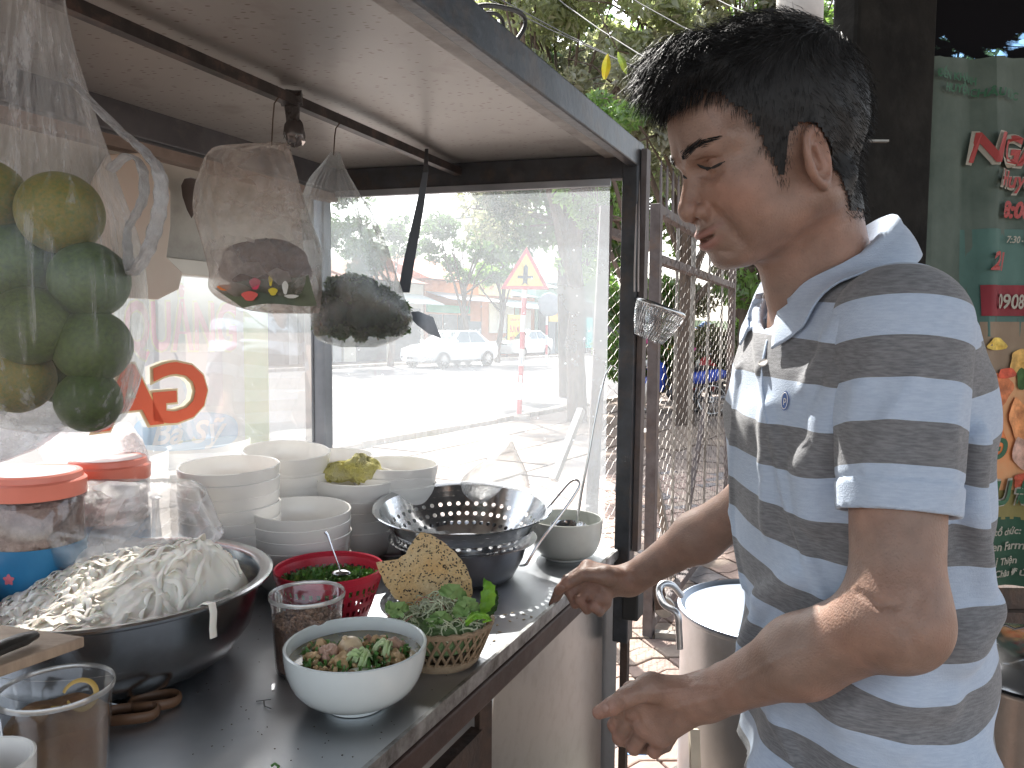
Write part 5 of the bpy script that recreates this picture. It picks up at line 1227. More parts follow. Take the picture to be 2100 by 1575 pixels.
def leafy(nm, pts, w, m, par, wav=.002):
    q = MB(); P_ = [Vector(a) for a in pts]; n = len(P_)
    def f(u, v):
        x = v*(n-1); i = min(int(x), n-2); c_ = P_[i].lerp(P_[i+1], x-i); d_ = (P_[i+1]-P_[i]).normalized(); sd = d_.cross(Vector((.2, 1, .1))).normalized()
        return c_+sd*(u-.5)*2*w*math.sin(math.pi*(v*.9+.08))*(1+.15*math.sin(v*40))+Vector((0, -1, 0))*(wav*math.sin(v*22+u*6)+w*.35*abs(u-.5))
    q.grid(f, 7, 16); return q.build(nm, m, par, smooth=True)
M_br = mat('bright_leaf', (.26, .48, .05), .45, col2=(.14, .34, .04), vscale=50, bump=.3); M_gl = mat('mid_leaf', (.13, .25, .07), .5, col2=(.25, .36, .14), vscale=40)
y7 = p7.y
leafy('mustard_leaf', [PY(985, 1262, y7-.01), PY(1000, 1235, y7-.01), PY(1003, 1205, y7-.01), PY(992, 1185, y7-.01)], .011, M_br, vg)
leafy('mustard_leaf', [PY(955, 1282, y7-.05), PY(970, 1262, y7-.055), PY(990, 1262, y7-.06), PY(1010, 1272, y7-.06)], .006, M_br, vg)
leafy('mustard_leaf', [PY(1018, 1210, y7), PY(1010, 1245, y7), PY(995, 1270, y7)], .007, mat('dark_leaf', (.05, .10, .03), .5, var=.3), vg)
for k, (x0, y0, x1, y1, w) in enumerate([(790, 1240, 812, 1268, .010), (800, 1262, 840, 1250, .012), (935, 1240, 985, 1255, .013), (930, 1262, 975, 1245, .012), (880, 1275, 930, 1270, .010), (900, 1215, 960, 1225, .012), (870, 1290, 900, 1280, .01)]):
    leafy('lettuce_leaf', [PY(x0, y0, y7-.045+.004*k), PY((x0+x1)/2, (y0+y1)/2-9, y7-.05), PY(x1, y1, y7-.04)], w, M_gl, vg)
q = MB(); q.tube([PY(955, 1275, y7-.055), PY(975, 1258, y7-.06), PY(1000, 1262, y7-.06), PY(1008, 1271, y7-.06), PY(990, 1276, y7-.06)], .0018, 6); q.build('green_stem', M_br, vg, smooth=True)
# rice cracker with sesame
def cracker():
    t = thing('sesame_cracker', 'broken toasted rice cracker with black sesame standing in the wicker basket', 'rice cracker', PY(880, 1200, p7.y+.03))
    yb = p7.y+.035
    out = [(862, 1092), (843, 1115), (832, 1135), (815, 1146), (790, 1150), (771, 1153), (778, 1175), (792, 1203), (808, 1225), (830, 1240), (870, 1262), (925, 1262), (960, 1240), (969, 1218), (968, 1195), (958, 1165), (940, 1140), (918, 1118), (895, 1102), (878, 1094)]
    def wp(x, y, o=0): return PY(x, y, yb+.00035*(1262-y)*.6+.004*math.sin(x*.03)+.003*math.sin(y*.05+x*.02)+o)
    import mathutils
    from mathutils.geometry import delaunay_2d_cdt
    n = len(out); pin = []
    edge = []
    for i in range(n):
        a, b2 = out[i], out[(i+1) % n]
        for k in range(4): u = k/4; edge.append(Vector((a[0]*(1-u)+b2[0]*u+rnd.uniform(-1, 1), a[1]*(1-u)+b2[1]*u+rnd.uniform(-1, 1))))
    m = len(edge); pts = list(edge)
    for x in range(775, 968, 9):
        for y in range(1095, 1262, 9): pts.append(Vector((x+rnd.uniform(-2, 2), y+rnd.uniform(-2, 2))))
    r = delaunay_2d_cdt(pts, [(i, (i+1) % m) for i in range(m)], [list(range(m))], 1, 1e-4)
    V2, F2 = r[0], r[2]
    q = MB(); bmp = lambda v: .0009*math.sin(v[0]*.35+v[1]*.2)+.0009*math.sin(v[1]*.41-v[0]*.13)
    f_ = [wp(v[0], v[1], bmp(v)-.0011) for v in V2]; g_ = [wp(v[0], v[1], bmp(v)+.0011) for v in V2]; N_ = len(V2)
    q.add(f_+g_, [tuple(x) for x in F2]+[tuple(i+N_ for i in x)[::-1] for x in F2])
    rim = [(i, (i+1) % m) for i in range(m)]
    q.f += [(a, b2, b2+N_, a+N_) for a, b2 in rim]
    q.build('cracker_sheet', mat('toasted_cracker', (.74, .46, .20), .7, col2=(.76, .58, .34), vscale=26, bump=.6, bscale=220), t, smooth=True)
    q = MB()
    def inside(x, y):
        c = False; j = n-1
        for i in range(n):
            if (out[i][1] > y) != (out[j][1] > y) and x < (out[j][0]-out[i][0])*(y-out[i][1])/(out[j][1]-out[i][1])+out[i][0]: c = not c
            j = i
        return c
    r2 = random.Random(5); cnt = 0; cx, cy = 860, 1180
    while cnt < 420:
        if r2.random() < .5: cx, cy = r2.uniform(775, 968), r2.uniform(1095, 1260)
        x, y = cx+r2.gauss(0, 9), cy+r2.gauss(0, 9)
        if not inside(x, y): continue
        cnt += 1; a = r2.uniform(0, 3.1)
        q.sph(wp(x, y, bmp((x, y))-.0014), (.0017, .0009, .0010), 6, 4, M=Matrix.Rotation(math.pi/2, 3, 'X')@Matrix.Rotation(a, 3, 'Z'))
    q.build('sesame_seeds', mat('black_sesame', (.035, .025, .02), .45), t, smooth=True, kind='stuff')
cracker()
# small flat pale ovals scattered by the counter edge
r_ = random.Random(8); q = MB()
for k in range(16):
    c_ = PZ(r_.uniform(960, 1090), r_.uniform(1250, 1320), CZ+.0012); q.sph(c_, (.004, .0022, .0006), 10, 5, M=Matrix.Rotation(r_.uniform(0, 3), 3, 'Z'))
tag(q.build('pale_ovals', mat('pale_oval', (.62, .50, .36), .6, var=.2), smooth=True), 'small pale ovals scattered between the wicker basket and the counter edge', 'crumbs'); bpy.context.scene.objects['pale_ovals']['kind'] = 'stuff'

# big steel basin of rice noodles
p8 = Vector((-.545, 1.045, CZ)); t8 = thing('steel_basin', 'big stainless steel basin piled with white rice noodles', 'basin', tuple(p8))
R8 = .205; H8 = .128; pr = [(0, .001), (.10, .001), (.118, .003), (.150, .02), (.176, .055), (.186, .095), (.190, .117), (.199, .121), (.2060, .1245), (.2065, .1275), (.203, .1295), (.190, .1265), (.186, .121), (.183, .095), (.173, .056), (.147, .022), (.117, .0055), (0, .0045)]
q = MB(); q.lathe(pr, p8, 96); q.build('basin', M_steel, t8, smooth=True)
nd = thing('rice_noodles', 'heap of wide white rice noodles in the steel basin', 'noodles', tuple(p8+Vector((0, 0, .08))))
def noodle_h(x, y):
    r2 = (x*x+y*y)
    h_ = .088+.055*math.exp(-((x-.045)**2/.016+(y-.03)**2/.010))+.040*math.exp(-((x-.12)**2/.004+(y-.02)**2/.008))+.018*math.exp(-((x+.07)**2/.008+(y-.05)**2/.006))
    return h_
def nsurf(u, v):
    a = 2*math.pi*u; rr = .178*v; x, y = rr*math.cos(a), rr*math.sin(a)
    z = noodle_h(x, y)*(1-v**8*.30)
    w = fbm((x*22, y*22, 0), 1, 4)
    ang = .8+1.6*fbm((x*5, y*5, 3), 1, 2)
    st = x*math.cos(ang)+y*math.sin(ang)
    z += (.0052*w+.0034*abs(math.sin(st*80+6*fbm((x*9, y*9, 7), 1, 2))))*(1-v**10)
    return p8+Vector((x, y, z))
q = MB(); q.grid(nsurf, 260, 110, wrap=True)
M_nood = mat('rice_noodle', (.90, .84, .74), .42, col2=(.88, .83, .75), vscale=10, sss=.25, bump=.04, bscale=90, coat=.15)
q.build('noodle_mass', M_nood, nd, smooth=True)
r_ = random.Random(21); q = MB()
for k in range(170):
    a = r_.uniform(0, 6.283); rr = .155*math.sqrt(r_.random()); x, y = rr*math.cos(a), rr*math.sin(a); an = r_.uniform(0, 6.28); cur = r_.uniform(-28, 28); L_ = r_.uniform(.04, .12); w_ = r_.uniform(.0022, .0052)
    pts = []; px_, py_ = x, y; lift = r_.uniform(.001, .008)
    for s_ in range(14):
        an += cur*L_/14*(1+.6*math.sin(s_)); px_ += math.cos(an)*L_/14; py_ += math.sin(an)*L_/14
        if px_*px_+py_*py_ > .166**2: break
        z = noodle_h(px_, py_)*(1-((px_*px_+py_*py_)**.5/.186)**6*.35)+.002+lift*math.sin(s_/13*3.14)+.003*math.sin(s_*1.1+k)
        pts.append(p8+Vector((px_, py_, z)))
    if len(pts) > 4: q.tube(pts, [w_*(.5 if i in (0, len(pts)-1) else 1) for i in range(len(pts))], 8, flat=(.22, 1))
q.build('noodle_strands', M_nood, nd, smooth=True, kind='stuff')
# strand hanging over the rim
q = MB(); c_ = PY(445, 1228, .93); c0 = c_
a_ = math.atan2(c0.y-p8.y, c0.x-p8.x)
def rimp(dr, z): return p8+Vector(((R8+dr)*math.cos(a_), (R8+dr)*math.sin(a_), z))
for da in (-.012, .012): q.tube([rimp(-.03, .118), rimp(-.012, .129), rimp(.001, .131), rimp(.004, .12), rimp(.002, .10), rimp(.003, .088)], .0052, 8, flat=(.3, 1)) if da < 0 else None
q.build('hanging_noodle', M_nood, nd, smooth=True)

# strainer colander on a steel pot
p9 = PY(950, 1033, 1.455); H9 = p9.z-CZ-.001
t9 = thing('steel_pot', 'round steel pot under the colander, with a flat flange', 'pot', (p9.x, p9.y, CZ))
q = MB(); q.lathe([(0, .001), (.085, .001), (.098, .006), (.116, .04), (.124, .072), (.140, .0745), (.142, .077), (.138, .0785), (.122, .076), (.114, .04), (.096, .008), (0, .004)], (p9.x, p9.y, CZ+.001), 72); q.build('pot', mat('dark_steel', (.30, .30, .31), .25, 1.0, var=.15, vscale=12), t9, smooth=True)
tc_ = thing('colander', 'shiny perforated steel colander resting on the steel pot', 'colander', (p9.x, p9.y, CZ+.05))
R9 = .170
def cprof(v):  # v 0 bottom .. 1 rim
    return (.055+(.158-.055)*v**.62, .045+(H9-.006-.045)*v**1.35)
# perforated wall: ring rows of quads, with octagonal holes punched in chosen cells
q = MB(); NS = 46; rowsv = np.linspace(0, 1, 13)
def tl_(v_): v_ = Vector(v_); c0 = Vector((p9.x, p9.y, CZ+.09)); return Matrix.Rotation(.075, 3, 'X')@(v_-c0)+c0
def cp(a, v): r_, z = cprof(v); return tl_((p9.x+r_*math.cos(a), p9.y+r_*math.sin(a), CZ+z))
for i in range(12):
    v0, v1 = rowsv[i], rowsv[i+1]
    hole = i in (4, 6, 8)
    for k in range(NS):
        a0 = 2*math.pi*(k+(.5 if i % 2 else 0))/NS; a1 = a0+2*math.pi/NS
        if not hole:
            q.add([cp(a0, v0), cp(a1, v0), cp(a1, v1), cp(a0, v1)], [(0, 1, 2, 3)]); continue
        am, vm = (a0+a1)/2, (v0+v1)/2; da, dv = (a1-a0), (v1-v0)
        outer = [cp(a0, v0), cp(am, v0), cp(a1, v0), cp(a1, vm), cp(a1, v1), cp(am, v1), cp(a0, v1), cp(a0, vm)]
        rr0 = cprof(vm)[0]; hr_ = .0047; ha = hr_/rr0; hv = hr_/((Vector(cprof(v1)).length-Vector(cprof(v0)).length)/dv if False else abs(Vector((cprof(v1)[0]-cprof(v0)[0], cprof(v1)[1]-cprof(v0)[1])).length)/dv)
        inn = [cp(am+ha*math.cos(t_), vm+hv*math.sin(t_)) for t_ in [math.radians(d_) for d_ in (225, 270, 315, 0, 45, 90, 135, 180)]]
        q.add(outer+inn, [(j, (j+1) % 8, 8+(j+1) % 8, 8+j) for j in range(8)])
q.disc((p9.x, p9.y, CZ+.045), .055, 60)
q.build('perforated_bowl', M_steelp, tc_, smooth=True)
q = MB(); q.lathe([(.158, H9-.006), (.166, H9-.001), (R9, H9), (R9+.0015, H9-.0015), (.1665, H9-.0035), (.158, H9-.0075)], (p9.x, p9.y, CZ), 96); q.v = [tuple(tl_(v_)) for v_ in q.v]; q.build('rim', M_steelp, tc_, smooth=True)
# wire handle of the strainer resting against the colander
t = thing('strainer_handle', 'looped steel wire handle leaning against the right side of the colander', 'strainer', PZ(1075, 1160, CZ))
q = MB(); P_ = [PY(1122, 1042, 1.40), PY(1135, 1028, 1.40), PY(1150, 1010, 1.405), PY(1168, 990, 1.41), PY(1180, 984, 1.41), PY(1188, 990, 1.41), PY(1186, 1002, 1.40), PY(1165, 1035, 1.375), PY(1135, 1075, 1.34), PY(1105, 1115, 1.31), PY(1085, 1148, 1.285), PY(1078, 1158, 1.28), PY(1068, 1160, 1.29)]
q.tube(smooth_path(P_), .0028, 8, flat=(.7, 1.3)); q.build('wire_loop', M_steelp, t, smooth=True)

# wooden board with knife, scissors
M_board = mat('cutting_board_wood', (.50, .36, .25), .6, col2=(.34, .24, .17), vscale=9, stretch=(1, 8, 1), bump=.15, dirt=(.16, .11, .08), dscale=7, damt=.35)
zb = 1.047; c1, c2, c3, c4 = PZ(-130, 1262, zb), PZ(174, 1305, zb), PZ(-150, 1418, zb), PZ(-420, 1340, zb)
t = thing('cutting_board', 'worn wooden cutting board raised at the left edge of the frame', 'cutting board', (c2.x, c2.y, CZ))
q = MB(); q.add([c1, c2, c3, c4]+[c-Vector((0, 0, .012)) for c in (c1, c2, c3, c4)], [(0, 3, 2, 1), (4, 5, 6, 7), (0, 1, 5, 4), (1, 2, 6, 5), (2, 3, 7, 6), (3, 0, 4, 7)]); q.build('board', M_board, t, bevel=.002)
q = MB(); fc = (c1*.2+c3*.5+c4*.3); q.box(Vector((fc.x, fc.y, (CZ+zb-.012)/2+.0005)), (.11, .09, zb-.013-CZ)); q.build('foot', M_rust, t)
t = thing('knife', 'kitchen knife with a black handle lying on the cutting board', 'knife', PZ(30, 1310, zb))
q = MB(); q.tube([PZ(-30, 1345, zb+.008), PZ(10, 1325, zb+.01), PZ(45, 1312, zb+.01), PZ(70, 1302, zb+.009)], [.007, .0085, .0085, .006], 10, flat=(.8, 1.2)); q.build('handle', mat('black_handle', (.025, .022, .02), .4), t, smooth=True)
q = MB(); a, b2 = PZ(-25, 1343, zb+.006), PZ(-180, 1380, zb+.003); q.prism([(0, -.1), (1, 0), (.9, .25), (0, .3)], a, (b2-a), Vector((0.02, -.1, 0)), (0, 0, 1), .0012); q.build('blade', M_steelp, t)
t = thing('scissors', 'scissors with two brown oval handle loops lying in the shade', 'scissors', PZ(280, 1450, CZ))
M_brl = mat('brown_plastic', (.17, .085, .045), .45, var=.2, vscale=20)
for cx, cy, rx_, ry_, rot in ((318, 1437, .028, .017, .35), (268, 1463, .030, .017, .25)):
    c_ = PZ(cx, cy, CZ+.009); q = MB(); Rm = Matrix.Rotation(rot, 3, 'Z'); q.tube([c_+Rm@Vector((rx_*math.cos(a), ry_*math.sin(a), .001*math.sin(a*3))) for a in np.linspace(0, 6.283, 30, endpoint=False)], .0042, 8, closed=True, flat=(1.6, .8)); q.build('handle_loop', M_brl, t, smooth=True)
q = MB(); q.prism([(0, 0), (1, .02), (1, .10), (0, .14)], PZ(245, 1448, CZ+.006), PZ(120, 1420, CZ+.006)-PZ(245, 1448, CZ+.006), Vector((0, .09, 0)), (0, 0, 1), .002); q.build('blade', M_steelp, t)
# twisted wire bits and specks on the counter
q = MB(); q.tube([PZ(541, 1436, CZ+.002), PZ(543, 1448, CZ+.003), PZ(556, 1453, CZ+.002)], .0008, 5); q.tube([PZ(525, 1438, CZ+.002), PZ(556, 1434, CZ+.002)], .0007, 5); tag(q.build('wire_tie', mat('tie_grey', (.2, .2, .2), .5)), 'tiny bent wire tie lying on the steel left of the soup bowl', 'wire tie')
q = MB(); q.tube([PZ(556, 1571, CZ+.002), PZ(563, 1566, CZ+.004), PZ(572, 1572, CZ+.003), PZ(566, 1580, CZ+.002)], .0015, 5); q.build('herb_scrap', M_herb, None); tag(bpy.data.objects['herb_scrap'], 'scrap of green herb at the bottom edge of the counter', 'herb')

# jars with red lids
def jar(label, px, py, D, R, Hh_, lidm):
    p = PY(px, py, D); t = thing('plastic_jar', label, 'jar', (p.x, p.y, CZ), 'clear jars with salmon red lids')
    H = p.z-CZ
    q = MB(); q.lathe([(0, 0), (R*.9, 0), (R*.97, .006), (R*.97, H*.55), (R*.95, H-.035), (R*.88, H-.030)], (p.x, p.y, CZ+.001), 48); q.build('jar_wall', film('jar_clear', diff=(.8, .78, .76), haze=.05, gloss=.05, rough=.06, wr=8, bump=.03, hmax=.1), t, smooth=True)
    q = MB(); q.lathe([(0, .004), (R*.9, .004), (R*.93, .01), (R*.93, H-.045), (R*.8, H-.040), (0, H-.038)], (p.x, p.y, CZ+.001), 40); f_ = q.build('contents', mat('peanut_contents', (.52, .38, .33), .8, col2=(.30, .20, .17), vscale=55, bump=1.0, bscale=90), t, smooth=True)
    q = MB(); q.lathe([(R*.985, .012), (R*.985, H*.60)], (p.x, p.y, CZ+.001), 48); lb = q.build('label_band', mat('blue_label', (.03, .25, .48), .4, col2=(.02, .17, .36), vscale=9), t, smooth=True)
    for k, (a, z, rr, c_) in enumerate([(-1.9, .5, .22, (.8, .35, .4)), (-1.6, .75, .18, (.85, .2, .25)), (-2.2, .7, .16, (.8, .8, .8)), (-1.3, .35, .16, (.85, .45, .5)), (-1.75, .2, .14, (.8, .8, .75))]):
        c0 = Vector((p.x+R*.99*math.cos(a), p.y+R*.99*math.sin(a), CZ+H*.60*z)); tx_ = Vector((-math.sin(a), math.cos(a), 0)); q = MB()
        q.add([c0+Vector((math.cos(a), math.sin(a), 0))*.001]+[c0+(tx_*math.cos(b3)+Vector((0, 0, math.sin(b3))))*rr*R*.6*(1+.25*math.sin(5*b3)) for b3 in np.linspace(0, 6.283, 20, endpoint=False)], [(0, 1+j, 1+(j+1) % 20) for j in range(20)]); q.build('label_motif', mat('label_motif_%d' % k, c_, .5, var=.1), t)
    q = MB(); q.lathe([(R*.90, H-.036), (R*1.02, H-.034), (R*1.03, H-.012), (R*1.0, H-.010), (R*.96, H-.009), (R*.94, H-.001), (R*.90, H+.001), (R*.84, H-.0005), (0, H-.001)], (p.x, p.y, CZ+.001), 60); q.build('lid', lidm, t, smooth=True)
    q = MB(); q.lathe([(0, H+.0005), (R*.80, H+.0005), (R*.82, H-.001)], (p.x, p.y, CZ+.001), 48); q.build('lid_sticker', mat('lid_pale', (.74, .55, .52), .35), t, smooth=True)
    return p
M_lid = mat('salmon_lid', (.80, .23, .16), .3, var=.06, vscale=10)
jar('jar of crushed peanuts with blue label at the far left edge', 72, 968, 1.13, .066, .2, M_lid)
jar('jar with salmon red lid further back, right of the blue labelled jar', 222, 940, 1.28, .063, .2, M_lid)
# slim glass bottle behind
pb = PY(318, 1000, 1.36); q = MB(); q.lathe([(0, 0), (.009, 0), (.009, .11), (.006, .14), (.006, .165), (.012, .17), (0, .175)], (pb.x, pb.y, CZ+.001), 18); tag(q.build('thin_bottle', film('thin_glass', haze=.2, gloss=.25, rough=.05, hmax=.35, wr=9, bump=.02), smooth=True), 'slim pale tube standing between the red lids and the tall bowl stack', 'bottle')

# ------------------------------------------------------------------ plastic bags
def loftbag(rings, m, nm, parent, n=96, wr=.006, seed=0, pucker=None, solid=0, wf=9):
    """rings: (px_left, px_right, py, depth, half thickness)"""
    q = MB(); R_ = []
    for (x0, x1, y, D, th) in rings:
        a, b2 = PY(x0, y, D), PY(x1, y, D); R_.append(((a+b2)/2, (b2-a)/2, th))
    def f(u, v):
        x = v*(len(R_)-1); i = min(int(x), len(R_)-2); t_ = x-i
        def cr(a, b2, c, d): return 0.5*((2*b2)+(c-a)*t_+(2*a-5*b2+4*c-d)*t_*t_+(3*b2-a-3*c+d)*t_**3)
        g_ = [R_[max(0, i-1)], R_[i], R_[i+1], R_[min(len(R_)-1, i+2)]]
        c_ = cr(*[g[0] for g in g_]); hx = cr(*[g[1] for g in g_]); th = max(.0005, cr(*[g[2] for g in g_]))
        an = 2*math.pi*u
        ca_, sa_ = math.cos(an), math.sin(an); ca_ = math.copysign(abs(ca_)**.72, ca_); sa_ = math.copysign(abs(sa_)**.72, sa_)
        pt = c_+hx*ca_+Vector((0, 1, 0))*th*sa_
        w = fbm((pt.x*14+seed, pt.y*14, pt.z*5), 1, 3)*wr+wr*.7*(abs(math.sin(an*wf+3*math.sin(v*3+seed)+2*fbm((u*4, v*2, seed), 1, 2)))-.5)*(1-.75*min(1, v*1.6) if pucker else .35)
        s_ = min(1, hx.length/.03)
        return pt+(hx.normalized()*math.cos(an)+Vector((0, 1, 0))*math.sin(an))*w*s_
    q.grid(f, n, 64, wrap=True)
    return q.build(nm, m, parent, smooth=True)
def hook(px, py_top, py_bot, D, label):
    p = hbar(px); q = MB(); b2 = PY(px, py_bot, D)
    tp = Vector((b2.x, p.y, p.z+.01)); 
    q.tube([p+Vector((-.008, 0, -.006)), p+Vector((-.006, 0, .009)), p+Vector((.006, 0, .009)), p+Vector((.008, 0, -.008)), p+Vector((.002, 0, -.016)), p.lerp(b2, .5)+Vector((.001, 0, 0)), b2], .0011, 5)
    return tag(q.build('wire_hook', mat('hook_wire', (.10, .07, .05), .6, .5)), label, 'hook', 'wire hooks on the hanging rail')
# bag of green oranges
D0 = .70
tb = thing('fruit_bag', 'clear plastic bag of green oranges hanging in the upper left foreground', 'bag of fruit', PY(100, 600, D0))
M_bag1 = film('hazy_bag', diff=(.90, .90, .92), haze=.04, gloss=.02, rough=.14, wr=26, thr=(.53, .66), bump=.7, hmax=.50, stretch=(3, 3, .14))
loftbag([(-40, 108, -60, D0, .03), (-55, 125, 60, D0, .035), (-75, 165, 200, D0, .045), (-95, 212, 330, D0, .055), (-120, 250, 450, D0, .068), (-125, 274, 570, D0, .072), (-125, 276, 690, D0, .070), (-105, 264, 790, D0, .060), (-20, 240, 860, D0, .035), (90, 195, 889, D0, .01)], M_bag1, 'bag_film', tb, wr=.0035, seed=3, pucker=True, wf=11)
q = MB()
lp = [PY(x, y, D0-.01) for x, y in ((150, 170), (240, 262), (290, 305), (325, 350), (330, 410), (318, 470), (298, 525), (270, 560), (262, 510), (262, 470), (278, 440), (295, 400), (290, 340), (262, 320), (225, 350))]
_r = [.010, .013, .014, .013, .012, .012, .011, .010, .008, .006, .007, .008, .009, .008, .008]; lps = smooth_path(lp, 6); q.tube(lps, [np.interp(i/(len(lps)-1)*14, range(15), _r)*(1+.12*math.sin(i*1.7)) for i in range(len(lps))], 16, flat=(.22, 1.1)); q.build('bag_handle', film('bag_handle_film', diff=(.88, .87, .88), haze=.35, gloss=.16, rough=.15, wr=45, thr=(.42, .6), bump=1.0, hmax=.75), tb, smooth=True)
M_or1 = mat('green_orange', (.10, .155, .035), .42, col2=(.045, .085, .022), vscale=9, bump=.25, bscale=420); M_or2 = mat('turning_orange', (.33, .24, .05), .42, col2=(.15, .19, .05), vscale=12, bump=.25, bscale=420)
fr = [(124, 437, 82, 0, 1, 'topmost orange of the bag, yellow green'), (-30, 405, 78, .0, 1, 'orange cut by the left edge, upper'), (184, 575, 77, .0, 0, 'dark green orange at the right edge of the bag, upper'), (22, 540, 84, .01, 0, 'dark orange under the topmost one, left'), (62, 668, 80, -.02, 0, 'middle orange in the left half of the bag'), (190, 710, 76, .0, 0, 'dark green orange at the right edge, middle'), (-50, 640, 70, .0, 1, 'orange cut by the left edge, middle'), (35, 775, 72, .0, 1, 'brownish orange low on the left'), (182, 822, 64, -.005, 0, 'lowest orange at the bottom tip of the bag'), (115, 545, 70, .045, 0, 'orange hidden behind the upper pair'), (120, 760, 66, .045, 0, 'orange hidden behind the lower pair')]
orange0 = {}
for (x, y, r, dd, m_, lb_) in fr:
    if m_ not in orange0:
        q = MB(); q.sph((0, 0, 0), 1.0, 40, 26, fn=lambda t_, a: 1-.035*math.exp(-(t_/.28)**2)+.006*math.sin(6*a)*math.sin(t_)); o = q.build('green_orange', [M_or1, M_or2][m_], smooth=True); orange0[m_] = o
        me_ = o.data
    else: o = orange0[m_].copy(); COL.objects.link(o)
    c_ = PY(x, y, D0+dd); o.location = c_; o.scale = (r/1580*(D0+dd),)*3; o.rotation_euler = (rnd.uniform(-1, 1), rnd.uniform(-1, 1), rnd.uniform(0, 6))
    o['label'] = lb_; o['category'] = 'orange'; o['group'] = 'green oranges in the hanging bag'
# second hazy bag below, behind the oranges
tb2 = thing('plastic_bag', 'hazy plastic bag end hanging below the bag of oranges at the left edge', 'plastic bag', PY(20, 880, .95))
loftbag([(-160, 70, 760, .98, .03), (-170, 150, 830, .98, .05), (-180, 120, 880, .98, .05), (-180, 60, 925, .98, .03), (-170, -40, 960, .98, .004)], film('lilac_bag', diff=(.78, .76, .80), haze=.25, gloss=.08, rough=.2, wr=26, thr=(.45, .7), bump=.8, hmax=.5), 'bag_film', tb2, wr=.006, seed=8)
tb3 = thing('plastic_bag', 'crumpled clear bag with pink tint behind the salmon lids', 'plastic bag', PY(235, 900, 1.42))
loftbag([(110, 262, 868, 1.36, .02), (95, 285, 905, 1.36, .04), (110, 300, 950, 1.36, .04), (130, 305, 1010, 1.36, .03)], film('pink_bag', diff=(.86, .78, .79), haze=.25, gloss=.2, rough=.15, wr=24, thr=(.42, .6), bump=1.2, hmax=.6), 'bag_film', tb3, wr=.012, seed=14)
# bag over noodles
tb4 = thing('plastic_bag', 'crumpled clear plastic bag propped over the noodles', 'plastic bag', PY(260, 1090, 1.10))
loftbag([(150, 385, 985, 1.19, .01), (95, 415, 1003, 1.18, .03), (66, 432, 1040, 1.16, .045), (82, 450, 1075, 1.14, .05), (100, 462, 1100, 1.13, .045), (120, 430, 1130, 1.12, .04), (138, 385, 1158, 1.11, .03), (150, 340, 1172, 1.11, .01)], film('thick_bag', diff=(.88, .86, .86), haze=.10, gloss=.10, rough=.1, wr=14, thr=(.5, .75), bump=1.2, hmax=.38, facets=20), 'bag_film', tb4, n=90, wr=.014, seed=22)
# bags on the rail
tb5 = thing('hanging_bag', 'brownish creased plastic bag with packets, left of the two bags on the rail', 'plastic bag', PY(540, 450, 1.22), 'bags hanging on the rail')
loftbag([(545, 585, 294, 1.23, .006), (432, 588, 308, 1.23, .02), (412, 603, 360, 1.23, .035), (408, 622, 430, 1.23, .05), (425, 648, 500, 1.23, .055), (440, 655, 560, 1.23, .05), (442, 655, 600, 1.23, .04), (490, 652, 632, 1.23, .015), (560, 648, 643, 1.23, .004)], film('brown_bag', tint=(.97, .94, .91), diff=(.75, .66, .60), haze=.09, gloss=.10, rough=.12, wr=20, thr=(.5, .66), bump=1.6, hmax=.42, facets=34), 'bag_film', tb5, wr=.009, seed=31, pucker=True)
q = MB(); c_ = PY(545, 545, 1.235)
q.sph(c_, (.072, .03, .038), 30, 18, fn=lambda t_, a: 1+.1*math.sin(4*a+3*t_)+.06*math.sin(9*a)); q.build('dark_contents', mat('dark_peel', (.07, .035, .03), .8, col2=(.16, .09, .07), vscale=40, bump=1.0), tb5, smooth=True)
q = MB(); a, b2, c3_, d3 = PY(442, 592, 1.20), PY(500, 632, 1.20), PY(652, 622, 1.20), PY(635, 560, 1.20)
q.grid(lambda u, v: (a.lerp(b2, v)).lerp(d3.lerp(c3_, v), u)+Vector((0, -.004*math.sin(u*7)-.004, .004*math.sin(u*5))), 16, 8); pk = q.build('printed_packet', mat('olive_packet', (.13, .17, .09), .4, col2=(.06, .07, .045), vscale=12), tb5, smooth=True)
for k, (x, y, w, h_, c_) in enumerate([(523, 582, 11, 12, (.75, .05, .12)), (512, 607, 16, 10, (.8, .12, .10)), (555, 575, 4, 12, (.75, .6, .05)), (560, 598, 9, 8, (.75, .6, .05)), (585, 590, 6, 14, (.75, .75, .7)), (460, 590, 14, 6, (.85, .25, .05)), (598, 608, 14, 4, (.7, .7, .65))]):
    c0 = PY(x, y, 1.188); q = MB(); q.add([c0]+[c0+Vector((w/1580*1.19*math.cos(a_)*(1+.2*math.sin(3*a_)), -.0005, h_/1580*1.19*math.sin(a_))) for a_ in np.linspace(0, 6.283, 14, endpoint=False)], [(0, 1+j, 1+(j+1) % 14) for j in range(14)]); q.build('packet_print', mat('packet_print_%d' % k, c_, .5), tb5)
hook(557, 200, 298, 1.23, 'wire hook holding the brownish bag')
tb6 = thing('hanging_bag', 'clear plastic bag with dark green herbs, right of the two bags on the rail', 'plastic bag', PY(745, 500, 1.28), 'bags hanging on the rail')
loftbag([(680, 697, 312, 1.29, .004), (668, 702, 330, 1.29, .012), (640, 725, 375, 1.29, .03), (622, 760, 430, 1.29, .045), (628, 785, 490, 1.29, .052), (640, 812, 560, 1.29, .056), (647, 838, 620, 1.29, .055), (646, 850, 660, 1.29, .045), (655, 820, 695, 1.29, .025), (700, 770, 712, 1.29, .004)], film('clear_herb_bag', tint=(.93, .95, .95), diff=(.86, .87, .88), haze=.14, gloss=.07, rough=.12, wr=22, thr=(.5, .75), bump=.7, hmax=.38, stretch=(2.2, 2.2, .5)), 'bag_film', tb6, wr=.005, seed=41, pucker=True, wf=10)
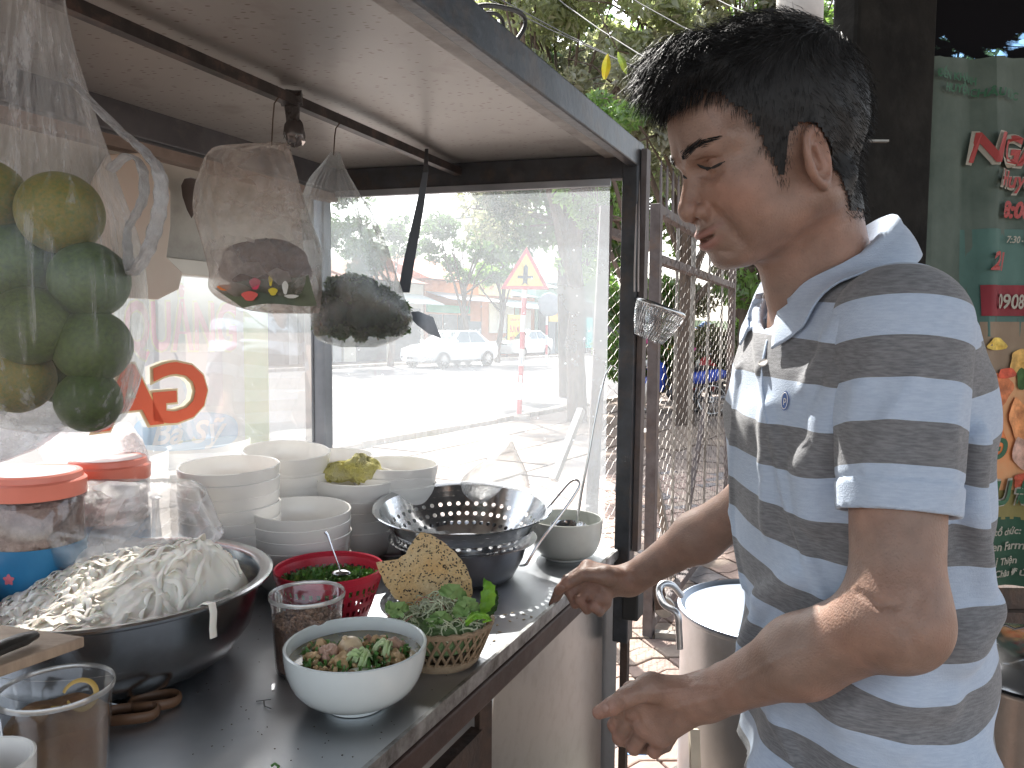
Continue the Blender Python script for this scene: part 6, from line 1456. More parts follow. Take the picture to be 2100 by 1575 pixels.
leaf_cloud('herb_leaves', M_leaf[3], tb6, [(PY(x, y, 1.29).x, 1.29, PY(x, y, 1.29).z, r/1580*1.29) for x, y, r in [(664+22*i_, y_, 24) for i_ in range(8) for y_ in (612, 632, 652, 672) if not (i_ > 6 and y_ < 630)]+[(690, 585, 24), (720, 578, 24), (750, 585, 24), (780, 598, 20), (700, 688, 14), (740, 692, 14), (780, 684, 14)]], 9000, .0055, 77, kind='stuff')
q = MB(); 
for x, y, r in ((695, 640, 34), (745, 645, 38), (790, 645, 34), (712, 598, 30), (750, 603, 32), (680, 655, 26), (815, 655, 22)): q.sph(PY(x, y, 1.29), r/1580*1.29, 16, 10, fn=lambda t_, a: 1+.1*math.sin(5*a+4*t_))
q.build('herb_bundle', mat('dark_herb_mass', (.025, .045, .025), .8, var=.5, vscale=70, bump=1), tb6, smooth=True)
hook(684, 235, 318, 1.29, 'wire hook holding the clear bag of herbs')
# taped lamp on the rail
hp = hbar(600); t = thing('taped_lamp', 'small lamp socket wrapped in black tape and foil, clamped on the rail between the bags', 'lamp', hp)
q = MB(); q.tube([hp+Vector((0, 0, .014)), PY(598, 205, hp.y), PY(600, 235, hp.y), PY(601, 262, hp.y)], [.014, .013, .011, .010], 10, flat=(1, .6)); q.tube([hp+Vector((-.02, .0, .004)), hp+Vector((.012, .004, .006))], .012, 8); q.build('tape_wrap', mat('black_tape', (.05, .045, .045), .4, var=.4, vscale=60, bump=.8, bscale=150), t, smooth=True)
q = MB(); q.sph(PY(604, 272, hp.y), (.016, .012, .021), 18, 12, fn=lambda t_, a: 1+.1*math.sin(5*a+3*t_)); q.build('bulb', mat('dark_bulb', (.10, .09, .09), .15, .3), t, smooth=True)
r_ = random.Random(2); q = MB()
for k in range(26):
    c_ = PY(604+r_.uniform(-20, 18), 285+r_.uniform(-14, 16), hp.y-.012+r_.uniform(0, .02)); M_ = Euler([r_.uniform(0, 6) for _ in range(3)]).to_matrix(); q.add([c_, c_+M_@Vector((.008, 0, .001)), c_+M_@Vector((.006, .006, -.001))], [(0, 1, 2)])
q.build('foil', M_steelp, t)
# strap and knife tip
q = MB(); s0 = hbar(875); pts = [(875, 306, s0.y, 3.5), (873, 350, 1.42, 5), (862, 420, 1.42, 8), (850, 480, 1.42, 10), (838, 540, 1.42, 11.5), (828, 600, 1.42, 12)]
q.grid(lambda u, v: (lambda x: (lambda i, f_: PY(pts[i][0]*(1-f_)+pts[i+1][0]*f_+(u*2-1)*(pts[i][3]*(1-f_)+pts[i+1][3]*f_), pts[i][1]*(1-f_)+pts[i+1][1]*f_, pts[i][2]*(1-f_)+pts[i+1][2]*f_))(min(int(x), 4), x-min(int(x), 4)))(v*5), 2, 20)
tag(q.build('hanging_strap', mat('dark_strap', (.07, .08, .095), .5, var=.2, vscale=10), solid=.002), 'flat dark strap hanging from the rail right of the bags', 'strap')
q = MB(); q.prism([(0, 0), (.3, .02), (.75, -.12), (1.0, -.62), (.6, -.50), (.25, -.3), (0, -.1)], PY(838, 640, 1.36), PY(905, 640, 1.36)-PY(838, 640, 1.36), Vector((0, 0, .075)), (0, 1, 0), .0025)
tag(q.build('knife', mat('knife_steel', (.20, .22, .25), .3, .9, var=.3, vscale=20)), 'pointed knife tip sticking out from behind the bag of herbs', 'knife')
# cable looped over the roof edge
def onbeam(px, py):
    o = cf(0, 0, -.022); r = ray(px, py); k = (o.x*U.y-o.y*U.x)/(r.x*U.y-r.y*U.x); return CAM+r*k
q = MB(); lp_ = [onbeam(*a) for a in ((958, 30), (975, 15), (1000, 11), (1035, 16), (1065, 26), (1077, 42), (1073, 62), (1060, 82), (1045, 104))]
q.tube(smooth_path(lp_), .0032, 8); q.tube(smooth_path([onbeam(*a) for a in ((972, 46), (982, 32), (1000, 27), (1020, 30), (1032, 48), (1030, 88))]), .0026, 8)
tag(q.build('cable_loop', M_black, smooth=True), 'black cable looping up over the roof edge against the trees', 'cable')

r_ = random.Random(31); q = MB()
for k in range(150):
    c_ = PZ(r_.uniform(380, 1150), r_.uniform(1180, 1570), CZ+.0008)
    if (c_-A).dot(UN) < .02: continue
    q.sph(c_, (r_.uniform(.0006, .0018), r_.uniform(.0005, .0012), .0004), 6, 4, M=Matrix.Rotation(r_.uniform(0, 3), 3, 'Z'))
o_ = tag(q.build('food_specks', mat('dark_speck', (.10, .08, .06), .7, var=.5, vscale=90)), 'tiny dark food specks scattered over the steel counter', 'crumbs'); o_['kind'] = 'stuff'
# wire strainer hooked on the corner post
ps = PY(1352, 640, 1.60); t = thing('wire_strainer', 'deep wire mesh noodle strainer hanging on the corner post', 'strainer', ps)
Ms = Euler((.05, .36, 0)).to_matrix(); rs = 52/1580*1.6
def sc_(a, v): 
    r_ = rs*(1-.42*v**1.5); return ps+Ms@Vector((r_*math.cos(a), r_*math.sin(a), .008-.068*v))
q = MB()
for k in range(44):
    a = 2*math.pi*k/44; q.tube([sc_(a+.25*v, v) for v in np.linspace(0, 1, 8)], .0006, 3, cap=False); q.tube([sc_(a-.25*v, v) for v in np.linspace(0, 1, 8)], .0006, 3, cap=False)
for v in np.linspace(.05, 1, 20): q.tube([sc_(a, v) for a in np.linspace(0, 6.283, 30, endpoint=False)], .0005, 3, closed=True)
for rr in (.3, .6): q.tube([ps+Ms@Vector((rs*.58*rr*math.cos(a), rs*.58*rr*math.sin(a), -.062)) for a in np.linspace(0, 6.283, 20, endpoint=False)], .0005, 3, closed=True)
q.build('mesh_cup', M_steelp, t, kind='stuff')
q = MB(); q.tube([sc_(a, 0)+Vector((0, 0, .002)) for a in np.linspace(0, 6.283, 48, endpoint=False)], .0028, 8, closed=True, flat=(1.6, .7)); q.build('rim', M_steel, t, smooth=True)
q = MB()
for dx in (-4, 4): q.tube([PY(1305+dx, 598, 1.59), PY(1305+dx, 560, 1.595), PY(1307+dx*.7, 460, 1.61), PY(1309+dx*.5, 380, 1.63), PY(1309, 310, 1.64)], .0016, 6)
q.build('handle', mat('strainer_handle', (.35, .30, .28), .4, .7), t, smooth=True)
# clear bag tip on the counter behind the colander
tb7 = thing('plastic_bag', 'knotted clear plastic bag standing behind the colander', 'plastic bag', PY(1045, 960, 1.60))
loftbag([(1046, 1052, 905, 1.62, .003), (1036, 1058, 920, 1.62, .012), (1005, 1068, 940, 1.62, .025), (970, 1078, 960, 1.62, .03), (945, 1085, 985, 1.62, .03), (940, 1090, 1030, 1.62, .03)], film('small_clear_bag', haze=.08, gloss=.08, rough=.1, wr=26, thr=(.5, .75), bump=.8, hmax=.35, stretch=(2, 2, .4)), 'bag_film', tb7, n=48, wr=.005, seed=55, pucker=True)

# ------------------------------------------------------------------ big aluminium pot on its stove
pp = PY(1582, 1252, 1.70); ZP_ = pp.z
t = thing('stock_pot', 'tall aluminium stock pot with flat lid between the gate and the man', 'stock pot', (pp.x, pp.y, .33))
RP = .2; 
q = MB(); q.lathe([(0, 0), (RP*.93, 0), (RP, .02), (RP, ZP_-.33-.012), (RP*1.02, ZP_-.33-.008), (RP*1.02, ZP_-.33-.002), (RP*.99, ZP_-.33-.002), (RP*.99, .02)], (pp.x, pp.y, .33), 80); q.build('pot_body', M_alu, t, smooth=True)
q = MB(); q.lathe([(RP*1.0, ZP_-.004), (RP*1.035, ZP_-.001), (RP*1.035, ZP_+.005), (RP*1.0, ZP_+.008), (RP*.965, ZP_+.002), (RP*.95, ZP_-.002), (.03, ZP_+.001), (0, ZP_+.001)], (pp.x, pp.y, 0), 80); q.build('lid', mat('lid_alu', (.25, .29, .35), .45, 1.0, var=.05, vscale=5, dirt=(.45, .5, .55), damt=.4), t, smooth=True)
def ph(side):
    c_ = Vector((pp.x-RP*1.01*.96, pp.y-RP*.25+.0, ZP_-.03)) if side else Vector((pp.x+RP*1.01, pp.y, ZP_-.03))
    a = PY(1400, 1232, 1.62); q = MB(); q.tube(smooth_path([PY(1398, 1222, 1.66), PY(1378, 1200, 1.65), PY(1358, 1198, 1.64), PY(1352, 1215, 1.63), PY(1362, 1240, 1.60), PY(1388, 1258, 1.58), PY(1392, 1290, 1.58), PY(1394, 1330, 1.58)]), .0075, 10); return q
ph(1).build('handle', M_alu, t, smooth=True)
q = MB(); q.lathe([(.0, 0), (.26, 0), (.27, .1), (.24, .30), (.20, .33), (0, .33)], (pp.x, pp.y, 0), 30, fn=lambda v, a: v*(1+.01*math.sin(5*a)))
tag(q.build('charcoal_stove', mat('sooty_stove', (.16, .15, .13), .9, col2=(.07, .065, .06), vscale=18, bump=.8, bscale=60), smooth=True), 'sooty grey stove under the stock pot', 'stove')
q = MB(); a_, b_2 = PY(1423, 1495, 1.45), PY(1428, 1640, 1.4); q.beam(a_, b_2, .018, .03); tag(q.build('wooden_stick', mat('pale_stick', (.55, .48, .38), .8, var=.2)), 'pale wooden stick leaning by the stove below the near hand', 'stick')
q = MB(); c_ = PZ(1302, 1548, .03); q.sph(c_, (.05, .03, .015), 16, 8, fn=lambda t_, a: 1+.2*math.sin(3*a+4*t_)); tag(q.build('litter_scrap', mat('blue_scrap', (.12, .35, .75), .5), smooth=True), 'scrap of blue plastic lying on the paving', 'litter')

# ------------------------------------------------------------------ right side: column, banner, shade net, pots
# column: shade put into its near-black base colour
M_col = mat('shade_dark_column', (.014, .014, .014), .95, spec=.08, col2=(.028, .027, .025), vscale=7, bump=.5, bscale=30, dirt=(.06, .06, .055), dscale=11, damt=.3)
cA, cB = PY(1712, 600, 1.78), PY(1872, 600, 1.92)
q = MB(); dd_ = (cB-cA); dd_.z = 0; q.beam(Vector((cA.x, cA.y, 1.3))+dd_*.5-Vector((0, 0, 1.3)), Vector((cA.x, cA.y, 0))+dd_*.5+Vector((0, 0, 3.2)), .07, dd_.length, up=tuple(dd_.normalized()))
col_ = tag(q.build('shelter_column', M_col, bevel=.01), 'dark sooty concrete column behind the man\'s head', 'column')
q = MB(); n_ = PY(1805, 282, 1.60); q.beam(n_+Vector((-.03, .03, 0)), n_+Vector((.03, .03, 0)), .012, .004); tag(q.build('wire_band', M_galv), 'thin pale wire band across the dark column', 'wire')
# banner
B0 = PY(1880, 600, 1.98); B1 = PY(2330, 600, 2.2); bd2 = B1-B0; bd2.z = 0; W2 = bd2.length; bx2 = bd2.normalized(); bn2 = Vector((bx2.y, -bx2.x, 0))
zt2 = PY(2000, 118, 2.02).z; zb2 = PY(2000, 1200, 2.02).z
t = thing('event_banner', 'hanging printed banner with red and green lettering at the right edge', 'banner', (B0.x, B0.y, zb2))
def fold(u): return .012*math.sin(u*34)+.008*math.sin(u*61+1)
def b2p(px, py, n=0.0):
    r = ray(px, py); k = ((B0.x)*bx2.y-(B0.y)*bx2.x)/(r.x*bx2.y-r.y*bx2.x); P_ = CAM+r*k; return P_+bn2*n
def bfield(nm, x0, x1, y0, y1, m, n):
    q = MB(); q.grid(lambda u, v: (lambda P_: P_+bn2*fold((P_-B0).dot(bx2)))(b2p(x0+(x1-x0)*u, y0+(y1-y0)*v, n)), 28, 6); return q.build(nm, m, t, smooth=True)
def cloth(nm, c, c2=None, vs__=6): k_ = 1.0 if 'orange' in nm else .6; c = tuple(x*k_ for x in c); c2 = tuple(x*k_ for x in c2) if c2 else None; return mat(nm, c, .75, col2=c2 if c2 else tuple(x*.7 for x in c), vscale=vs__, bump=.1)  # shade dimmed into the print colours; orange kept brighter for its backlight
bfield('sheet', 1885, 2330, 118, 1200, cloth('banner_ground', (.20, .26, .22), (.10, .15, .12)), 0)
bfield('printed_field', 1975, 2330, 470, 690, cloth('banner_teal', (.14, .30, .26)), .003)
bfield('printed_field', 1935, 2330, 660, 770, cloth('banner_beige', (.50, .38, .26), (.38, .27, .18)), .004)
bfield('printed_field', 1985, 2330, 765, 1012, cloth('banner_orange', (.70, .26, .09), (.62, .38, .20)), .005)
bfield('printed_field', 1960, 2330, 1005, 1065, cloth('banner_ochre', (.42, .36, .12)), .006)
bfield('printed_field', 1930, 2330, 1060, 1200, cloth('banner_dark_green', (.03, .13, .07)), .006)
for k, (x, y, rx, ry, c_) in enumerate([(2035, 705, 26, 16, (.75, .50, .10)), (2090, 740, 24, 26, (.70, .42, .12)), (2098, 775, 14, 22, (.05, .12, .03)), (2040, 800, 34, 30, (.62, .20, .08)), (2085, 860, 18, 40, (.75, .30, .12)), (2092, 930, 16, 34, (.60, .38, .30)), (2030, 900, 30, 44, (.72, .20, .06)), (2060, 765, 18, 12, (.60, .10, .05)), (2095, 985, 20, 16, (.55, .10, .05))]):
    q = MB(); pts_ = [b2p(x+rx*math.cos(a_)*(1+.2*math.sin(3*a_+k)), y+ry*math.sin(a_)*(1+.2*math.cos(2*a_+k)), .009+.0006*k) for a_ in np.linspace(0, 6.283, 22, endpoint=False)]; pts_ = [b2p(x, y, .009+.0006*k)]+pts_
    q.add([p_+bn2*fold((p_-B0).dot(bx2)) for p_ in pts_], [(0, 1+j, 1+(j+1) % 22) for j in range(22)]); q.build('printed_dish', mat('banner_dish_%d' % k, c_, .75, var=.45, vscale=30), t)
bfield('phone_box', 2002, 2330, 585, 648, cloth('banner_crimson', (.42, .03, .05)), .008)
def b2text(tx, px, py, h, m, n=.014, shear=.25, off=.02, nm='lettering', sq=1.0):
    o_ = b2p(px, py, n); D_ = o_.y; H_ = h/1580*D_
    mb = text_mb(tx, o_, bx2, (0, 0, 1), H_, shear=shear, offset=off, squeeze=sq)
    mb.v = [tuple(Vector(v)+bn2*fold((Vector(v)-B0).dot(bx2))) for v in mb.v]; mb.build(nm, m, t)
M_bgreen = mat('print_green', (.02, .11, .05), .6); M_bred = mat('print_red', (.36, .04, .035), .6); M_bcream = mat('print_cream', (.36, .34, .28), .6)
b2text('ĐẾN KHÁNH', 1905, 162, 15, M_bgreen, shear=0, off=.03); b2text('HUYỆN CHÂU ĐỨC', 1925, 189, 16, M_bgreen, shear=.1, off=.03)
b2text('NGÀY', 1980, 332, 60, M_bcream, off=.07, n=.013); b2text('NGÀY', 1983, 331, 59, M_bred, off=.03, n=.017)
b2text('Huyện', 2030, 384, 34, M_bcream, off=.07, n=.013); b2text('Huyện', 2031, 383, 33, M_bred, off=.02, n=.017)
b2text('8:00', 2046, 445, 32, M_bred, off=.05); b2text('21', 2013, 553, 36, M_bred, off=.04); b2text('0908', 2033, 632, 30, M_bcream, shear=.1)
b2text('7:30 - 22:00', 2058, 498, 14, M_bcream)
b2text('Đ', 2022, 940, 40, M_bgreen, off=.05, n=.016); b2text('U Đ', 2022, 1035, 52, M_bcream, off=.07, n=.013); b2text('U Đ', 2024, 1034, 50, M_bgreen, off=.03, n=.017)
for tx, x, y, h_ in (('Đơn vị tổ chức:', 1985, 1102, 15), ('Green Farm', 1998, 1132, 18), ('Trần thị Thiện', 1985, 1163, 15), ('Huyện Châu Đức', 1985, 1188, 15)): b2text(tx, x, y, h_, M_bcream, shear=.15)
# dark timber beam below, shelter roof net above
q = MB(); q.beam(b2p(1890, 1232, -.05), b2p(2400, 1232, -.05), .06, .06); q.beam(b2p(1890, 1268, -.02), b2p(2400, 1268, -.02), .05, .035); tag(q.build('timber_beam', M_rust), 'dark grimy timber beam under the hanging banner', 'beam')
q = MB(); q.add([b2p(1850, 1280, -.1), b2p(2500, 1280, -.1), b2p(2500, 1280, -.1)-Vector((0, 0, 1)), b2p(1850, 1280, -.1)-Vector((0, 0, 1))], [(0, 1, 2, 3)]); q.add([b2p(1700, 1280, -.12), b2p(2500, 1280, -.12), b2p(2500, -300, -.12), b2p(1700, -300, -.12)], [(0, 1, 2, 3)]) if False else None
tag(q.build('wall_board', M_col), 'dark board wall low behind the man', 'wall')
M_net = bpy.data.materials.new('shade_net'); M_net.use_nodes = True; N_ = M_net.node_tree.nodes; L_ = M_net.node_tree.links; N_.remove(N_['Principled BSDF'])
_o = [n for n in N_ if n.type == 'OUTPUT_MATERIAL'][0]; _t = N_.new('ShaderNodeTexCoord'); _m = N_.new('ShaderNodeMapping'); _m.inputs['Scale'].default_value = (5, 5, 14); L_.new(_t.outputs['Object'], _m.inputs[0])
_n = N_.new('ShaderNodeTexNoise'); _n.inputs['Scale'].default_value = 1.3; _n.inputs['Detail'].default_value = 8; L_.new(_m.outputs[0], _n.inputs['Vector'])
_r = N_.new('ShaderNodeMapRange'); _r.inputs[1].default_value = .56; _r.inputs[2].default_value = .62; _r.inputs[3].default_value = 0; _r.inputs[4].default_value = .7; L_.new(_n.outputs[0], _r.inputs[0])
_a = N_.new('ShaderNodeBsdfDiffuse'); _a.inputs[0].default_value = (.012, .012, .014, 1); _b = N_.new('ShaderNodeBsdfTransparent'); _b.inputs[0].default_value = (.35, .6, .9, 1); _x = N_.new('ShaderNodeMixShader')
L_.new(_r.outputs[0], _x.inputs[0]); L_.new(_a.outputs[0], _x.inputs[1]); L_.new(_b.outputs[0], _x.inputs[2]); L_.new(_x.outputs[0], _o.inputs[0])
q = MB(); a1_, a2_, a3_, a4_ = Vector((.82, 1.72, 2.02)), Vector((3.2, 2.4, 2.1)), Vector((3.2, 3.4, 3.6)), Vector((.95, 2.2, 3.2))
q.add([b2p(1880, 135, -.03), b2p(2500, 120, -.03), b2p(2500, -260, -.03), b2p(1880, -260, -.03)], [(0, 1, 2, 3)]); nt_ = q.build('shade_net', M_net)
tag(nt_, 'black shade netting above the banner with blue sky showing through', 'netting')
# added canopy sheets, unseen, blocking sun and sky light from the man and banner
q = MB(); q.box((2.3, .0, 3.3), (3.9, 8.2, .03)); q.box((-.85, -1.0, 3.3), (2.4, 6.2, .03)); tag(q.build('blocker', mat('blocker_dark', (.05, .07, .09), .8)), 'unseen added light canopy above the man, outside the frame', 'blocker')
# steel pots at lower right
pq = PY(2120, 1400, 1.35); t = thing('steel_pot', 'shiny steel pot with a wire handle at the lower right edge', 'pot', (pq.x, pq.y, pq.z-.2))
q = MB(); q.lathe([(0, -.2), (.13, -.2), (.15, -.15), (.155, .02), (.162, .03), (.15, .035), (.145, 0), (0, -.02)], (pq.x, pq.y, pq.z), 48); q.build('pot_body', M_steel, t, smooth=True)
q = MB(); q.lathe([(.16, .035), (.14, .06), (.06, .085), (0, .09)], (pq.x, pq.y, pq.z), 48); q.build('lid', M_steelp, t, smooth=True)
q = MB(); q.tube([PY(2040, 1300, 1.3), PY(2048, 1285, 1.3), PY(2062, 1282, 1.3), PY(2080, 1290, 1.3), PY(2104, 1286, 1.3)], .002, 6); q.build('handle', M_steelp, t, smooth=True)
# ------------------------------------------------------------------ the man
man = thing('person', 'man in a grey and pale blue striped polo shirt reaching over the cart counter', 'person', (.42, .93, 0))
E_ = np.array([.306, .88, 1.557]); TH = math.radians(19); YA = math.radians(11)
F0_ = np.array([-math.cos(YA), -math.sin(YA), 0]); Z_ = np.array([0, 0, 1.0])
Fh = F0_*math.cos(TH)-Z_*math.sin(TH); Uh = F0_*math.sin(TH)+Z_*math.cos(TH); Lh = np.array([math.sin(YA), -math.cos(YA), 0])
AX = np.stack([Fh, Lh, Uh], 1)
def toL(P): return (P-E_)@AX
def toW(f, l, u): return Vector(E_+Fh*f+Lh*l+Uh*u)
NK = np.array([.378, .912, 1.40])
def head_sdf(P):
    q = toL(P); qa = q.copy(); qa[:, 1] = np.abs(qa[:, 1])
    d = ell(q, (.008, 0, .062), (.099, .077, .096))
    d = sm(d, ell(q, (.052, 0, .008), (.060, .062, .072)), .03)
    d = sm(d, cap(qa, (.0, .052, -.030), (.082, .020, -.064), .022, .016), .028)      # jaw line
    d = sm(d, ell(q, (.050, 0, -.045), (.05, .036, .030)), .02)
    d = sm(d, ell(q, (.094, 0, -.063), (.0165, .019, .0145)), .016)                    # chin
    d = sm(d, ell(qa, (.074, .041, .002), (.024, .021, .022)), .022)                   # cheekbone
    d = sm(d, ell(qa, (.068, .042, -.026), (.026, .020, .026)), .02)
    d = sm(d, cap(qa, (.101, .014, .052), (.080, .050, .055), .0125, .010), .016)      # brow
    d = sm(d, ell(q, (.087, 0, .082), (.024, .045, .035)), .02)                        # forehead
    d = smax(d, -ell(qa, (.1155, .0305, .0310), (.0225, .0200, .0135)), .010)               # eye socket
    d = sm(d, sp(qa, (.0845, .0305, .0315), .0143), .003)
    d = smax(d, -ell(qa, (.0995, .0305, .0248), (.0055, .0110, .0013)), .001)
    d = smax(d, -(np.abs(sp(qa, (.0845, .0305, .0315), .0165))-.0006+np.where(qa[:, 2] > .036, np.abs(qa[:, 2]-.0405)*.6, .02)), .002)                              # lids
    d = sm(d, cap(qa, (.0985, .018, .0185), (.089, .044, .020), .0035), .008)          # under-eye fold
    # nose
    d = sm(d, cap(q, (.1035, 0, .042), (.1215, 0, .003), .0066, .0098), .009)
    d = sm(d, sp(q, (.1235, 0, -.0045), .0112), .006)
    d = sm(d, ell(qa, (.1115, .0140, -.0085), (.0122, .0082, .0088)), .003)
    d = smax(d, -ell(qa, (.1165, .0080, -.0165), (.0060, .0038, .0044)), .002)
    # mouth
    d = sm(d, ell(q, (.0905, 0, -.034), (.027, .030, .024)), .014)
    up = np.stack([q[:, 0]+18*q[:, 1]**2, q[:, 1], q[:, 2]-8*q[:, 1]**2], 1)
    d = sm(d, ell(up, (.1165, 0, -.0335), (.0066, .0245, .0050)), .003)
    d = sm(d, ell(up, (.1135, 0, -.0455), (.0080, .0215, .0062)), .003)
    d = smax(d, -ell(up, (.121, 0, -.0392), (.0130, .0205, .0026)), .0012)
    d = smax(d, -cap(qa, (.104, 0, -.0535), (.101, .010, -.054), .0025), .006)
    # ear
    er = (qa-np.array([.011, .0735, .004]))/.90
    ca, sa = math.cos(.35), math.sin(.35)
    e = np.stack([er[:, 0]*ca+er[:, 1]*sa, -er[:, 0]*sa+er[:, 1]*ca, er[:, 2]+.12*er[:, 0]], 1)
    rr = np.sqrt((e[:, 0]/.0165)**2+(e[:, 2]/.0305)**2)
    wv = 1+.10*np.clip(e[:, 2]/.03, -1, 1)
    helix = np.sqrt(((rr/wv-1)*.0185)**2+(e[:, 1]-.0070)**2)-.0036
    plate = np.maximum(ell(e, (0, .002, 0), (.0175, .0055, .031)), -ell(e, (.0015, .0085, .003), (.0100, .0080, .0165)))
    ear = sm(helix, plate, .005)
    ear = sm(ear, ell(e, (-.0015, .004, -.027), (.0085, .0045, .009)), .004)
    ear = sm(ear, ell(e, (.013, .004, -.004), (.004, .0045, .007)), .004)              # tragus
    ear = sm(ear, cap(e, (-.002, .0050, .016), (-.0075, .0050, -.010), .0024), .005)       # antihelix
    d = sm(d, ear*.90, .004)
    return d
def neck_sdf(P):
    a = toW(-.022, 0, .0); b_ = NK
    d = cap(P, a, b_, .052, .053)
    q = (P-np.array([.36, .90, 1.44]))
    d = sm(d, cap(P, toW(.030, 0, -.045), (.335, .905, 1.39), .026, .028), .03)
    for s_ in (1, -1):                                                                   # sternomastoid
        d = sm(d, cap(P, toW(-.030, s_*.052, -.02), (.318, .910-s_*.02, 1.385), .012, .010), .014)
    return d
GRV = []
def grv(pts, w, a, sdf):
    P_ = [hit(*q_, sdf=sdf) for q_ in pts]
    for i in range(len(P_)-1): GRV.append((P_[i], P_[i+1], w, a))
def carve(P, d):
    for a, b_, w, am in GRV:
        m = (np.abs(P-(a+b_)/2) < .045).all(1)
        if not m.any(): continue
        Q = P[m]; pa = Q-a; ba = b_-a; t = np.clip((pa@ba)/(ba@ba+1e-12), 0, 1); D2 = ((pa-t[:, None]*ba)**2).sum(1); d[m] = d[m]+am*np.exp(-D2/(w*w))
    return d
def neckhead(P): 
    d = sm(carve(P, head_sdf(P)), neck_sdf(P), .02)
    return sm(d, torso_core(P, -.026), .02)
TZ = np.array([.60, .70, .80, .88, .96, 1.04, 1.12, 1.20, 1.28, 1.34, 1.39, 1.42, 1.45, 1.48, 1.52])
TCX = np.array([.440, .440, .440, .440, .435, .425, .415, .408, .405, .407, .408, .400, .388, .376, .37])
TA = np.array([.135, .140, .142, .140, .132, .126, .126, .130, .134, .126, .110, .093, .075, .062, .05])
TB = np.array([.175, .178, .180, .178, .172, .172, .180, .188, .192, .186, .162, .128, .090, .066, .05])
def torso_core(P, infl=-.014):
    z = P[:, 2]; cx = np.interp(z, TZ, TCX); a = np.interp(z, TZ, TA)+infl; b_ = np.interp(z, TZ, TB)+infl
    k = (np.abs((P[:, 0]-cx)/a)**2.3+np.abs((P[:, 1]-.93)/b_)**2.3)**(1/2.3)
    d = (k-1)*np.minimum(a, b_)*.8
    return np.maximum(d, np.abs(z-1.06)-.46)
# arms: joints
nS, nE, nW = np.array([.386, .772, 1.385]), np.array(PY(1838, 1264, .70)), np.array(PY(1452, 1428, .862))
fS, fE, fW = np.array([.400, 1.09, 1.385]), np.array([.385, 1.175, 1.128]), np.array(PY(1292, 1190, 1.31))
def PP(x, y, D): return np.array(PY(x, y, D))
def hand(P, W, mcp, fingers, thumb, r=.0092, k=.0035):
    d = None
    for i, m in enumerate(mcp):
        c = cap(P, W, m, .0165, .0125 if i < 3 else .0115); d = c if d is None else sm(d, c, .016)
    for i in range(len(mcp)-1): d = sm(d, cap(P, mcp[i], mcp[i+1], .0105), .008)
    d = sm(d, cap(P, W+(thumb[0]-W)*.15, thumb[0], .016, .0155), .018)
    for m in mcp: d = sm(d, sp(P, m, .0118), .004)
    rs_ = [(.0104, .0092, .0083, .0070), (.0106, .0094, .0084, .0071), (.0100, .0088, .0080, .0067), (.0088, .0078, .0070, .0060)]
    for f, m, q in zip(fingers, mcp, rs_):
        pts = [m]+list(f); g_ = None
        for j in range(3):
            c = cap(P, pts[j], pts[j+1], q[j], q[j+1]); g_ = c if g_ is None else sm(g_, c, .002)
        g_ = sm(g_, sp(P, pts[1], q[1]*1.06), .003)
        d = sm(d, g_, k)
    t_ = cap(P, thumb[0], thumb[1], .0150, .0118); t_ = sm(t_, cap(P, thumb[1], thumb[2], .0112, .0102), .004); t_ = sm(t_, cap(P, thumb[2], thumb[3], .0102, .0080), .003)
    return sm(d, t_, .007)
n_mcp = [PP(1297, 1420, .905), PP(1303, 1458, .905), PP(1325, 1493, .897), PP(1356, 1512, .887)]
n_f = [(PP(1262, 1487, .935), PP(1292, 1515, .962), PP(1325, 1500, .96)), (PP(1272, 1512, .925), PP(1308, 1530, .955), PP(1338, 1508, .955)), (PP(1300, 1532, .912), PP(1334, 1534, .945), PP(1358, 1510, .945)), (PP(1342, 1540, .895), PP(1366, 1530, .928), PP(1382, 1508, .93))]
n_t = [PP(1335, 1408, .872), PP(1284, 1430, .868), PP(1254, 1449, .872), PP(1228, 1461, .878)]
f_mcp = [PP(1205, 1163, 1.335), PP(1200, 1180, 1.315), PP(1212, 1203, 1.30), PP(1228, 1220, 1.29)]
f_f = [(PP(1163, 1190, 1.325), PP(1143, 1220, 1.31), PP(1133, 1240, 1.30)), (PP(1168, 1212, 1.30), PP(1180, 1238, 1.292), PP(1203, 1232, 1.302)), (PP(1188, 1230, 1.285), PP(1204, 1250, 1.284), PP(1224, 1238, 1.296)), (PP(1214, 1244, 1.278), PP(1230, 1256, 1.28), PP(1246, 1240, 1.29))]
f_t = [PP(1242, 1180, 1.27), PP(1198, 1178, 1.272), PP(1163, 1196, 1.275), PP(1145, 1211, 1.28)]
def arm(P, S, E, W, up=True):
    d = cap(P, E, E+(W-E)*.45, .0385, .0395); d = sm(d, cap(P, E+(W-E)*.45, W, .0385, .0225), .02)
    d = sm(d, cap(P, W+(E-W)*.12, W, .026, .0225), .01)
    d = sm(d, sp(P, E+(E-S)*.03+np.array([.008, 0, -.004]), .034), .02)
    d = sm(d, cap(P, S, E, .048, .0400), .03)
    return d
def near_raw(P): return sm(arm(P, nS, nE, nW), hand(P, nW, n_mcp, n_f, n_t), .014)
def near_sdf(P): return carve(P, near_raw(P))
def far_raw(P): return sm(arm(P, fS, fE, fW), sm(hand(P, fW, f_mcp, f_f, f_t), cap(P, PP(1188, 1205, 1.305), PP(1238, 1228, 1.29), .0145), .006), .014)
def far_sdf(P): return carve(P, far_raw(P))
def legs(P):
    d = None
    for y in (.83, 1.03):
        for a, b_, r1, r2 in (((.44, y, .82), (.43, y, .46), .085, .058), ((.43, y, .46), (.46, y, .09), .055, .036), ((.47, y, .04), (.30, y-.01, .03), .038, .028)):
            c = cap(P, a, b_, r1, r2); d = c if d is None else sm(d, c, .03)
    return d
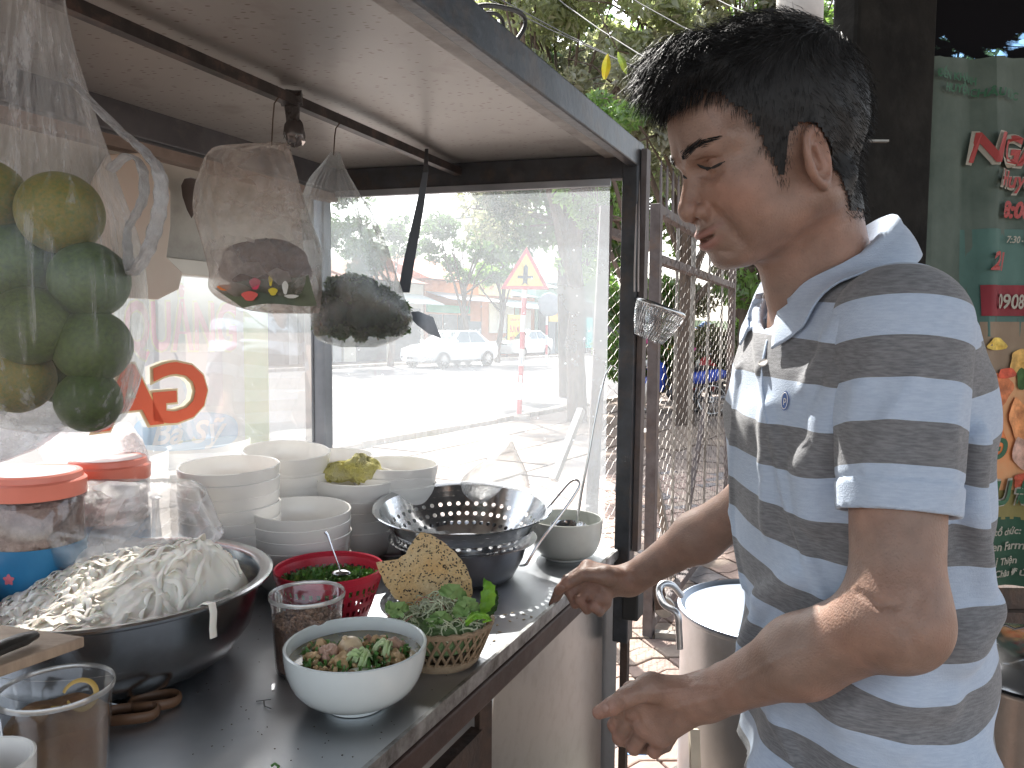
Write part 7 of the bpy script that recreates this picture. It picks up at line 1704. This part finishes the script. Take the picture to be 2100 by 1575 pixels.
def rest_sdf(P):
    d = torso_core(P, -.018); d = sm(d, legs(P), .04)
    d = sm(d, cap(P, nS, nS+(nE-nS)*.55, .049, .043), .04); d = sm(d, cap(P, fS, fS+(fE-fS)*.55, .049, .043), .04)
    return d
def hit(px, py, sdf=None, t0=.45):
    r = np.array(ray(px, py)); r /= np.linalg.norm(r); t = t0
    for _ in range(60):
        d = float((sdf or torso_shirt)(np.array([np.array(CAM)+r*t]))[0]); t += max(d, -.01)*.9
        if abs(d) < 2e-4: break
    return np.array(CAM)+r*t
grv([(1460, 428), (1480, 448), (1503, 470), (1518, 492)], .0060, .0014, head_sdf)     # smile fold
grv([(1432, 330), (1450, 325), (1478, 323)], .0016, .0013, head_sdf); grv([(1440, 362), (1458, 362), (1482, 352)], .003, .0014, head_sdf)
grv([(1440, 362), (1450, 376), (1470, 384)], .004, -.0010, head_sdf); grv([(1500, 476), (1509, 486)], .0035, .0014, head_sdf)
grv([(1478, 515), (1500, 519)], .004, .0016, head_sdf); grv([(1395, 345), (1404, 352)], .002, .001, head_sdf)
grv([(1284, 1432), (1274, 1440), (1270, 1452)], .0022, .0014, near_raw); grv([(1262, 1442), (1258, 1455)], .0014, .0008, near_raw)
grv([(1262, 1478), (1290, 1482), (1310, 1476)], .0030, .0022, near_raw)
for pts in ([(1470, 1405), (1430, 1405), (1385, 1412), (1340, 1422)], [(1480, 1430), (1430, 1440), (1385, 1452), (1345, 1466)], [(1400, 1445), (1385, 1475), (1370, 1500)], [(1640, 1330), (1580, 1360), (1520, 1395), (1480, 1425)]): grv(pts, .0026, -.0013, near_raw)
for c_ in ((1300, 1415), (1306, 1452), (1326, 1487)): grv([c_, (c_[0]+6, c_[1]+4)], .006, -.0015, near_raw)
for pts in ([(1300, 1172), (1265, 1165), (1225, 1166)], [(1300, 1190), (1262, 1190), (1228, 1186)]): grv(pts, .0026, -.0012, far_raw)
grv([(1168, 1184), (1166, 1200)], .0018, .0011, far_raw)
grv([(1880, 1230), (1860, 1290), (1880, 1340)], .006, .0020, near_raw); grv([(1760, 1215), (1800, 1240), (1835, 1240)], .004, .0018, near_raw)
parts_ = []
parts_.append(nets(neckhead, (.13, .77, 1.375), (.53, 1.0, 1.76), .00165))
parts_.append(nets(near_sdf, (.09, .60, .84), (.47, 1.0, 1.245), .0019))
parts_.append(nets(far_sdf, (.04, 1.08, .84), (.47, 1.40, 1.245), .0021))
parts_.append(nets(rest_sdf, (.2, .66, -.02), (.66, 1.25, 1.42), .012))
Vb = np.concatenate([p[0] for p in parts_]); o_ = 0; Fb = []
for v, f in parts_: Fb.append(f+o_); o_ += len(v)
Fb = np.concatenate(Fb)
# skin colour by place: lips, stubble, ears, cheeks
q = toL(Vb); la = np.abs(q[:, 1])
base = np.array([.30, .185, .138]); C = np.tile(base, (len(Vb), 1))
def mixc(C, c, w): w = np.clip(w, 0, 1)[:, None]; return C*(1-w)+np.array(c)*w
inh = (np.abs(q) < .2).all(1)
g3 = lambda p, r: np.exp(-(((q-np.array(p))/np.array(r))**2).sum(1))*inh
qq = np.stack([q[:, 0]+18*q[:, 1]**2, q[:, 1], q[:, 2]-8*q[:, 1]**2], 1)
gl = lambda p, r: np.exp(-((((qq-np.array(p))/np.array(r))**2).sum(1))**2)*inh
C = mixc(C, (.20, .13, .10), .6*(g3((.112, .0, -.024), (.02, .030, .0075))))            # moustache shade
C = mixc(C, (.22, .145, .115), .45*(g3((.095, 0, -.068), (.03, .03, .014))))
C = mixc(C, (.33, .13, .11), .8*np.maximum(gl((.1175, 0, -.0335), (.009, .026, .0048)), gl((.1150, 0, -.0455), (.011, .024, .0062))))
C = mixc(C, (.42, .20, .15), .28*np.maximum(g3((.08, .045, .0), (.03, .025, .022)), g3((-.005, .085, .01), (.03, .015, .035))))
C = mixc(C, (.42, .18, .13), .3*g3((.118, 0, -.003), (.012, .016, .012)))
C = mixc(C, (.30, .16, .12), .5*np.maximum(g3((.092, .030, .040), (.012, .02, .006)), g3((.092, -.030, .040), (.012, .02, .006))))
# finger tips and knuckles a little redder
for pts in (n_mcp+[f[0] for f in n_f]+[n_t[2], n_t[3]]+f_mcp+[f[0] for f in f_f]+[f_t[2], f_t[3]]+[f_f[0][2]]):
    C = mixc(C, (.46, .20, .145), .4*np.exp(-(((Vb-np.array(pts))/.012)**2).sum(1)))
def skinmat():
    m = bpy.data.materials.new('skin'); m.use_nodes = True; N = m.node_tree.nodes; L = m.node_tree.links; b_ = N['Principled BSDF']
    a = N.new('ShaderNodeAttribute'); a.attribute_name = 'Col'
    tc = N.new('ShaderNodeTexCoord'); n = N.new('ShaderNodeTexNoise'); n.inputs['Scale'].default_value = 55; n.inputs['Detail'].default_value = 6; L.new(tc.outputs['Object'], n.inputs['Vector'])
    mr = N.new('ShaderNodeMapRange'); mr.inputs[1].default_value = .3; mr.inputs[2].default_value = .7; mr.inputs[3].default_value = .86; mr.inputs[4].default_value = 1.12; L.new(n.outputs[0], mr.inputs[0])
    mu = N.new('ShaderNodeVectorMath'); mu.operation = 'SCALE'; L.new(a.outputs['Color'], mu.inputs[0]); L.new(mr.outputs[0], mu.inputs['Scale'])
    L.new(mu.outputs[0], b_.inputs['Base Color'])
    n4 = N.new('ShaderNodeTexNoise'); n4.inputs['Scale'].default_value = 13; n4.inputs['Detail'].default_value = 4; L.new(tc.outputs['Object'], n4.inputs['Vector'])
    r4 = N.new('ShaderNodeValToRGB'); r4.color_ramp.elements[0].position = .35; r4.color_ramp.elements[1].position = .65; r4.color_ramp.elements[0].color = (.86, .92, .95, 1); r4.color_ramp.elements[1].color = (1.07, 1.0, .97, 1); L.new(n4.outputs[0], r4.inputs[0])
    m4 = N.new('ShaderNodeMix'); m4.data_type = 'RGBA'; m4.blend_type = 'MULTIPLY'; m4.inputs[0].default_value = 1; L.new(mu.outputs[0], m4.inputs[6]); L.new(r4.outputs[0], m4.inputs[7])
    v5 = N.new('ShaderNodeTexVoronoi'); v5.inputs['Scale'].default_value = 240; L.new(tc.outputs['Object'], v5.inputs['Vector'])
    r5 = N.new('ShaderNodeMapRange'); r5.inputs[1].default_value = .05; r5.inputs[2].default_value = .22; r5.inputs[3].default_value = .80; r5.inputs[4].default_value = 1.0; L.new(v5.outputs['Distance'], r5.inputs[0])
    m5 = N.new('ShaderNodeVectorMath'); m5.operation = 'SCALE'; L.new(m4.outputs[2], m5.inputs[0]); L.new(r5.outputs[0], m5.inputs['Scale']); L.new(m5.outputs[0], b_.inputs['Base Color'])
    rr_ = N.new('ShaderNodeMapRange'); rr_.inputs[1].default_value = .3; rr_.inputs[2].default_value = .7; rr_.inputs[3].default_value = .36; rr_.inputs[4].default_value = .56; L.new(n4.outputs[0], rr_.inputs[0]); L.new(rr_.outputs[0], b_.inputs['Roughness'])
    b_.inputs['Specular IOR Level'].default_value = .5
    b_.inputs['Subsurface Weight'].default_value = .18; b_.inputs['Subsurface Radius'].default_value = (.010, .004, .002); b_.inputs['Subsurface Scale'].default_value = 1.0
    v = N.new('ShaderNodeTexNoise'); v.inputs['Scale'].default_value = 420; v.inputs['Detail'].default_value = 3; L.new(tc.outputs['Object'], v.inputs['Vector'])
    bp = N.new('ShaderNodeBump'); bp.inputs['Strength'].default_value = .4; bp.inputs['Distance'].default_value = .002; L.new(v.outputs[0], bp.inputs['Height']); L.new(bp.outputs[0], b_.inputs['Normal'])
    return m
M_skin = skinmat()
npmesh('body', Vb, Fb, M_skin, man, {'Col': C})
for (px, py, sdf_, rx_, ry_) in ((1240, 1452, near_raw, .0055, .0046), (1152, 1205, far_raw, .0055, .0045)):
    c_ = hit(px, py, sdf_); nn = np.array([sdf_(np.array([c_+np.eye(3)[i]*1e-3]))[0]-sdf_(np.array([c_-np.eye(3)[i]*1e-3]))[0] for i in range(3)]); nn /= np.linalg.norm(nn)
    nz = Vector(nn); dx = Vector((-1, 0, -.3)); dx = (dx-nz*dx.dot(nz)).normalized(); dy = nz.cross(dx); Mn = Matrix((dx, dy, nz)).transposed()
    q_ = MB(); q_.sph(Vector(c_)-nz*.0002, (rx_*1.1, ry_, .0012), 16, 8, M=Mn); q_.build('fingernail', mat('fingernail', (.36, .215, .17), .35), man, smooth=True)
# eyes, teeth, lashes, brows
M_eye = mat('eye_dark', (.03, .02, .015), .08, spec=.8); M_sclera = mat('eye_white', (.62, .58, .54), .2)
for s_ in (1, -1):
    q = MB(); q.sph(toW(.0842, s_*.0305, .0313), .0133, 20, 14); q.build('eye', M_eye, man, smooth=True)
    pass
q = MB(); q.grid(lambda u, v: toW(.1085-18*((u-.5)*.034)**2, (u-.5)*.034, -.0362-.0035*v+8*((u-.5)*.034)**2), 10, 3); q.build('teeth', mat('teeth', (.72, .66, .55), .3), man, smooth=True)
LASH = True
r_ = random.Random(4)
def ribbons(nm, S, m, parent, w=.0004):
    q = MB()
    for pts, wd in S:
        n = len(pts); t0 = (pts[-1]-pts[0]); sd = t0.cross(Vector((r_.gauss(0, 1), r_.gauss(0, 1), r_.gauss(0, 1))))
        sd = sd.normalized() if sd.length > 1e-9 else Vector((1, 0, 0))
        vs_ = []
        for i, p_ in enumerate(pts):
            ww = wd*(1-.85*(i/(n-1))**1.5); vs_ += [p_-sd*ww, p_+sd*ww]
        q.add(vs_, [(2*i, 2*i+1, 2*i+3, 2*i+2) for i in range(n-1)])
    return q.build(nm, m, parent)
M_hair = mat('black_hair', (.008, .0075, .0075), .55, spec=.4, var=.3, vscale=60)
for s_ in (1, -1):
    S_ = []
    for k in range(230):
        t_ = r_.random(); l_ = .010+.044*t_; f_ = .1175-.0275*t_**1.9; u_ = .0525+.0062*math.sin(t_*2.2)+r_.gauss(0, .0024)*(1-.7*t_)
        p_ = toW(f_+.001, s_*l_, u_); d_ = (toW(f_-.004, s_*(l_+.006), u_+(.003 if t_ < .6 else -.0015))-p_); S_.append(([p_, p_+d_*.6+Vector((0, 0, .0003)), p_+d_*1.1], .00042))
    ribbons('eyebrow', S_, M_hair, man)
# lash lines placed on the lids
def hitS(px, py): return Vector(hit(px, py, head_sdf, .5))
for pts in ([(1430, 337), (1437, 341), (1446, 344.5), (1455, 345), (1465, 342.5), (1476, 337), (1487, 331)], [(1401, 360), (1404, 364), (1409, 366)]):
    q = MB(); q.tube([hitS(*p) for p in pts], [.0006]+[.0016]*(len(pts)-2)+[.0005], 6); q.build('lash_line', M_black, man, smooth=True)
q = MB(); q.sph(hitS(1452, 346.5)+Vector((.0012, .0012, 0)), (.0035, .0022, .0020), 12, 8); q.build('iris', M_eye, man, smooth=True)
# hair
HLf = np.array([-.13, -.075, -.035, -.014, -.006, .010, .030, .043, .050, .058, .068, .082, .095, .12]); HLu = np.array([-.060, -.066, -.062, -.030, .020, .044, .038, -.002, -.006, .034, .074, .097, .108, .11])
def hcap(P):
    q = toL(P)
    d = ell(q, (.000, 0, .068), (.112, .0845, .106))
    d = sm(d, ell(q, (.080, -.004, .138), (.036, .058, .028)), .03)
    d = sm(d, ell(q, (.10, .010, .125), (.028, .045, .018)), .015)
    n = .0006*np.sin(q[:, 0]*190+q[:, 1]*60+3*np.sin(q[:, 2]*70))+.0005*np.sin(q[:, 1]*230+q[:, 0]*90)
    d = sm(d, sm(head_sdf(P), neck_sdf(P), .02)-.0035, .008)
    # side fade: hug the scalp towards the hairline
    hl = np.interp(q[:, 0], HLf, HLu); t_ = np.clip((q[:, 2]-hl)/.05, 0, 1)
    return d+n*t_+.0015*(1-t_)
Vh, Fh_ = nets(hcap, (.1, .76, 1.44), (.52, 1.0, 1.80), .0042)
ql = toL(Vh); hl = np.interp(ql[:, 0], HLf, HLu)
fr_ = (ql[:, 0] > .07)
keep = (ql[:, 2] > hl+(.0015*np.sin(ql[:, 0]*400)+.001*np.sin(ql[:, 1]*500)))
fk = keep[Fh_].all(1); Fk = Fh_[fk]
hair = npmesh('hair', Vh, Fk, M_hair, man)
nrm = np.zeros_like(Vh); a_ = Vh[Fk[:, 1]]-Vh[Fk[:, 0]]; b__ = Vh[Fk[:, 3]]-Vh[Fk[:, 0]]; fn_ = np.cross(a_, b__); fn_ /= np.linalg.norm(fn_, axis=1)[:, None]+1e-12
S_ = []; rs2 = np.random.RandomState(9)
nK = len(Fk)
qf = toL(Vh[Fh_].mean(1)); hlf = np.interp(qf[:, 0], HLf, HLu); extra = Fh_[(~fk) & (qf[:, 2] > hlf-.0065) & (np.random.RandomState(5).rand(len(Fh_)) < .75)]
Fk = np.concatenate([Fk, extra, extra]); cen = Vh[Fk].mean(1); qc = toL(cen)
a_ = Vh[Fk[:, 1]]-Vh[Fk[:, 0]]; b__ = Vh[Fk[:, 3]]-Vh[Fk[:, 0]]; fn_ = np.cross(a_, b__); fn_ /= np.linalg.norm(fn_, axis=1)[:, None]+1e-12
out_ = cen-(E_+Uh*.06); flip = (fn_*out_).sum(1) < 0; fn_[flip] *= -1
NSTR = 24000
for i in rs2.randint(0, len(Fk), NSTR):
    c_ = cen[i]+rs2.normal(size=3)*.0024; n_ = fn_[i]; f_, l_, u_ = qc[i]
    top = np.clip((u_-.09)/.05, 0, 1); front = np.clip((f_-.035)/.05, 0, 1)*top
    comb_side = -Uh*1.0+Fh*(.35 if f_ > 0 else -.5)
    comb_top = Fh*1.0+Lh*(.35*np.sign(l_)*0+.25)+Uh*.1
    comb = comb_side*(1-top)+comb_top*top
    L_ = (.008+.015*top)*rs2.uniform(.6, 1.3)+.018*front*rs2.uniform(.3, 1.2)
    if u_ < .02 and f_ < 0: L_ = .008
    hlc = np.interp(f_, HLf, HLu)
    if u_ < hlc+.015 and f_ < .05: L_ *= .55
    lift = .12+.35*front+.12*top; wob = rs2.normal(size=3)*.16
    comb = comb/np.linalg.norm(comb)+wob; pts = []; p_ = c_.copy(); dr = comb+n_*lift; dr /= np.linalg.norm(dr)
    for s_ in range(5):
        pts.append(Vector(p_)); p_ = p_+dr*L_/4
        g_ = -Uh*(.22+.80*front)-n_*.14; dr = dr+g_*.34; dr /= np.linalg.norm(dr)
    S_.append((pts, .00032 if front > .3 else .00026))
ribbons('hair_strands', S_, M_hair, hair)
# ---- shirt
def shirt_raw(P): return torso_core(P, .0)
def torso_shirt(P):
    d = torso_core(P, .0)
    for S, E in ((nS, nE), (fS, fE)): d = sm(d, cap(P, S+np.array([0, 0, .0]), S+(E-S)*.10, .058, .050), .05)
    return d
FOLD = []
def fold_(pts, w, a): 
    P_ = [hit(*p) for p in pts]
    for i in range(len(P_)-1): FOLD.append((P_[i], P_[i+1], w, a))
fold_([(1552, 640), (1560, 760), (1590, 900), (1625, 1050), (1660, 1150), (1700, 1250)], .006, .0055)
fold_([(1530, 640), (1518, 760), (1505, 900), (1503, 1050), (1525, 1200)], .006, .004)
fold_([(1575, 840), (1572, 950), (1575, 1080)], .010, .005)
fold_([(1700, 900), (1660, 960), (1665, 1060)], .016, .007)
fold_([(1640, 1180), (1560, 1230), (1530, 1330)], .012, .006)
fold_([(1690, 1440), (1760, 1490), (1850, 1545)], .010, -.003); fold_([(1660, 1400), (1740, 1460), (1840, 1520)], .014, .009)
fold_([(1740, 1450), (1850, 1420), (1930, 1430)], .020, .007); fold_([(1590, 1480), (1620, 1560)], .010, .005)
fold_([(1985, 880), (1965, 1010), (1975, 1120)], .012, -.003); fold_([(2005, 900), (2000, 1050), (2020, 1200)], .012, .006)
fold_([(1760, 620), (1700, 700), (1660, 790)], .010, .0035); fold_([(1720, 780), (1690, 860)], .012, .005)
fold_([(1880, 1360), (1960, 1330), (2030, 1250)], .02, .008)
def shirt_sdf(P):
    d = torso_shirt(P)
    for a, b_, w, am in FOLD:
        pa = P-a; ba = b_-a; t = np.clip((pa@ba)/(ba@ba), 0, 1); D2 = ((pa-t[:, None]*ba)**2).sum(1); d = d-am*2.2*np.exp(-D2/(w*w))
    low = np.clip((1.12-P[:, 2])/.2, 0, 1)
    d = d-low*(.006*np.sin(P[:, 2]*38+P[:, 0]*22+P[:, 1]*9)+.004*np.sin(P[:, 1]*55+P[:, 2]*17))-.0016*np.sin(P[:, 2]*60+P[:, 0]*35)*np.sin(P[:, 1]*41)
    d = np.maximum(d, P[:, 2]-1.475); d = np.maximum(d, .835-P[:, 2])
    # neck opening and open placket notch
    nk = cap(P, (.345, .912, 1.41), (.375, .915, 1.53), .052, .062)
    d = smax(d, -nk, .004)
    return d
Vs, Fs = nets(shirt_sdf, (.2, .66, .81), (.66, 1.22, 1.50), .0036)
st_ = Vs[:, 2]+.06*(1.05-Vs[:, 1])+.004*np.sin(Vs[:, 0]*30+Vs[:, 2]*20)
sat = (1.385-st_)/.088
def shirtmat(nm, plain=False):
    m = bpy.data.materials.new(nm); m.use_nodes = True; N = m.node_tree.nodes; L = m.node_tree.links; b_ = N['Principled BSDF']
    tc = N.new('ShaderNodeTexCoord'); mp = N.new('ShaderNodeMapping'); mp.inputs['Scale'].default_value = (1, 1, 6); L.new(tc.outputs['Object'], mp.inputs[0])
    n = N.new('ShaderNodeTexNoise'); n.inputs['Scale'].default_value = 90; n.inputs['Detail'].default_value = 6; L.new(mp.outputs[0], n.inputs['Vector'])
    def rampc(a, b2, p0=.35, p1=.65):
        r = N.new('ShaderNodeValToRGB'); r.color_ramp.elements[0].color = lin(a); r.color_ramp.elements[1].color = lin(b2); r.color_ramp.elements[0].position = p0; r.color_ramp.elements[1].position = p1; L.new(n.outputs[0], r.inputs[0]); return r.outputs[0]
    blue = rampc((.42, .51, .65), (.49, .58, .71))
    if plain: L.new(blue, b_.inputs['Base Color'])
    else:
        grey = rampc((.150, .154, .166), (.235, .240, .252))
        a = N.new('ShaderNodeAttribute'); a.attribute_name = 'stripe'
        fr = N.new('ShaderNodeMath'); fr.operation = 'FRACT'; L.new(a.outputs['Fac'], fr.inputs[0])
        lt = N.new('ShaderNodeMath'); lt.operation = 'LESS_THAN'; lt.inputs[1].default_value = .50; L.new(fr.outputs[0], lt.inputs[0])
        mx = N.new('ShaderNodeMix'); mx.data_type = 'RGBA'; L.new(lt.outputs[0], mx.inputs[0]); L.new(blue, mx.inputs[6]); L.new(grey, mx.inputs[7]); L.new(mx.outputs[2], b_.inputs['Base Color'])
    b_.inputs['Roughness'].default_value = .92; b_.inputs['Sheen Weight'].default_value = .25; b_.inputs['Specular IOR Level'].default_value = .2
    w = N.new('ShaderNodeTexNoise'); w.inputs['Scale'].default_value = 650; w.inputs['Detail'].default_value = 2; L.new(tc.outputs['Object'], w.inputs['Vector'])
    bp = N.new('ShaderNodeBump'); bp.inputs['Strength'].default_value = .35; bp.inputs['Distance'].default_value = .002; L.new(w.outputs[0], bp.inputs['Height']); L.new(bp.outputs[0], b_.inputs['Normal'])
    return m
M_shirt = shirtmat('striped_polo'); M_plain = shirtmat('plain_polo_blue', True)
shirt = npmesh('polo_shirt', Vs, Fs, M_shirt, man, {'stripe': sat})
def sleeve(S, E, sgn, folds):
    S = np.array(S); E = np.array(E); ax = (E-S)/np.linalg.norm(E-S); end = S+ax*.185
    fl = []
    top = S-ax*.0+np.array([0, -sgn*.002, .0])
    def base(P):
        d = cap(P, top, end+ax*.05, .0665, .0500)
        return d
    if folds:
        for pts, w, a in folds:
            P_ = [hit(*p, sdf=base) for p in pts]
            for i in range(len(P_)-1): fl.append((P_[i], P_[i+1], w, a))
    def f(P):
        d = base(P)
        for a, b_, w, am in fl:
            pa = P-a; ba = b_-a; t = np.clip((pa@ba)/(ba@ba), 0, 1); D2 = ((pa-t[:, None]*ba)**2).sum(1); d = d-am*np.exp(-D2/(w*w))
        al = (P-S)@ax
        d = d-.0016*np.exp(-((al-.153)/.0022)**2)*-1           # hem stitch groove
        d = d-.0012*(al > .155)
        d = np.maximum(d, al-.183)
        d = smax(d, -np.maximum(cap(P, S, end+ax*.1, .056, .0445), .10-al), .002)
        return d
    lo = np.minimum(S, end)-.09; hi = np.maximum(S, end)+.09
    V, F = nets(f, lo, hi, .0030)
    al = (V-S)@ax
    sv = np.minimum((al-.024)/.079, 1.95)        # the cuff stays plain
    return npmesh('sleeve', V, F, M_shirt, shirt, {'stripe': sv})
sleeve(nS, nE, 1, [([(1880, 760), (1830, 850), (1775, 960)], .008, .0045), ([(1800, 720), (1760, 800), (1745, 860)], .010, .004), ([(1840, 940), (1790, 1010)], .008, .003), ([(1960, 800), (1940, 900), (1945, 1000)], .014, .005)])
sleeve(fS, fE, -1, None)
# shoulder seam, placket, buttons, crest
q = MB(); pl_ = [hit(px, py, shirt_sdf) for px, py in ((1592, 655), (1573, 700), (1563, 745), (1562, 790), (1566, 835), (1572, 868))]
q.tube([Vector(p) for p in pl_], .0016, 6); q.build('placket_seam', M_plain, shirt, smooth=True)
for (px, py) in ((1566, 746), (1588, 655)):
    c_ = hit(px, py, shirt_sdf); e_ = 1e-3; nn = np.array([shirt_sdf(np.array([c_+np.eye(3)[i]*e_]))[0]-shirt_sdf(np.array([c_-np.eye(3)[i]*e_]))[0] for i in range(3)]); nn /= np.linalg.norm(nn)
    Mq = Vector(nn).to_track_quat('Z', 'Y').to_matrix(); q = MB(); q.lathe([(0, 0), (.0055, 0), (.0058, .0012), (.0050, .0022), (.0042, .0016), (0, .0014)], Vector(c_+nn*.0008), 22, M=Mq); q.build('button', mat('shirt_button', (.75, .72, .68), .3), shirt, smooth=True)
c_ = hit(1612, 822, shirt_sdf); e_ = 2e-3; nn = np.array([shirt_sdf(np.array([c_+np.eye(3)[i]*e_]))[0]-shirt_sdf(np.array([c_-np.eye(3)[i]*e_]))[0] for i in range(3)]); nn /= np.linalg.norm(nn)
nn = Vector(nn); upv = (Vector((0, 0, 1))-nn*nn.z).normalized(); sx_ = upv.cross(nn).normalized(); c_ = Vector(c_)
q = MB(); q.add([c_+nn*.0016]+[c_+nn*.0016+sx_*.0062*math.cos(a)+upv*.0105*math.sin(a) for a in np.linspace(0, 6.283, 28, endpoint=False)], [(0, 1+k, 1+(k+1) % 28) for k in range(28)]); cr_ = q.build('crest', mat('crest_blue', (.10, .17, .40), .7), shirt)
q = MB(); q.tube([c_+nn*.0022+sx_*.0048*math.cos(a)+upv*.0088*math.sin(a) for a in np.linspace(0, 6.283, 26, endpoint=False)], .0004, 4, closed=True); q.build('crest_ring', M_white, cr_)
text_mb('p', c_+nn*.0024-sx_*.0018-upv*.002, sx_, upv, .0075, offset=.01).build('crest_mark', M_white, cr_)
# collar: ring around the neck, open at the front, leaves pointing down
def csdf_dir(): pass
NC_ = np.array([.367, .914, 1.455])
def collar(u, v):
    """u 0..1 around from near front tip round the back to far front tip; v 0 neck stand .. .35 fold .. 1 outer edge"""
    an = math.radians(-150+300*u)            # 0 = back (+x), negative = near side (-y)
    back = .5+.5*math.cos(an)
    # fold line of the neck
    rx, ry = .061, .060
    px_, py_ = NC_[0]+rx*math.cos(an)+(.006 if back > .5 else -.004), NC_[1]+ry*math.sin(an)
    zf = 1.400+(px_-.3076)/.12*.112
    fr = 1-back
    if v < .3:
        t = v/.3; return Vector((px_-math.cos(an)*.004*(1-t)-.0*t, py_-math.sin(an)*.004*(1-t), zf-.028*(1-t)))
    t = (v-.3)/.7
    w = .042-.012*fr**3
    outx, outy = math.cos(an), math.sin(an)
    tip = max(0, abs(u-.5)*2-.86)/.14
    x = px_+outx*(.004+.026*t+.004*math.sin(t*3.1)); y = py_+outy*(.004+.044*t+.004*math.sin(t*3.1)); z = zf-w*t**1.1-.010*tip*t+.004*math.sin(min(1, t*4)*3.14)
    x += .014*t*tip
    return Vector((x, y, z))
q = MB(); q.grid(collar, 90, 22)
cv = np.array([tuple(v) for v in q.v]); vv_ = np.repeat(np.arange(22)/21, 90)
for _ in range(4):
    ds = shirt_sdf(cv); gr = np.stack([shirt_sdf(cv+np.eye(3)[i]*2e-3)-shirt_sdf(cv-np.eye(3)[i]*2e-3) for i in range(3)], 1); gr /= np.linalg.norm(gr, axis=1)[:, None]+1e-9
    mv = (vv_ > .33)*np.clip(.005-ds, 0, .03); cv = cv+gr*mv[:, None]
q.v = [tuple(v) for v in cv]
col_o = q.build('collar', M_plain, shirt, smooth=True, solid=.0022)
# shorts
def shorts_sdf(P):
    d = torso_core(P, -.034); d = np.maximum(d, P[:, 2]-.95)
    for y in (.83, 1.03): d = sm(d, cap(P, (.44, y, .80), (.43, y, .50), .090, .086), .03)
    d = d-.003*np.sin(P[:, 2]*40+P[:, 0]*30)
    return np.maximum(d, .46-P[:, 2])
Vk, Fk2 = nets(shorts_sdf, (.22, .66, .42), (.66, 1.2, .97), .008)
npmesh('shorts', Vk, Fk2, mat('pale_shorts', (.62, .54, .49), .9, var=.1, vscale=20, bump=.3), man)
